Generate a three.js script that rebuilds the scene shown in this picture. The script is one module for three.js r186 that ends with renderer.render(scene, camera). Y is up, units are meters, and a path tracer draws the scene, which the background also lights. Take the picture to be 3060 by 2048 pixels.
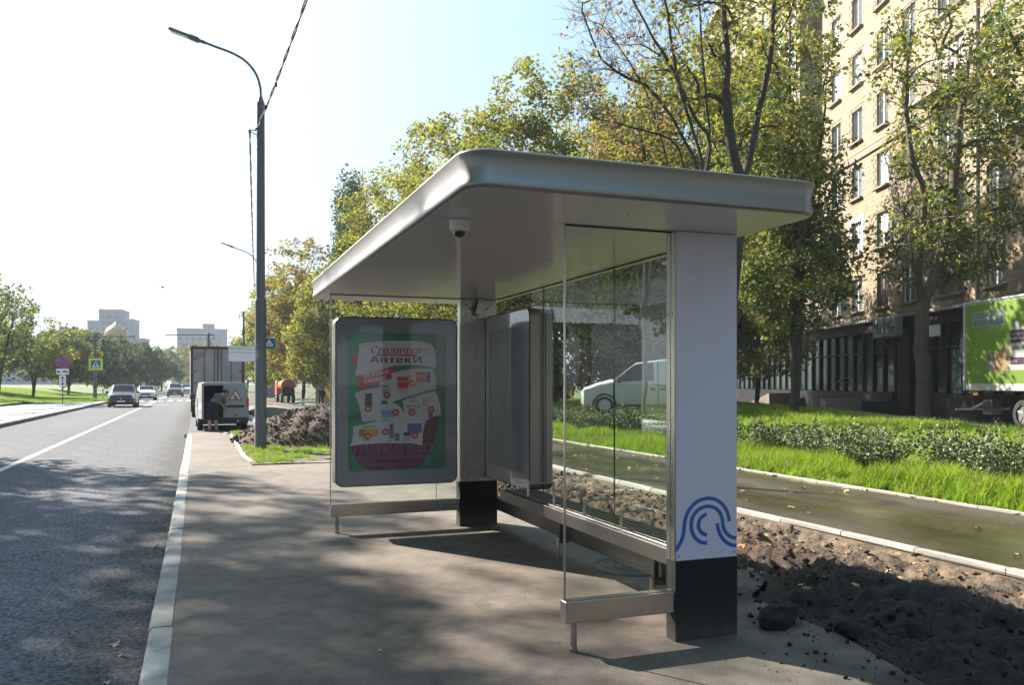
import * as THREE from 'three';
import { mergeGeometries, toCreasedNormals } from 'three/addons/utils/BufferGeometryUtils.js';
import { RoundedBoxGeometry } from 'three/addons/geometries/RoundedBoxGeometry.js';
import { MarchingCubes } from 'three/addons/objects/MarchingCubes.js';

// ───────────────────────── camera, sky, sun, exposure ─────────────────────────
// x runs to the right across the street, -z runs along the street away from the camera, y is up, metres
const scene = new THREE.Scene();
const camera = new THREE.PerspectiveCamera(44.53, 3060 / 2048, 0.05, 3000);
camera.position.set(0, 1.62, 0);
camera.rotation.y = -THREE.MathUtils.degToRad(20.566);
camera.setViewOffset(3060, 2048, 0, -120, 3060, 2048);          // level camera, lens shifted up
const SUN = new THREE.Vector3(-0.457, 0.545, -0.704).normalize();

function skyTexture() {
  const W = 1024, H = 512, d = new Float32Array(W * H * 4);
  for (let r = 0; r < H; r++) {
    const e = ((r + 0.5) / H - 0.5) * Math.PI, y = Math.sin(e), c = Math.cos(e);
    for (let q = 0; q < W; q++) {
      const a = ((q + 0.5) / W - 0.5) * 2 * Math.PI, x = Math.cos(a) * c, z = Math.sin(a) * c;
      const g = Math.acos(THREE.MathUtils.clamp(x * SUN.x + y * SUN.y + z * SUN.z, -1, 1));
      const up = Math.max(y, 0), hz = Math.exp(-up * 3.2);                       // whiter towards the horizon
      const glow = 0.5 * Math.exp(-g / 0.28) + 0.48 * Math.exp(-Math.pow(g / 0.72, 2));
      const B = [0.056, 0.145, 0.225], Hc = [0.200, 0.222, 0.245], Gc = [1.0, 0.985, 0.95], o = (r * W + q) * 4;
      for (let k = 0; k < 3; k++) d[o + k] = B[k] * (1 - hz) + Hc[k] * hz + glow * Gc[k] * 0.55;
      d[o + 3] = 1;
    }
  }
  const t = new THREE.DataTexture(d, W, H, THREE.RGBAFormat, THREE.FloatType);
  t.mapping = THREE.EquirectangularReflectionMapping; t.magFilter = THREE.LinearFilter; t.minFilter = THREE.LinearFilter; t.needsUpdate = true;
  return t;
}
scene.background = skyTexture(); scene.environment = scene.background;
scene.environmentIntensity = 1; scene.backgroundIntensity = 1;
const sun = new THREE.DirectionalLight(new THREE.Color().setRGB(1, 0.91, 0.79), 4.5);
sun.position.copy(SUN).multiplyScalar(150); sun.target.position.set(0, 0, 0);
sun.castShadow = true; sun.shadow.radius = 1.2; sun.shadow.mapSize.set(4096, 4096);
Object.assign(sun.shadow.camera, { left: -70, right: 70, top: 70, bottom: -70, near: 1, far: 400 });
scene.add(sun, sun.target);
scene.fog = new THREE.FogExp2(new THREE.Color().setRGB(0.82, 0.87, 0.95), 0.00045);
const renderer = new THREE.WebGLRenderer({ antialias: true });
renderer.setSize(1024, 686);
renderer.shadowMap.enabled = true;
renderer.toneMapping = THREE.LinearToneMapping;
renderer.toneMappingExposure = 4.0;

// ───────────────────────── helpers ─────────────────────────
function mulberry(a) { return () => { a = (a + 0x6d2b79f5) | 0; let t = Math.imul(a ^ (a >>> 15), 1 | a); t = (t + Math.imul(t ^ (t >>> 7), 61 | t)) ^ t; return ((t ^ (t >>> 14)) >>> 0) / 4294967296; }; }
const R0 = mulberry(7);
const rr = (a, b, f = R0) => a + (b - a) * f();
const { clamp, smoothstep, lerp } = THREE.MathUtils;
const V = (x, y, z) => new THREE.Vector3(x, y, z);
const used = new Map();
function numbered(n) { const k = used.get(n) ?? 0; used.set(n, k + 1); return k ? n + '_' + String(k).padStart(3, '0') : n; }
function clean(g) {
  let h = g.index ? g.toNonIndexed() : g;
  if (!h.attributes.normal) h.computeVertexNormals();
  if (!h.attributes.uv) h.setAttribute('uv', new THREE.BufferAttribute(new Float32Array(h.attributes.position.count * 2), 2));
  for (const k of Object.keys(h.attributes)) if (!['position', 'normal', 'uv'].includes(k)) h.deleteAttribute(k);
  h.morphAttributes = {}; h.groups = [];
  return h;
}
const merge = (list) => (Array.isArray(list) ? (list.length === 1 ? list[0] : mergeGeometries(list.map(clean))) : list);
function part(name, geo, mat, parent) {
  const m = new THREE.Mesh(merge(geo), mat); m.name = name; m.castShadow = m.receiveShadow = true;
  if (parent) parent.add(m);
  return m;
}
function tag(o, label, category, group) { o.userData.label = label; o.userData.category = category; if (group) o.userData.group = group; return o; }
function thing(name, label, category, p = [0, 0, 0], turn = 0, group) {
  const o = new THREE.Group(); o.name = numbered(name); o.position.set(...p); o.rotation.y = turn; scene.add(o);
  return tag(o, label, category, group);
}
function solo(name, geo, mat, label, category, group) { const m = part(numbered(name), geo, mat); scene.add(m); return tag(m, label, category, group); }
function struct(name, geo, mat) { const m = part(numbered(name), geo, mat); m.userData.kind = 'structure'; scene.add(m); return m; }
function dup(o, p, turn, label) { const c = o.clone(); c.name = numbered(o.name.replace(/_\d{3}$/, '')); if (p) c.position.set(...p); if (turn !== undefined) c.rotation.y = turn; c.userData = { ...o.userData }; if (label) c.userData.label = label; scene.add(c); return c; }
// geometry makers, all placed
function box(x, y, z, sx, sy, sz, ry = 0, rx = 0, rz = 0) { const g = new THREE.BoxGeometry(sx, sy, sz); uvBox(g, sx, sy, sz); return place(g, x, y, z, ry, rx, rz); }
function uvBox(g, sx, sy, sz) { const u = g.attributes.uv, d = [[sz, sy], [sz, sy], [sx, sz], [sx, sz], [sx, sy], [sx, sy]]; for (let i = 0; i < 24; i++) { const [a, b] = d[i >> 2]; u.setXY(i, u.getX(i) * a, u.getY(i) * b); } }
function rbox(x, y, z, sx, sy, sz, r = 0.01, ry = 0, rx = 0, rz = 0, seg = 2) { return place(new RoundedBoxGeometry(sx, sy, sz, seg, Math.min(r, sx / 2.01, sy / 2.01, sz / 2.01)), x, y, z, ry, rx, rz); }
const E_ = new THREE.Euler(), M_ = new THREE.Matrix4(), Q_ = new THREE.Quaternion();
function place(g, x, y, z, ry = 0, rx = 0, rz = 0) { E_.set(rx, ry, rz, 'YXZ'); M_.makeRotationFromEuler(E_); M_.setPosition(x, y, z); g.applyMatrix4(M_); return g; }
function cyl(x, y, z, r0, r1, h, n = 16, rx = 0, rz = 0, ry = 0) { return place(new THREE.CylinderGeometry(r1, r0, h, n), x, y, z, ry, rx, rz); }
function bar(a, b, r0, r1 = r0, n = 8) {
  a = Array.isArray(a) ? V(...a) : a; b = Array.isArray(b) ? V(...b) : b;
  const d = b.clone().sub(a), L = d.length(), g = new THREE.CylinderGeometry(r1, r0, L, n);
  Q_.setFromUnitVectors(V(0, 1, 0), d.normalize()); M_.makeRotationFromQuaternion(Q_).setPosition(a.clone().add(b).multiplyScalar(0.5)); g.applyMatrix4(M_); return g;
}
function tube(pts, r, seg = 24, n = 8) { return new THREE.TubeGeometry(new THREE.CatmullRomCurve3(pts.map((p) => V(...p))), seg, r, n); }
function lathe(pts, n = 24) { return new THREE.LatheGeometry(pts.map(([r, y]) => new THREE.Vector2(r, y)), n); }
function rrect(w, h, r, hole) {          // rounded rectangle shape about its centre
  const s = hole ? new THREE.Path() : new THREE.Shape(), x = -w / 2, y = -h / 2;
  s.moveTo(x + r, y); s.lineTo(x + w - r, y); s.absarc(x + w - r, y + r, r, -Math.PI / 2, 0); s.lineTo(x + w, y + h - r); s.absarc(x + w - r, y + h - r, r, 0, Math.PI / 2);
  s.lineTo(x + r, y + h); s.absarc(x + r, y + h - r, r, Math.PI / 2, Math.PI); s.lineTo(x, y + r); s.absarc(x + r, y + r, r, Math.PI, Math.PI * 1.5);
  return s;
}
function poly(pts) { const s = new THREE.Shape(); pts.forEach(([a, b], i) => (i ? s.lineTo(a, b) : s.moveTo(a, b))); return s; }
function prism(pts, depth, bevel = 0) { return new THREE.ExtrudeGeometry(poly(pts), { depth, bevelEnabled: bevel > 0, bevelSize: bevel, bevelThickness: bevel, bevelSegments: 2, curveSegments: 6 }); }
function flat(pts, y) { const g = new THREE.ShapeGeometry(poly(pts.map(([x, z]) => [x, -z]))); g.rotateX(-Math.PI / 2); g.translate(0, y, 0); return g; } // polygon on the ground, uv in metres

// noise
function lattice(seed) { const t = new Float32Array(65536), f = mulberry(seed); for (let i = 0; i < 65536; i++) t[i] = f(); return (x, y) => t[((x & 255) << 8) | (y & 255)]; }
const LAT = [lattice(11), lattice(23), lattice(37), lattice(53)];
function vn(x, y, L = LAT[0], P = 256) { const xi = Math.floor(x), yi = Math.floor(y), fx = x - xi, fy = y - yi, u = fx * fx * (3 - 2 * fx), v = fy * fy * (3 - 2 * fy), m = (a) => ((a % P) + P) % P; const a = L(m(xi), m(yi)), b = L(m(xi + 1), m(yi)), c = L(m(xi), m(yi + 1)), d = L(m(xi + 1), m(yi + 1)); return a + (b - a) * u + (c - a) * v + (a - b - c + d) * u * v; }
function fbm(x, y, o = 4, L = LAT[0]) { let s = 0, a = 0.5, t = 0; for (let i = 0; i < o; i++) { s += a * vn(x, y, L); t += a; x = x * 2.03 + 17.1; y = y * 2.03 + 5.7; a *= 0.5; } return s / t; }
function tfbm(u, v, base, o, L = LAT[1]) { let s = 0, a = 0.5, t = 0, P = base; for (let i = 0; i < o; i++) { s += a * vn(u * P, v * P, L, P); t += a; P *= 2; a *= 0.55; } return s / t; }   // tiles over 0..1
function vn3(x, y, z) { const zi = Math.floor(z), f = z - zi, w = f * f * (3 - 2 * f); return lerp(vn(x + zi * 37.3, y + zi * 17.9, LAT[2]), vn(x + (zi + 1) * 37.3, y + (zi + 1) * 17.9, LAT[2]), w); }

// textures
function dataTex(n, fn, srgb, rep = [1, 1]) {
  const d = new Uint8Array(n * n * 4);
  for (let y = 0; y < n; y++) for (let x = 0; x < n; x++) { const c = fn(x / n, y / n, x, y), o = (y * n + x) * 4; if (typeof c === 'number') d[o] = d[o + 1] = d[o + 2] = clamp(c, 0, 1) * 255; else for (let k = 0; k < 3; k++) d[o + k] = clamp(c[k], 0, 1) * 255; d[o + 3] = 255; }
  const t = new THREE.DataTexture(d, n, n); t.wrapS = t.wrapT = THREE.RepeatWrapping; t.magFilter = THREE.LinearFilter; t.minFilter = THREE.LinearMipmapLinearFilter; t.generateMipmaps = true; t.repeat.set(...rep);
  if (srgb) t.colorSpace = THREE.SRGBColorSpace; t.needsUpdate = true; return t;
}
const again = (t, r) => { const c = t.clone(); c.repeat.set(r, r); c.needsUpdate = true; return c; };
function canvasTex(w, h, draw) { const c = document.createElement('canvas'); c.width = w; c.height = h; const x = c.getContext('2d'); draw(x, w, h); const t = new THREE.CanvasTexture(c); t.colorSpace = THREE.SRGBColorSpace; t.anisotropy = 8; return t; }
const s2 = (l) => Math.pow(clamp(l, 0, 1), 1 / 2.2);                                        // linear to the stored value
const RND = lattice(91);
const speck = (x, y) => RND(x & 255, y & 255);

const texRoad = dataTex(1024, (u, v, x, y) => { const n = tfbm(u, v, 6, 5), st = tfbm(u, v, 110, 2, LAT[2]), k = 0.62 + 0.35 * n + 1.5 * (st - 0.5) + 0.25 * (speck(x, y) - 0.5); return [s2(0.5 * k), s2(0.5 * k), s2(0.505 * k)]; }, true, [0.5, 0.5]);
const texRoadBump = dataTex(512, (u, v, x, y) => 0.75 * tfbm(u, v, 48, 2, LAT[3]) + 0.25 * speck(x >> 1, y >> 1), false, [1.1, 1.1]);
const texPave = dataTex(1024, (u, v, x, y) => { const n = tfbm(u, v, 3, 6, LAT[2]), m = tfbm(u, v, 40, 3), k = 0.7 + 0.5 * (n - 0.5) + 0.45 * (m - 0.5) + 0.42 * (speck(x, y) - 0.5) - (tfbm(u, v, 14, 3, LAT[3]) > 0.72 ? 0.08 : 0); return [s2(0.52 * k), s2(0.49 * k), s2(0.455 * k)]; }, true, [0.22, 0.22]);
const texConc = dataTex(512, (u, v, x, y) => { const n = tfbm(u, v, 4, 6, LAT[2]), k = 0.76 + 0.9 * (n - 0.5) + 0.14 * (speck(x, y) - 0.5) - 0.35 * Math.max(0, tfbm(u, v, 9, 4, LAT[3]) - 0.6) * 4 * 0.5; return [s2(0.62 * k), s2(0.6 * k), s2(0.56 * k)]; }, true, [0.8, 0.8]);
const texSoil = dataTex(1024, (u, v, x, y) => { const n = tfbm(u, v, 8, 6, LAT[2]), m = tfbm(u, v, 60, 3), k = 0.5 + 0.9 * (n - 0.5) + 0.7 * (m - 0.5); return [s2(0.6 * k), s2(0.58 * k), s2(0.56 * k)]; }, true, [0.6, 0.6]);
const texSoilBump = again(texSoil, 0.9); texSoilBump.colorSpace = THREE.NoColorSpace;
const texTurf = dataTex(512, (u, v, x, y) => { const n = tfbm(u, v, 10, 5, LAT[2]), k = 0.45 + 0.8 * (n - 0.5) + 0.4 * (speck(x, y) - 0.5); return [s2(0.6 * k * (0.8 + 0.4 * tfbm(u, v, 5, 2))), s2(0.66 * k), s2(0.3 * k)]; }, true, [0.5, 0.5]);
const texBark = dataTex(512, (u, v, x, y) => { const n = tfbm(u * 3 % 1, v, 8, 5, LAT[2]), f = Math.pow(Math.abs(Math.sin((u * 14 + 2.2 * tfbm(u, v, 4, 4)) * Math.PI)), 0.5), k = 0.3 + 0.5 * f * n + 0.2 * n; return [s2(0.56 * k), s2(0.52 * k), s2(0.46 * k)]; }, true, [1, 1]);
const texBarkBump = again(texBark, 1); texBarkBump.colorSpace = THREE.NoColorSpace;
const texBrush = dataTex(512, (u, v, x, y) => 0.86 + 0.16 * (vn(u * 512, v * 6, LAT[1], 512) - 0.5) + 0.14 * (tfbm(u, v, 3, 5, LAT[2]) - 0.5), false, [1, 1]);
const texSmear = dataTex(512, (u, v, x, y) => 0.85 + 0.3 * (tfbm(u, v, 3, 6, LAT[2]) - 0.5), false, [0.7, 0.7]);
const texWet = dataTex(512, (u, v) => 0.5 + 1.5 * (tfbm(u, v, 3, 5, LAT[3]) - 0.5), false, [0.25, 0.12]);
const texPlaster = dataTex(512, (u, v, x, y) => { const k = 0.85 + 0.5 * (tfbm(u, v, 5, 5, LAT[2]) - 0.5) + 0.1 * (speck(x, y) - 0.5); return [s2(0.8 * k), s2(0.8 * k), s2(0.8 * k)]; }, true, [0.5, 0.5]);

const texStreak = dataTex(512, (u, v, x, y) => { const k = 0.9 + 0.22 * (tfbm(u, v, 4, 4, LAT[2]) - 0.5) - 0.16 * Math.max(0, vn(u * 96, v * 3, LAT[1], 96) - 0.62) * 2; return [s2(k), s2(k * 0.99), s2(k * 0.975)]; }, true, [0.5, 3]);
const texSplash = dataTex(512, (u, v, x, y) => { const d = Math.pow(1 - v, 3) * (0.4 + 0.9 * tfbm(u, v, 10, 4, LAT[2])) + 0.25 * Math.max(0, tfbm(u, v, 24, 3, LAT[3]) - 0.55) * (1.2 - v); return [s2(0.03 + 0.22 * d), s2(0.031 + 0.185 * d), s2(0.042 + 0.14 * d)]; }, true);
// materials; colours are linear base colours
const col = (r, g = r, b = r) => new THREE.Color().setRGB(r, g, b);
const std = (c, rough = 0.7, o = {}) => new THREE.MeshStandardMaterial({ color: col(...[].concat(c)), roughness: rough, ...o });
const phy = (c, rough, o = {}) => new THREE.MeshPhysicalMaterial({ color: col(...[].concat(c)), roughness: rough, ...o });
const M = {
  road: phy([0.31, 0.325, 0.362], 0.95, { specularIntensity: 0.5, map: texRoad, bumpMap: texRoadBump, bumpScale: 0.012, vertexColors: true }),
  pave: std([0.345, 0.300, 0.268], 0.85, { vertexColors: true, map: texPave, bumpMap: again(texRoadBump, 2.4), bumpScale: 0.0012 }),
  path: std([0.12, 0.108, 0.074], 0.95, { map: again(texPave, 0.3), roughnessMap: texWet, bumpMap: again(texRoadBump, 2), bumpScale: 0.001, vertexColors: true }),
  line: std(0.66, 0.7, { map: again(texPlaster, 1.2), bumpMap: texRoadBump, bumpScale: 0.002 }),
  kerb: [0.62, 0.7, 0.78].map((k) => std([k, k * 0.985, k * 0.95], 0.85, { map: texConc, bumpMap: again(texSoilBump, 3), bumpScale: 0.003 })),
  oldKerb: std([0.3, 0.3, 0.3], 0.9, { map: texConc, bumpMap: again(texSoilBump, 3), bumpScale: 0.003 }),
  soil: std(1, 0.97, { map: texSoil, bumpMap: texSoilBump, bumpScale: 0.02, vertexColors: true }),
  clod: std(1, 0.97, { map: again(texSoil, 2), bumpMap: texSoilBump, bumpScale: 0.015 }),
  turf: std([0.30, 0.40, 0.16], 0.95, { map: texTurf, vertexColors: true }),
  earth: std([0.16, 0.17, 0.10], 1, { map: again(texTurf, 0.1) }),
  bark: std([0.34, 0.31, 0.27], 0.95, { map: texBark, bumpMap: texBarkBump, bumpScale: 0.02 }),
  barkDark: std([0.135, 0.122, 0.11], 0.95, { map: texBark, bumpMap: texBarkBump, bumpScale: 0.02 }),
  leaf: phy(1, 1, { vertexColors: true, transmission: 0.58, thickness: 0, side: THREE.DoubleSide, specularIntensity: 0.4 }),
  leafGloss: phy(1, 0.8, { vertexColors: true, side: THREE.DoubleSide }),
  blade: phy(1, 0.9, { transmission: 0.5, thickness: 0, side: THREE.DoubleSide, specularIntensity: 0.2 }),
  steel: phy([0.40, 0.37, 0.345], 0.32, { metalness: 0.95, roughnessMap: texSmear }),
  steelDark: phy([0.13, 0.122, 0.12], 0.45, { metalness: 0.8, roughnessMap: texSmear }),
  fascia: phy([0.30, 0.29, 0.295], 0.5, { metalness: 0.75, roughnessMap: texSmear }),
  soffit: phy([0.60, 0.55, 0.58], 0.45, { clearcoat: 0.55, clearcoatRoughness: 0.14 }),
  black: std(0.012, 0.6), rubber: std(0.022, 0.85), anthracite: phy([0.28, 0.28, 0.28], 0.7, { specularIntensity: 0.5, map: texSplash }),
  glass: phy([0.93, 0.955, 0.94], 0.0, { transmission: 1, thickness: 0, ior: 1.5, specularIntensity: 0.55 }),
  glassEdge: phy([0.35, 0.40, 0.37], 0.3, { clearcoat: 1 }),
  boxGrey: phy([0.21, 0.22, 0.26], 0.35, { clearcoat: 1, clearcoatRoughness: 0.02 }),
  boxBlank: phy([0.20, 0.215, 0.26], 0.4, { clearcoat: 1, clearcoatRoughness: 0.02, map: texPlaster }),
  boxSide: phy([0.27, 0.235, 0.215], 0.42, { metalness: 0.8, roughnessMap: texSmear }),
  whitePlastic: std(0.62, 0.45), darkGlass: phy(0.01, 0.05, { clearcoat: 1 }),
  pole: std([0.18, 0.19, 0.23], 0.6, { metalness: 0.25, map: texPlaster, roughnessMap: texSmear }),
  poleDark: std([0.09, 0.10, 0.115], 0.6), cable: std(0.02, 0.7),
  carGlass: phy([0.012, 0.016, 0.02], 0.04, { specularIntensity: 0.7 }), chrome: phy(0.7, 0.15, { metalness: 1 }),
  lampGlass: phy([0.75, 0.77, 0.8], 0.08, { clearcoat: 1 }), red: phy([0.5, 0.02, 0.02], 0.2, { clearcoat: 1 }), amber: phy([0.8, 0.25, 0.02], 0.2, { clearcoat: 1 }),
  tyre: std(0.02, 0.9), rim: phy(0.45, 0.35, { metalness: 0.9 }), under: std(0.015, 0.9),
  skin: std([0.42, 0.26, 0.19], 0.6), hair: std(0.015, 0.7),
};
const paint = (c, rough = 0.3) => phy(c, rough, { clearcoat: 0.5, clearcoatRoughness: 0.06 });

// ───────────────────────── the ground ─────────────────────────
const FA = [29.03, -22.66], FD = [0.331, -0.944], FN = [0.944, 0.331];        // the facade: foot point, along it, into it
const facade = (u, s) => [FA[0] + u * FD[0] + s * FN[0], FA[1] + u * FD[1] + s * FN[1]];
const toFacade = (x, z) => (x - FA[0]) * FN[0] + (z - FA[1]) * FN[1];
function lawnY(x, z) {
  const w = lerp(6, 1.8, smoothstep(-z, 19, 23)), s = toFacade(x, z);
  return lerp(0.45, 0.55, smoothstep(-z, 20, 25)) * smoothstep(x, 12.0, 12.0 + w * 0.9) * (1 - smoothstep(s, -6.5, -3.2)) + 0.05 * (fbm(x * 0.5, z * 0.5, 3) - 0.5) * smoothstep(x, 9.6, 11);
}
// a sheet over a grid; y(x, z), tint(x, z) -> [r, g, b]
function sheet(xs, zs, y, tint) {
  const nx = xs.length, nz = zs.length, p = new Float32Array(nx * nz * 3), uv = new Float32Array(nx * nz * 2), c = tint && new Float32Array(nx * nz * 3), idx = [];
  for (let j = 0; j < nz; j++) for (let i = 0; i < nx; i++) { const k = j * nx + i, x = xs[i], z = zs[j]; p[k * 3] = x; p[k * 3 + 1] = y(x, z); p[k * 3 + 2] = z; uv[k * 2] = x; uv[k * 2 + 1] = -z; if (c) c.set(tint(x, z), k * 3); }
  for (let j = 0; j < nz - 1; j++) for (let i = 0; i < nx - 1; i++) { const a = j * nx + i, b = a + 1, d = a + nx, e = d + 1; idx.push(a, b, d, b, e, d); }   // zs run from far to near
  const g = new THREE.BufferGeometry(); g.setAttribute('position', new THREE.BufferAttribute(p, 3)); g.setAttribute('uv', new THREE.BufferAttribute(uv, 2)); if (c) g.setAttribute('color', new THREE.BufferAttribute(c, 3));
  g.setIndex(idx); g.computeVertexNormals();
  if (g.attributes.normal.getY(0) < 0) { for (let i = 0; i < idx.length; i += 3) [idx[i + 1], idx[i + 2]] = [idx[i + 2], idx[i + 1]]; g.setIndex(idx); g.computeVertexNormals(); }
  return g;
}
const span = (a, b, step) => { const n = Math.max(1, Math.round(Math.abs(b - a) / step)); return Array.from({ length: n + 1 }, (_, i) => a + ((b - a) * i) / n); };
const zNear = (near, mid, far) => [...span(far, mid, 4).slice(0, -1), ...span(mid, -20, 1).slice(0, -1), ...span(-20, near, 0.25)];

{ const g = new THREE.PlaneGeometry(3000, 3000); g.rotateX(-Math.PI / 2); const u = g.attributes.uv; for (let i = 0; i < u.count; i++) u.setXY(i, u.getX(i) * 3000, u.getY(i) * 3000); g.translate(0, -0.32, -700); struct('ground', g, M.earth); }

const roadTint = (x, z) => {
  const m = 0.82 + 0.36 * fbm(x * 0.35, z * 0.12, 4), track = 1 - 0.10 * Math.exp(-Math.pow((((x + 3.66 + 7) % 3.4) - 0.6) / 0.35, 2));
  const gut = smoothstep(x, -1.25, -0.45) * (0.65 + 0.5 * fbm(x * 3, z * 0.8, 3)), far = 1 - 0.13 * smoothstep(-z, 10, 30);
  const k = m * track * far * (1 - 0.42 * clamp(gut, 0, 1));
  return [k * (1 + 0.05 * gut), k, k * (1 - 0.10 * gut)];
};
const road = struct('road', sheet([...span(-7.1, -1.4, 0.4).slice(0, -1), ...span(-1.4, -0.3, 0.12)], zNear(16, -90, -450), () => -0.12, roadTint), M.road);
struct('parking_bay', sheet(span(-0.3, 2.34, 0.24), [...span(-62, -29, 0.6)], (x, z) => -0.12 + 0.0 * x, (x, z) => { const k = 0.8 + 0.4 * fbm(x, z * 0.5 + 40, 4); return [k, k * 0.98, k * 0.94]; }), M.road);
part('centre_line', sheet([-3.73, -3.59], span(-300, 16, 4), () => -0.116), M.line, road);
for (let i = 0; i < 8; i++) part('crossing_stripe', sheet([-6.75 + i * 0.82, -6.33 + i * 0.82], [-88.2, -84.4], () => -0.115), M.line, road);
part('give_way_mark', sheet([-2.9, -2.1], [-70.4, -70.0], () => -0.115), M.line, road);

// pavement round the stop
const edgeR = [[8, 3.2], [0, 3.3], [-3.42, 3.66], [-4.25, 3.85], [-4.93, 3.88], [-5.31, 3.92], [-5.51, 4.17], [-5.72, 4.37], [-5.95, 4.45], [-6.2, 4.39], [-6.5, 4.15], [-7, 3.98], [-16.4, 3.95]];
function paveRight(z) { for (let i = 0; i < edgeR.length - 1; i++) { const [a, x0] = edgeR[i], [b, x1] = edgeR[i + 1]; if (z <= a && z >= b) return lerp(x0, x1, (a - z) / (a - b)); } return z > 8 ? 3.2 : 0.95; }
const cut = [[3.95, -16.4], [3.7, -16.85], [2.5, -17.07], [1.55, -17.22], [1.18, -17.4], [0.98, -17.8], [0.9, -19.4], [0.93, -27.6], [0.8, -28.25], [0.45, -28.75], [0.1, -28.9], [-0.155, -28.9]];
function rightEdge(z) { if (z > -16.4) return paveRight(z); for (let i = 0; i < cut.length - 1; i++) { const [x0, a] = cut[i], [x1, c] = cut[i + 1]; if (z <= a && z >= c) return a === c ? x0 : lerp(x0, x1, (a - z) / (a - c)); } return -0.155; }
const paveTint = (x, z) => {
  const n = fbm(x * 0.55 + 3, z * 0.45, 4), m = fbm(x * 2.6, z * 2.2 + 8, 3, LAT[2]), spot = fbm(x * 5 + 50, z * 5, 2, LAT[3]), e = rightEdge(z) - x, soil = z > -16.2 ? (1 - smoothstep(e, 0.05, 0.55 + 0.5 * (m - 0.5))) * smoothstep(fbm(x * 3, z * 3 + 70, 3), 0.36, 0.6) : 0;
  let k = 0.78 + 0.44 * n + 0.2 * (m - 0.5); if (spot > 0.7) k *= 0.86; k *= 1 - 0.3 * smoothstep(fbm(x * 0.9 + 20, z * 0.7 + 4, 3, LAT[2]), 0.62, 0.72); k *= 1 - 0.12 * (Math.abs(x - 1.62 - 0.03 * Math.sin(z * 2)) < 0.012 && z < -4 ? 1 : 0);
  return [k * (1 + 0.03 * (m - 0.5)) * (1 - 0.62 * soil), k * (1 - 0.68 * soil), k * (1 - 0.73 * soil)];
};
{
  const zs = [...span(-28.9, -18, 0.12).slice(0, -1), ...span(-18, -16, 0.05).slice(0, -1), ...span(-16, 8, 0.07)], n = 56, p = [], uv = [], c = [], idx = [];
  zs.forEach((z) => { const r = Math.max(rightEdge(z), -0.15); for (let i = 0; i <= n; i++) { const x = lerp(-0.155, r, i / n); p.push(x, 0, z); uv.push(x, -z); c.push(...paveTint(x, z)); } });
  for (let j = 0; j < zs.length - 1; j++) for (let i = 0; i < n; i++) { const a = j * (n + 1) + i, d = a + n + 1; idx.push(a, d, a + 1, a + 1, d, d + 1); }
  const g = new THREE.BufferGeometry(); g.setAttribute('position', new THREE.Float32BufferAttribute(p, 3)); g.setAttribute('uv', new THREE.Float32BufferAttribute(uv, 2)); g.setAttribute('color', new THREE.Float32BufferAttribute(c, 3)); g.setIndex(idx); g.computeVertexNormals(); struct('sidewalk', g, M.pave);
}
M.pave2 = M.pave.clone(); M.pave2.vertexColors = false;
struct('sidewalk', flat([[2.49, -29.6], [5.2, -29.6], [5.2, -62], [2.49, -62]], 0.004), M.pave2);          // beyond, beside the parking bay

// kerbs, stone by stone
function kerbStone(L, left, h = 0.3, w = 0.145, ch = 0.022) { return prism(left ? [[0, -h], [w, -h], [w, -ch], [w - ch, 0], [0, 0]] : [[0, -h], [w, -h], [w, 0], [ch, 0], [0, -ch]], L - 0.007); }
const kerbG = new THREE.Group(); kerbG.name = 'kerb'; kerbG.userData.kind = 'structure'; scene.add(kerbG);
{
  const stone = kerbStone(1.0);
  for (let z = 6; z > -28.6; z -= 1) { const m = part('kerb_stone', stone, M.kerb[Math.floor(rr(0, 3))], kerbG); m.position.set(-0.3 + rr(-0.004, 0.004), rr(-0.004, 0.004), z); m.rotation.y = rr(-0.003, 0.003); }
  const end = kerbStone(0.42), ring = [[-0.2, -28.72, 0.5], [0.03, -29.0, 1.15], [0.42, -29.08, 1.75], [0.75, -28.92, 2.3], [1.0, -28.6, 2.9]];
  for (const [x, z, a] of ring) { const m = part('kerb_stone', end, M.kerb[1], kerbG); m.position.set(x, -0.004, z + 0.12); m.rotation.y = -a; }
  for (let z = -29.6; z > -61; z -= 1) { const m = part('kerb_stone', stone, M.kerb[Math.floor(rr(0, 3))], kerbG); m.position.set(2.345, rr(-0.004, 0.004), z); }
}
const kerbL = new THREE.Group(); kerbL.name = 'kerb_001'; kerbL.userData.kind = 'structure'; used.set('kerb', 2); scene.add(kerbL);
{
  const s = kerbStone(2.0, true);
  for (let z = 10; z > -96; z -= 2) { const m = part('kerb_stone', s, M.oldKerb, kerbL); m.position.set(-7.245, 0.03, z); }
}
{ const p = solo('manhole_cover', [cyl(3.55, 0.006, -6.5, 0.31, 0.31, 0.016, 36), place(new THREE.TorusGeometry(0.335, 0.02, 8, 40), 3.55, 0.004, -6.5, 0, Math.PI / 2), ...[0.08, 0.16, 0.24].map((r) => place(new THREE.TorusGeometry(r, 0.008, 6, 32), 3.55, 0.014, -6.5, 0, Math.PI / 2))], std([0.12, 0.105, 0.09], 0.7, { metalness: 0.3 }), 'round iron manhole cover in the pavement just behind the bench', 'manhole cover'); }
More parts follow.
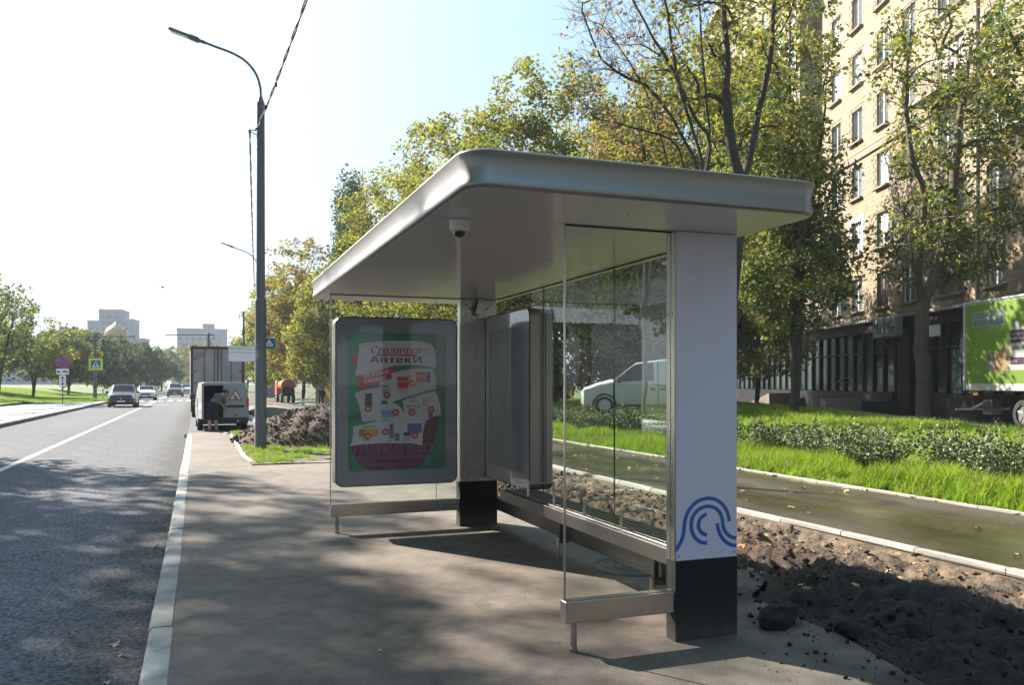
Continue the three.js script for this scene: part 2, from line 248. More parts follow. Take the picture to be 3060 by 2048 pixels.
// thin edging round the grass plot and along the path
function edging(pts, w, mat, parent, step = 1, y = 0.012) {
  const out = []; let carry = 0;
  for (let i = 0; i < pts.length - 1; i++) { const [x0, z0] = pts[i], [x1, z1] = pts[i + 1], L = Math.hypot(x1 - x0, z1 - z0), n = Math.max(1, Math.round(L / step)); for (let k = 0; k < n; k++) out.push([lerp(x0, x1, (k + 0.5) / n), lerp(z0, z1, (k + 0.5) / n), L / n, Math.atan2(x1 - x0, z1 - z0)]); }
  const geo = new Map();
  for (const [x, z, L, a] of out) { const key = L.toFixed(2); if (!geo.has(key)) geo.set(key, rbox(0, -0.09, 0, w, 0.2, L - 0.006, 0.008)); const m = part('edging_stone', geo.get(key), mat[Math.floor(rr(0, mat.length))], parent); m.position.set(x, y + rr(-0.004, 0.004), z); m.rotation.y = a + rr(-0.004, 0.004); }
}
function edgeGroup() { const g = new THREE.Group(); g.name = numbered('path_edging'); g.userData.kind = 'structure'; scene.add(g); return g; }
edging([[3.86, -16.9], [2.5, -17.12], [1.55, -17.27], [1.22, -17.45], [1.03, -17.8], [0.95, -19.4], [0.98, -27.6]], 0.09, M.kerb, edgeGroup(), 0.8);
edging([[6.62, 5], [6.48, -5.2], [6.38, -9], [6.36, -40]], 0.085, M.kerb, edgeGroup(), 1, 0.03);
edging([[9.46, 5], [9.42, -40]], 0.085, M.kerb, edgeGroup(), 1, 0.02);

// cycle path of damp dark asphalt
struct('path', sheet(span(6.36, 9.42, 0.25), [...span(-75, -30, 2).slice(0, -1), ...span(-30, 6, 0.3)], (x, z) => 0.006 * fbm(x, z) - 0.004, (x, z) => { const n = fbm(x * 1.1, z * 0.35, 4), w = fbm(x * 2.2 + 31, z * 0.22, 4); let k = 0.75 + 0.5 * n; if (w > 0.6) k *= 0.62; return [k * 1.03, k, k * 0.86]; }), M.path);

// dug-up strip of soil
const soilY = (x, z) => {
  const pr = paveRight(z), e = x - pr, bank = smoothstep(x, 5.6, 6.3);
  if (z > -17.0 && e < 0.0) return -0.16;
  const lump = 0.14 * (fbm(x * 2.1, z * 2.1, 3, LAT[2]) - 0.5) + 0.095 * (fbm(x * 7, z * 7, 3, LAT[3]) - 0.5) + 0.13 * (fbm(x * 17, z * 17, 2, LAT[1]) - 0.5), rut = -0.05 * Math.exp(-Math.pow((x - 4.75 - 0.06 * z) / 0.16, 2)) - 0.05 * Math.exp(-Math.pow((x - 5.4 - 0.05 * z) / 0.14, 2));
  const m = smoothstep(e, 0, 0.35) * (1 - bank);
  return lerp(-0.02, -0.05 + lump + rut * smoothstep(-z, 0, 3), m) * (z < -17 ? 1 : 1) + bank * (0.01 + 0.6 * lump * (1 - smoothstep(x, 6.1, 6.36)));
};
const soilTint = (x, z) => {
  const n = fbm(x * 1.7 + 9, z * 1.7, 4, LAT[1]), d = fbm(x * 6, z * 6, 3, LAT[2]), bank = smoothstep(x + 0.5 * (n - 0.5), 5.35, 6.0), litter = smoothstep(-z, 5.0, 7.5) * (1 - bank);
  const dark = [0.032, 0.022, 0.015], brown = [0.150, 0.088, 0.050], clay = [0.205, 0.148, 0.098], k = 0.6 + 0.8 * d;
  return [0, 1, 2].map((i) => k * 1.55 * lerp(lerp(dark[i], brown[i], clamp(litter * (0.55 + 0.6 * n), 0, 1)), clay[i], bank));
};
struct('dug_soil', sheet(span(3.0, 6.36, 0.042), span(-17.2, 4, 0.046), soilY, soilTint), M.soil);
const heapY = (x, z) => {
  const q = Math.hypot((x - 3.45) / 2.75, (z + 22.9) / 2.3), a = Math.max(0, 1 - q * q), r2 = Math.hypot((x - 4.3) / 2.1, (z + 33) / 3.2), r3 = Math.hypot((x - 3.6) / 1.4, (z + 45) / 5);
  const rough = fbm(x * 3.1, z * 3.1, 4, LAT[3]) - 0.5;
  return 0.02 + Math.pow(a, 0.85) * (0.93 + 0.42 * rough) + 0.38 * Math.max(0, 1 - r2 * r2) * (1 + rough) + 0.3 * Math.max(0, 1 - r3 * r3);
};
const plotY = (x, z) => heapY(x, z) + 0.06 * (fbm(x * 3, z * 3, 3, LAT[2]) - 0.45) * smoothstep(x, 1.0, 1.3) * smoothstep(6.4 - x, 0, 0.4);
const plotTint = (x, z) => {
  const h = heapY(x, z), n = fbm(x * 2, z * 2, 4), far = smoothstep(-z, 26, 31), soil = [0.15, 0.095, 0.064].map((c) => c * (0.6 + 0.9 * n)), grass = [0.20, 0.24, 0.07], sand = [0.40, 0.30, 0.17];
  const onHeap = clamp(smoothstep(h, 0.06, 0.16) + far, 0, 1), sandy = smoothstep(fbm(x * 1.3 + 4, z * 1.3, 2), 0.5, 0.58) * smoothstep(x, 1.7, 2.4);
  return [0, 1, 2].map((i) => lerp(lerp(grass[i], sand[i], sandy), lerp(soil[i] * 1.3, [0.26, 0.2, 0.15][i], far * 0.7), onHeap));
};
struct('soil_plot', sheet(span(0.98, 6.36, 0.09), [...span(-75, -31, 0.5).slice(0, -1), ...span(-31, -17.12, 0.08)], (x, z) => (x < 2.5 && z < -29.1 && z > -62 ? -0.2 : x < 5.3 && z < -29.4 && z > -62.2 ? Math.min(plotY(x, z), heapY(x, z) > 0.12 ? 9 : -0.03) : plotY(x, z)), plotTint), M.soil);

// lawns
const lawnTint = (x, z) => { const n = fbm(x * 0.8, z * 0.8, 4), k = 0.7 + 0.7 * n; return [k, k, k * 0.9]; };
struct('lawn', sheet([...span(9.46, 13, 0.25).slice(0, -1), ...span(13, 60, 0.8)], [...span(-75, -32, 2).slice(0, -1), ...span(-32, 4, 0.5)], lawnY, lawnTint), M.turf);
struct('lawn', sheet([...span(-60, -12.6, 2)], [...span(-260, -100, 8).slice(0, -1), ...span(-100, 20, 3)], (x, z) => 0.05 + 0.9 * smoothstep(-x, 12.6, 22) + 0.1 * fbm(x * 0.3, z * 0.3), lawnTint), M.turf);
struct('lawn', sheet(span(-12.8, -7.25, 1), span(-240, -76, 4), () => 0.02, lawnTint), M.turf);
M.leftPave = phy([0.98, 0.98, 1.0], 0.5, { map: again(texPlaster, 0.2), roughnessMap: texWet });
struct('sidewalk', flat([[-7.25, 12], [-12.7, 12], [-12.7, -62], [-11.5, -70], [-9, -75.5], [-7.25, -78]], 0.03), M.leftPave);
// paved strip along the shop fronts
{ const us = span(-12, 60, 1.5), ss = span(-7.4, 0.3, 0.55), p = [], uv = [], idx = []; us.forEach((u) => ss.forEach((s) => { const [x, z] = facade(u, s); p.push(x, lawnY(x, z) + 0.02, z); uv.push(u, s); })); const n = ss.length; for (let i = 0; i < us.length - 1; i++) for (let j = 0; j < n - 1; j++) { const a = i * n + j; idx.push(a, a + n, a + 1, a + 1, a + n, a + n + 1); } const g = new THREE.BufferGeometry(); g.setAttribute('position', new THREE.Float32BufferAttribute(p, 3)); g.setAttribute('uv', new THREE.Float32BufferAttribute(uv, 2)); g.setIndex(idx); g.computeVertexNormals(); if (g.attributes.normal.getY(0) < 0) { for (let i = 0; i < idx.length; i += 3) [idx[i + 1], idx[i + 2]] = [idx[i + 2], idx[i + 1]]; g.setIndex(idx); g.computeVertexNormals(); } struct('sidewalk', g, M.pave2); }

// ───────────────────────── the bus shelter ─────────────────────────
const SP = [2.27, 0, -6.8];
const shelter = thing('bus_shelter', 'steel and glass bus shelter with flat roof and white end pillar on the pavement', 'bus shelter', SP);
const sp = (name, geo, mat, label) => { const m = part(name, geo, mat, shelter); m.position.set(-SP[0], -SP[1], -SP[2]); if (label) m.userData.label = label; return m; };
const RX = [1.24, 3.30], RZ = [-9.71, -3.86], SOF = 2.57;
function ringLoft(profile, rc, n = 10) {       // profile of [out, y] carried round a rounded rectangle
  const cx = (RX[0] + RX[1]) / 2, cz = (RZ[0] + RZ[1]) / 2, hx = (RX[1] - RX[0]) / 2, hz = (RZ[1] - RZ[0]) / 2, rings = [], pos = [], uv = [], idx = [];
  for (const [o, y] of profile) { const ring = []; const r = Math.max(0.02, rc + o); for (const [sx, sz, a0] of [[1, 1, 0], [-1, 1, 90], [-1, -1, 180], [1, -1, 270]]) for (let k = 0; k <= n; k++) { const a = ((a0 + (90 * k) / n) * Math.PI) / 180; ring.push([cx + sx * (hx - rc) + r * Math.cos(a), y, cz + sz * (hz - rc) + r * Math.sin(a)]); } ring.push(ring[0]); rings.push(ring); }
  const m = rings[0].length; rings.forEach((ring, i) => { let run = 0; ring.forEach((p, j) => { pos.push(...p); if (j) run += Math.hypot(p[0] - ring[j - 1][0], p[2] - ring[j - 1][2]); uv.push(run, i * 0.03); }); });
  for (let i = 0; i < rings.length - 1; i++) for (let j = 0; j < m - 1; j++) { const a = i * m + j; idx.push(a, a + m, a + 1, a + 1, a + m, a + m + 1); }
  const g = new THREE.BufferGeometry(); g.setAttribute('position', new THREE.Float32BufferAttribute(pos, 3)); g.setAttribute('uv', new THREE.Float32BufferAttribute(uv, 2)); g.setIndex(idx); g.computeVertexNormals(); return g;
}
const roofProfile = [[-0.01, 2.5722], [0.016, 2.5727], [0.026, 2.577], [0.031, 2.586], [0.0315, 2.60], [0.027, 2.622], [0.0235, 2.65], [0.0245, 2.68], [0.029, 2.708], [0.037, 2.731], [0.045, 2.743], [0.044, 2.750], [0.032, 2.755], [-0.06, 2.757]];
const fascia = sp('roof_fascia', ringLoft(roofProfile, 0.12), M.fascia);
{
  const w = RX[1] - RX[0] + 0.02, d = RZ[1] - RZ[0] + 0.02, g = new THREE.ExtrudeGeometry(rrect(w - 0.1, d - 0.1, 0.07), { depth: 0.15, bevelEnabled: false, curveSegments: 8 });
  g.rotateX(-Math.PI / 2); g.translate((RX[0] + RX[1]) / 2, 2.6, (RZ[0] + RZ[1]) / 2); sp('roof_core', g, M.steelDark);
  const cuts = [RZ[1], -4.6, -6.06, -7.52, -8.98, RZ[0]];
  for (let i = 0; i < 5; i++) {            // soffit panels with narrow open joints
    const z1 = cuts[i] - (i ? 0.003 : 0), z0 = cuts[i + 1] + (i < 4 ? 0.003 : 0), s = new THREE.Shape(), r = 0.115, xa = RX[0] - 0.005, xb = RX[1] + 0.005;
    if (i === 0) { s.moveTo(xa, -z0); s.lineTo(xa, -z1 + r); s.absarc(xa + r, -z1 + r, r, Math.PI, Math.PI * 1.5); s.lineTo(xb - r, -z1); s.absarc(xb - r, -z1 + r, r, -Math.PI / 2, 0); s.lineTo(xb, -z0); }
    else if (i === 4) { s.moveTo(xa, -z1); s.lineTo(xb, -z1); s.lineTo(xb, -z0 - r); s.absarc(xb - r, -z0 - r, r, 0, Math.PI / 2); s.lineTo(xa + r, -z0); s.absarc(xa + r, -z0 - r, r, Math.PI / 2, Math.PI); }
    else { s.moveTo(xa, -z1); s.lineTo(xb, -z1); s.lineTo(xb, -z0); s.lineTo(xa, -z0); }
    const g2 = new THREE.ExtrudeGeometry(s, { depth: 0.012, bevelEnabled: false, curveSegments: 8 }); g2.rotateX(-Math.PI / 2); g2.translate(0, 2.57, 0); sp('soffit_panel', g2, M.soffit);
  }
}
for (const z of [-4.2, -5.3, -6.8, -8.3, -9.4]) for (const x of [1.32, 2.27, 3.22]) part('rivet', cyl(x, 2.5695, z, 0.006, 0.006, 0.003, 8), M.steelDark, fascia);
// near pillar: white front with the blue wave mark, dark base
const texPanel = canvasTex(440, 2024, (x, w, h) => {
  x.fillStyle = '#e3e2ec'; x.fillRect(0, 0, w, h);
  const k = w / 800, ky = k * 0.847, fq = mulberry(77);
  for (let i = 0; i < 70; i++) { x.fillStyle = `rgba(${90 + 40 * fq()},${85 + 30 * fq()},70,${0.04 + 0.09 * fq()})`; const px = fq() * w, py = h * (1 - Math.pow(fq(), 2.2)), len = 10 + 130 * fq(); x.fillRect(px, py, 1 + 2 * fq(), len); }
  for (let i = 0; i < 260; i++) { x.fillStyle = `rgba(80,70,58,${0.05 + 0.14 * fq()})`; x.beginPath(); x.arc(fq() * w, h * (1 - Math.pow(fq(), 3) * 0.5), 0.6 + 1.6 * fq(), 0, 7); x.fill(); }
  x.save(); x.translate(0, h - 1022 * ky); x.scale(k, ky); x.strokeStyle = '#2362b4'; x.lineWidth = 49; x.lineCap = 'butt';   // drawn in units of 800 across the panel
  const ox = -308; x.translate(ox, 0);
  x.beginPath(); x.moveTo(296, 885); x.bezierCurveTo(370, 800, 408, 700, 411, 590); x.bezierCurveTo(418, 380, 540, 218, 720, 218); x.bezierCurveTo(880, 218, 1000, 370, 1006, 545); x.stroke();
  x.beginPath(); x.moveTo(712, 813); x.bezierCurveTo(580, 813, 503, 690, 503, 560); x.bezierCurveTo(503, 420, 600, 325, 715, 325); x.bezierCurveTo(840, 325, 914, 430, 918, 560); x.bezierCurveTo(926, 680, 1010, 776, 1115, 776); x.stroke();
  x.beginPath(); x.moveTo(712, 704); x.bezierCurveTo(650, 700, 598, 640, 598, 570); x.bezierCurveTo(598, 490, 655, 436, 708, 432); x.stroke();
  x.beginPath(); x.moveTo(847, 560); x.bezierCurveTo(862, 750, 980, 880, 1115, 880); x.stroke();
  x.restore();
});
M.panel = phy([0.66, 0.65, 0.735], 0.38, { map: texPanel, clearcoat: 0.3, clearcoatRoughness: 0.2 });
{
  const core = sp('pillar', [rbox(3.015, 1.285, -4.585, 0.436, 2.57, 0.086, 0.006)], M.steel, 'slim steel pillar with white front panel');
  part('side_profile', [rbox(2.789, 1.535, -4.557, 0.012, 2.066, 0.048, 0.003), rbox(2.789, 1.535, -4.609, 0.012, 2.066, 0.044, 0.003)], M.steel, core);
  part('front_panel', [place(new THREE.BoxGeometry(0.449, 2.062, 0.012), 3.0155, 1.536, -4.535)], M.panel, core);
  part('pillar_base', [place(new THREE.BoxGeometry(0.457, 0.5, 0.108), 3.0155, 0.25, -4.583)], M.anthracite, core);
  part('panel_screw', [cyl(2.812, 0.535, -4.5275, 0.006, 0.006, 0.004, 8, Math.PI / 2), cyl(3.219, 0.535, -4.5275, 0.006, 0.006, 0.004, 8, Math.PI / 2)].slice(0, 1), M.steelDark, core); part('panel_screw', cyl(3.219, 0.535, -4.5275, 0.006, 0.006, 0.004, 8, Math.PI / 2), M.steelDark, core);
  part('base_seam', box(3.0155, 0.503, -4.531, 0.45, 0.006, 0.008), M.black, core);
  for (const s of [-1, 1]) part('screw', cyl(2.784, 2.05, -4.583 + s * 0.026, 0.007, 0.007, 0.006, 8, 0, Math.PI / 2), M.black, core);
}
{ // far column
  const c = sp('corner_column', [rbox(2.985, 1.285, -9.10, 0.43, 2.57, 0.12, 0.008)], M.steel, 'steel corner column with dark base');
  part('column_base', [place(new THREE.BoxGeometry(0.446, 0.5, 0.136), 2.985, 0.25, -9.1)], M.anthracite, c);
  for (const [a, b] of [[2.84, 2.5], [3.13, 2.5], [2.84, 2.38], [3.13, 2.38]]) part('bolt', cyl(a, b, -9.035, 0.009, 0.009, 0.012, 8, Math.PI / 2), M.steelDark, c);
  const sp2 = part('loudspeaker', [place(lathe([[0, 0.085], [0.03, 0.08], [0.045, 0.03], [0.06, -0.06], [0.052, -0.066], [0, -0.05]], 18), 2.985, 2.46, -8.95, 0, 0.45), cyl(2.985, 2.535, -8.96, 0.03, 0.02, 0.06, 12)], M.whitePlastic, c);
  part('bracket', rbox(2.985, 2.46, -9.02, 0.22, 0.02, 0.05, 0.004), M.steelDark, c);
}
function pane(name, x0, x1, y0, y1, z0, z1) { const g = box((x0 + x1) / 2, (y0 + y1) / 2, (z0 + z1) / 2, Math.max(0.01, x1 - x0), y1 - y0, Math.max(0.01, z1 - z0)); return sp(name, g, M.glass); }
pane('glass_pane', 2.062, 2.778, 0.30, 2.565, -4.588, -4.578);
sp('glass_edge', rbox(2.056, 1.43, -4.583, 0.010, 2.26, 0.014, 0.002), M.steel);
pane('glass_pane', 1.338, 2.50, 0.30, 2.565, -9.09, -9.08); pane('glass_pane', 2.505, 2.77, 0.30, 2.565, -9.09, -9.08);
sp('glass_edge', rbox(1.331, 1.43, -9.085, 0.010, 2.26, 0.014, 0.002), M.steel);
sp('glass_joint', box(2.5025, 1.43, -9.085, 0.004, 2.26, 0.011), M.steelDark);
for (const [a, b] of [[-4.645, -6.145], [-6.152, -7.655], [-7.662, -9.03]]) pane('glass_pane', 3.20, 3.21, 0.30, 2.565, b, a);
for (const z of [-6.1485, -7.6585]) sp('glass_joint', box(3.205, 1.43, z, 0.012, 2.26, 0.005), M.black);
sp('glazing_channel', [box(3.205, 2.5655, -6.84, 0.018, 0.007, 4.38), box(2.05, 2.5655, -9.085, 1.44, 0.007, 0.018), box(2.42, 2.5655, -4.583, 0.72, 0.007, 0.018)], M.black);
// bottom rails and feet
sp('bottom_rail', [rbox(2.417, 0.247, -4.583, 0.745, 0.13, 0.085, 0.005), box(2.42, 0.3145, -4.583, 0.735, 0.008, 0.05)], M.steel);
sp('bottom_rail', [rbox(2.047, 0.247, -9.085, 1.43, 0.13, 0.085, 0.005)], M.steel);
sp('bottom_rail', [rbox(3.205, 0.247, -6.84, 0.085, 0.13, 4.39, 0.005)], M.steelDark);
for (const [x, z] of [[2.115, -4.583], [1.40, -9.085], [3.10, -7.05], [3.10, -5.35]]) { const f = sp('foot', [cyl(x, 0.1, z, 0.02, 0.02, 0.2, 14), cyl(x, 0.012, z, 0.026, 0.026, 0.024, 14)], M.steel); if (x > 3) part('leg_bracket', [rbox(x + 0.05, 0.17, z, 0.1, 0.05, 0.06, 0.004), rbox(x + 0.02, 0.3, z, 0.04, 0.3, 0.045, 0.004)], M.steelDark, f); }
// bench
{
  const b = sp('bench', [rbox(2.835, 0.50, -6.25, 0.03, 0.105, 3.18, 0.004), rbox(3.135, 0.515, -6.25, 0.025, 0.07, 3.18, 0.004), ...[-4.75, -5.35, -6.2, -7.05, -7.78].map((z) => box(2.985, 0.50, z, 0.28, 0.05, 0.03)), box(2.845, 0.475, -4.665, 0.06, 0.09, 0.03)], M.steelDark, 'slatted steel bench with armrests');
  for (let i = 0; i < 6; i++) part('slat', rbox(2.872 + i * 0.049, 0.553, -6.25, 0.031, 0.022, 3.17, 0.004), M.steel, b);
  for (const z of [-5.38, -6.0, -6.6, -7.2]) part('armrest', [rbox(2.862, 0.62, z, 0.010, 0.13, 0.045, 0.003), rbox(3.118, 0.62, z, 0.010, 0.13, 0.045, 0.003), rbox(2.99, 0.686, z, 0.266, 0.010, 0.045, 0.003)], M.steel, b);
}
// dome camera under the roof
{
  const c = sp('dome_camera', place(lathe([[0, 0], [0.056, 0], [0.06, -0.005], [0.06, -0.047], [0.053, -0.062], [0.04, -0.068], [0.038, -0.067], [0, -0.067]].reverse(), 32), 1.43, 2.57, -4.68), M.whitePlastic, 'white dome camera under the roof');
  part('camera_dome', place(new THREE.SphereGeometry(0.038, 24, 10, 0, Math.PI * 2, Math.PI / 2, Math.PI / 2), 1.43, 2.504, -4.68), M.darkGlass, c);
}
// light boxes
const texPoster = canvasTex(1024, 1456, (x, w, h) => {
  const P = (pts) => { x.beginPath(); pts.forEach((p, i) => (i ? (p.length === 2 ? x.lineTo(p[0], p[1]) : x.quadraticCurveTo(...p)) : x.moveTo(...p))); x.closePath(); x.fill(); };
  x.fillStyle = '#1f7a52'; x.fillRect(0, 0, w, h);
  x.fillStyle = '#2b8a5e'; P([[0, 0], [500, 0], [300, 700], [0, 900]]);
  x.fillStyle = '#176946'; P([[820, 100], [1024, 60], [1024, 1456], [860, 1456]]);
  x.fillStyle = '#5c1838'; P([[30, 1130], [300, 1060, 760, 1110], [800, 860], [860, 830, 960, 840], [920, 1000, 880, 1180], [820, 1330, 740, 1420, 560, 1440], [250, 1440], [60, 1380, 30, 1130]]);
  x.fillStyle = '#c2303a'; P([[46, 245], [130, 235], [95, 380], [70, 330]]);
  x.fillStyle = '#d9d2dc'; P([[122, 132], [300, 90, 640, 92], [820, 96, 880, 140], [925, 250, 905, 380], [600, 300, 330, 400], [160, 460, 80, 465], [112, 320, 122, 132]]);
  x.fillStyle = '#c2303a'; P([[95, 460], [260, 430, 480, 350], [470, 430, 460, 500], [260, 560, 110, 620]]);
  x.fillStyle = '#d5cdd6'; P([[70, 640], [210, 590, 330, 580], [330, 920], [150, 935], [130, 760, 70, 640]]);
  x.fillStyle = '#c9d0cf'; P([[330, 520], [450, 480, 462, 500], [470, 640, 452, 740], [560, 760, 590, 900], [600, 1080, 560, 1170], [260, 1150, 30, 1180], [70, 1080, 60, 980], [200, 960, 330, 920]]);
  x.fillStyle = '#d2ccd4'; P([[448, 432], [640, 370, 880, 380], [925, 470, 905, 600], [700, 640, 456, 735]]);
  P([[560, 720], [740, 650, 900, 620], [960, 700, 960, 880], [860, 890, 800, 940], [760, 1080, 770, 1200], [660, 1160, 560, 1170], [600, 900, 560, 720]]);
  x.textAlign = 'center'; x.textBaseline = 'middle';
  x.fillStyle = '#a5223e'; x.font = 'italic bold 104px serif'; x.save(); x.translate(490, 190); x.scale(0.98, 1); x.fillText('Столички', 0, 0); x.restore();
  x.fillStyle = '#a5223e'; x.fillRect(290, 234, 420, 20); x.fillStyle = '#d9d2dc'; x.font = 'bold 15px sans-serif'; x.fillText('СЕТЬ СОЦИАЛЬНЫХ АПТЕК', 500, 245);
  x.fillStyle = '#14161c'; x.font = 'bold 108px sans-serif'; x.save(); x.translate(500, 292); x.scale(1.34, 0.86); x.fillText('АптекИ', 0, 0); x.restore();
  x.fillStyle = '#e8dfe4'; x.font = 'bold 54px sans-serif'; x.save(); x.translate(285, 462); x.rotate(-0.19); x.fillText('НА ВОЛНЕ', 10, -22); x.fillText('СКИДОК', -12, 36); x.restore();
  const badge = (px, py, t) => { x.fillStyle = '#c42b40'; x.beginPath(); x.arc(px, py, 36, 0, 7); x.fill(); x.fillStyle = '#eee'; x.font = 'bold 34px sans-serif'; x.fillText(t, px, py + 1); };
  const lines = (px, py, n, ww, c = '#4a4a58') => { x.fillStyle = c; for (let i = 0; i < n; i++) x.fillRect(px, py + i * 15, ww * (1 - 0.3 * (i % 2)), 6); };
  x.fillStyle = '#c8402a'; x.fillRect(508, 470, 110, 120); x.fillRect(700, 420, 110, 105); x.fillStyle = '#e0a63a'; x.fillRect(618, 462, 60, 90); x.fillStyle = '#4c5560'; x.fillRect(812, 415, 40, 120);
  x.fillStyle = '#f0dcd0'; x.font = 'bold 26px sans-serif'; x.fillText('Громи', 562, 520); x.fillText('Громи', 754, 462);
  x.fillStyle = '#53414f'; x.fillRect(180, 640, 70, 150); x.fillStyle = '#46404e'; x.fillRect(345, 560, 70, 16); x.fillRect(345, 720, 60, 34); lines(350, 590, 6, 90);
  x.fillStyle = '#6f93c8'; x.fillRect(345, 820, 130, 70); x.fillStyle = '#d99a2e'; x.fillRect(120, 1010, 190, 78); x.fillStyle = '#c05a26'; x.fillRect(120, 1010, 60, 78); x.fillStyle = '#4b5ea0'; x.fillRect(610, 960, 150, 100); x.fillStyle = '#35406a'; x.fillRect(570, 1050, 80, 40);
  x.fillStyle = '#6a6a74'; x.fillRect(425, 960, 44, 150); x.fillRect(480, 1060, 50, 80); x.fillStyle = '#5a5060'; x.fillRect(830, 780, 46, 130);
  x.fillStyle = '#222'; x.font = 'bold 30px sans-serif'; x.fillText('МАГНЕ B6', 670, 780); x.font = 'bold 22px sans-serif'; x.fillText('Аллохолик', 215, 985); lines(620, 800, 5, 90); lines(400, 1130, 2, 60);
  for (const [a, b] of [[402, 662], [210, 800], [660, 540], [490, 842], [655, 845], [860, 815], [385, 1042], [205, 1085], [690, 1085]]) badge(a, b, '20');
  x.fillStyle = 'rgba(205,180,200,0.55)'; for (let i = 0; i < 5; i++) for (let q = 60; q < 880; q += 46 + ((q * 7 + i * 13) % 30)) x.fillRect(q, 1180 + i * 20, 30 + ((q * 11) % 16), 7);
  x.font = 'bold 62px sans-serif'; x.fillStyle = 'rgba(180,150,172,0.42)'; x.save(); x.translate(512, 1310); x.scale(0.62, 1); x.fillText('ИМЕЮТСЯ ПРОТИВОПОКАЗАНИЯ. НЕОБХОДИМА', 0, 0); x.fillText('КОНСУЛЬТАЦИЯ СПЕЦИАЛИСТА', 0, 78); x.restore();
  for (const [a, b, n, ww] of [[360, 610, 5, 70], [160, 700, 4, 60], [520, 600, 3, 90], [700, 535, 3, 100], [150, 1095, 3, 90], [560, 1110, 3, 100], [770, 690, 6, 80], [640, 690, 4, 70], [345, 900, 3, 120], [780, 170, 5, 90]]) lines(a, b, n, ww, 'rgba(70,66,80,0.6)');
  x.fillStyle = 'rgba(148,146,164,0.20)'; x.fillRect(0, 0, w, h);
});
M.poster = phy([0.85, 0.85, 0.88], 0.4, { map: texPoster, clearcoat: 1, clearcoatRoughness: 0.02 });
function lightBox(cx, cy, cz, turn, front, label) {       // 1.33 x 1.81 m, 0.24 m deep, its front towards +z before the turn
  const body = new THREE.ExtrudeGeometry(rrect(1.337, 1.81, 0.085), { depth: 0.226, bevelEnabled: true, bevelSize: 0.006, bevelThickness: 0.006, bevelSegments: 2, curveSegments: 8 }); body.translate(0, 0, -0.113);
  const to = (g) => place(g, cx, cy, cz, turn);
  const o = sp('advertising_box', to(body), M.boxSide, label);
  const ring = rrect(1.325, 1.798, 0.08); ring.holes.push(rrect(1.075, 1.49, 0.05, true));
  for (const s of [1, -1]) {
    const rg = new THREE.ExtrudeGeometry(ring, { depth: 0.006, bevelEnabled: false, curveSegments: 8 }); rg.translate(0, 0, 0.1205); if (s < 0) rg.rotateY(Math.PI); part('border', to(rg), M.boxGrey, o);
    const pg = new THREE.ShapeGeometry(rrect(1.10, 1.516, 0.05), 8); { const u = pg.attributes.uv; for (let i = 0; i < u.count; i++) u.setXY(i, u.getX(i) / 1.10 + 0.5, u.getY(i) / 1.516 + 0.5); } pg.translate(0, 0, 0.1225); if (s < 0) pg.rotateY(Math.PI);
    part('poster', to(pg), s > 0 ? front : M.boxBlank, o);
  }
  const gk = new THREE.ExtrudeGeometry((() => { const r = rrect(1.345, 1.818, 0.09); r.holes.push(rrect(1.327, 1.80, 0.082, true)); return r; })(), { depth: 0.012, bevelEnabled: false, curveSegments: 8 }); gk.translate(0, 0, 0.112); part('gasket', to(gk), M.black, o);
  return o;
}
lightBox(2.037, 1.415, -9.085, 0, M.poster, 'light box with a green pharmacy poster');
{ const o = lightBox(3.195, 1.455, -8.36, -Math.PI / 2, M.boxBlank, 'blank grey light box behind the bench'); part('box_seam', rbox(3.24, 1.455, -7.688, 0.012, 1.7, 0.008, 0.002), M.black, o); }

// ───────────────────────── trees ─────────────────────────
const PAL = {
  maple: [[0.197, 0.212, 0.03], [0.135, 0.181, 0.03], [0.249, 0.239, 0.035], [0.312, 0.255, 0.03], [0.093, 0.138, 0.025], [0.177, 0.212, 0.035]],
  green: [[0.084, 0.129, 0.025], [0.112, 0.157, 0.03], [0.067, 0.112, 0.02], [0.157, 0.19, 0.03], [0.123, 0.146, 0.035]],
  yellow: [[0.26, 0.253, 0.03], [0.202, 0.223, 0.03], [0.299, 0.263, 0.035], [0.155, 0.192, 0.03], [0.241, 0.202, 0.035]],
  rust: [[0.24, 0.12, 0.06], [0.30, 0.16, 0.07], [0.20, 0.09, 0.06], [0.24, 0.20, 0.05]],
  birch: [[0.05, 0.085, 0.03], [0.065, 0.10, 0.035], [0.045, 0.07, 0.03]],
  far: [[0.11, 0.145, 0.055], [0.135, 0.165, 0.055], [0.085, 0.12, 0.05]],
};
const LEAF = {
  lobed: { p: [[0, 0], [-0.5, 0.35], [-0.22, 0.45], [0, 1], [0.22, 0.45], [0.5, 0.35]], d: [0, -0.12, 0.04, -0.16, 0.04, -0.12], t: [[0, 2, 1], [0, 3, 2], [0, 4, 3], [0, 5, 4]] },
  plain: { p: [[0, 0], [-0.34, 0.5], [0, 1], [0.34, 0.5]], d: [0, 0.1, -0.06, 0.1], t: [[0, 2, 1], [0, 3, 2]] },
};
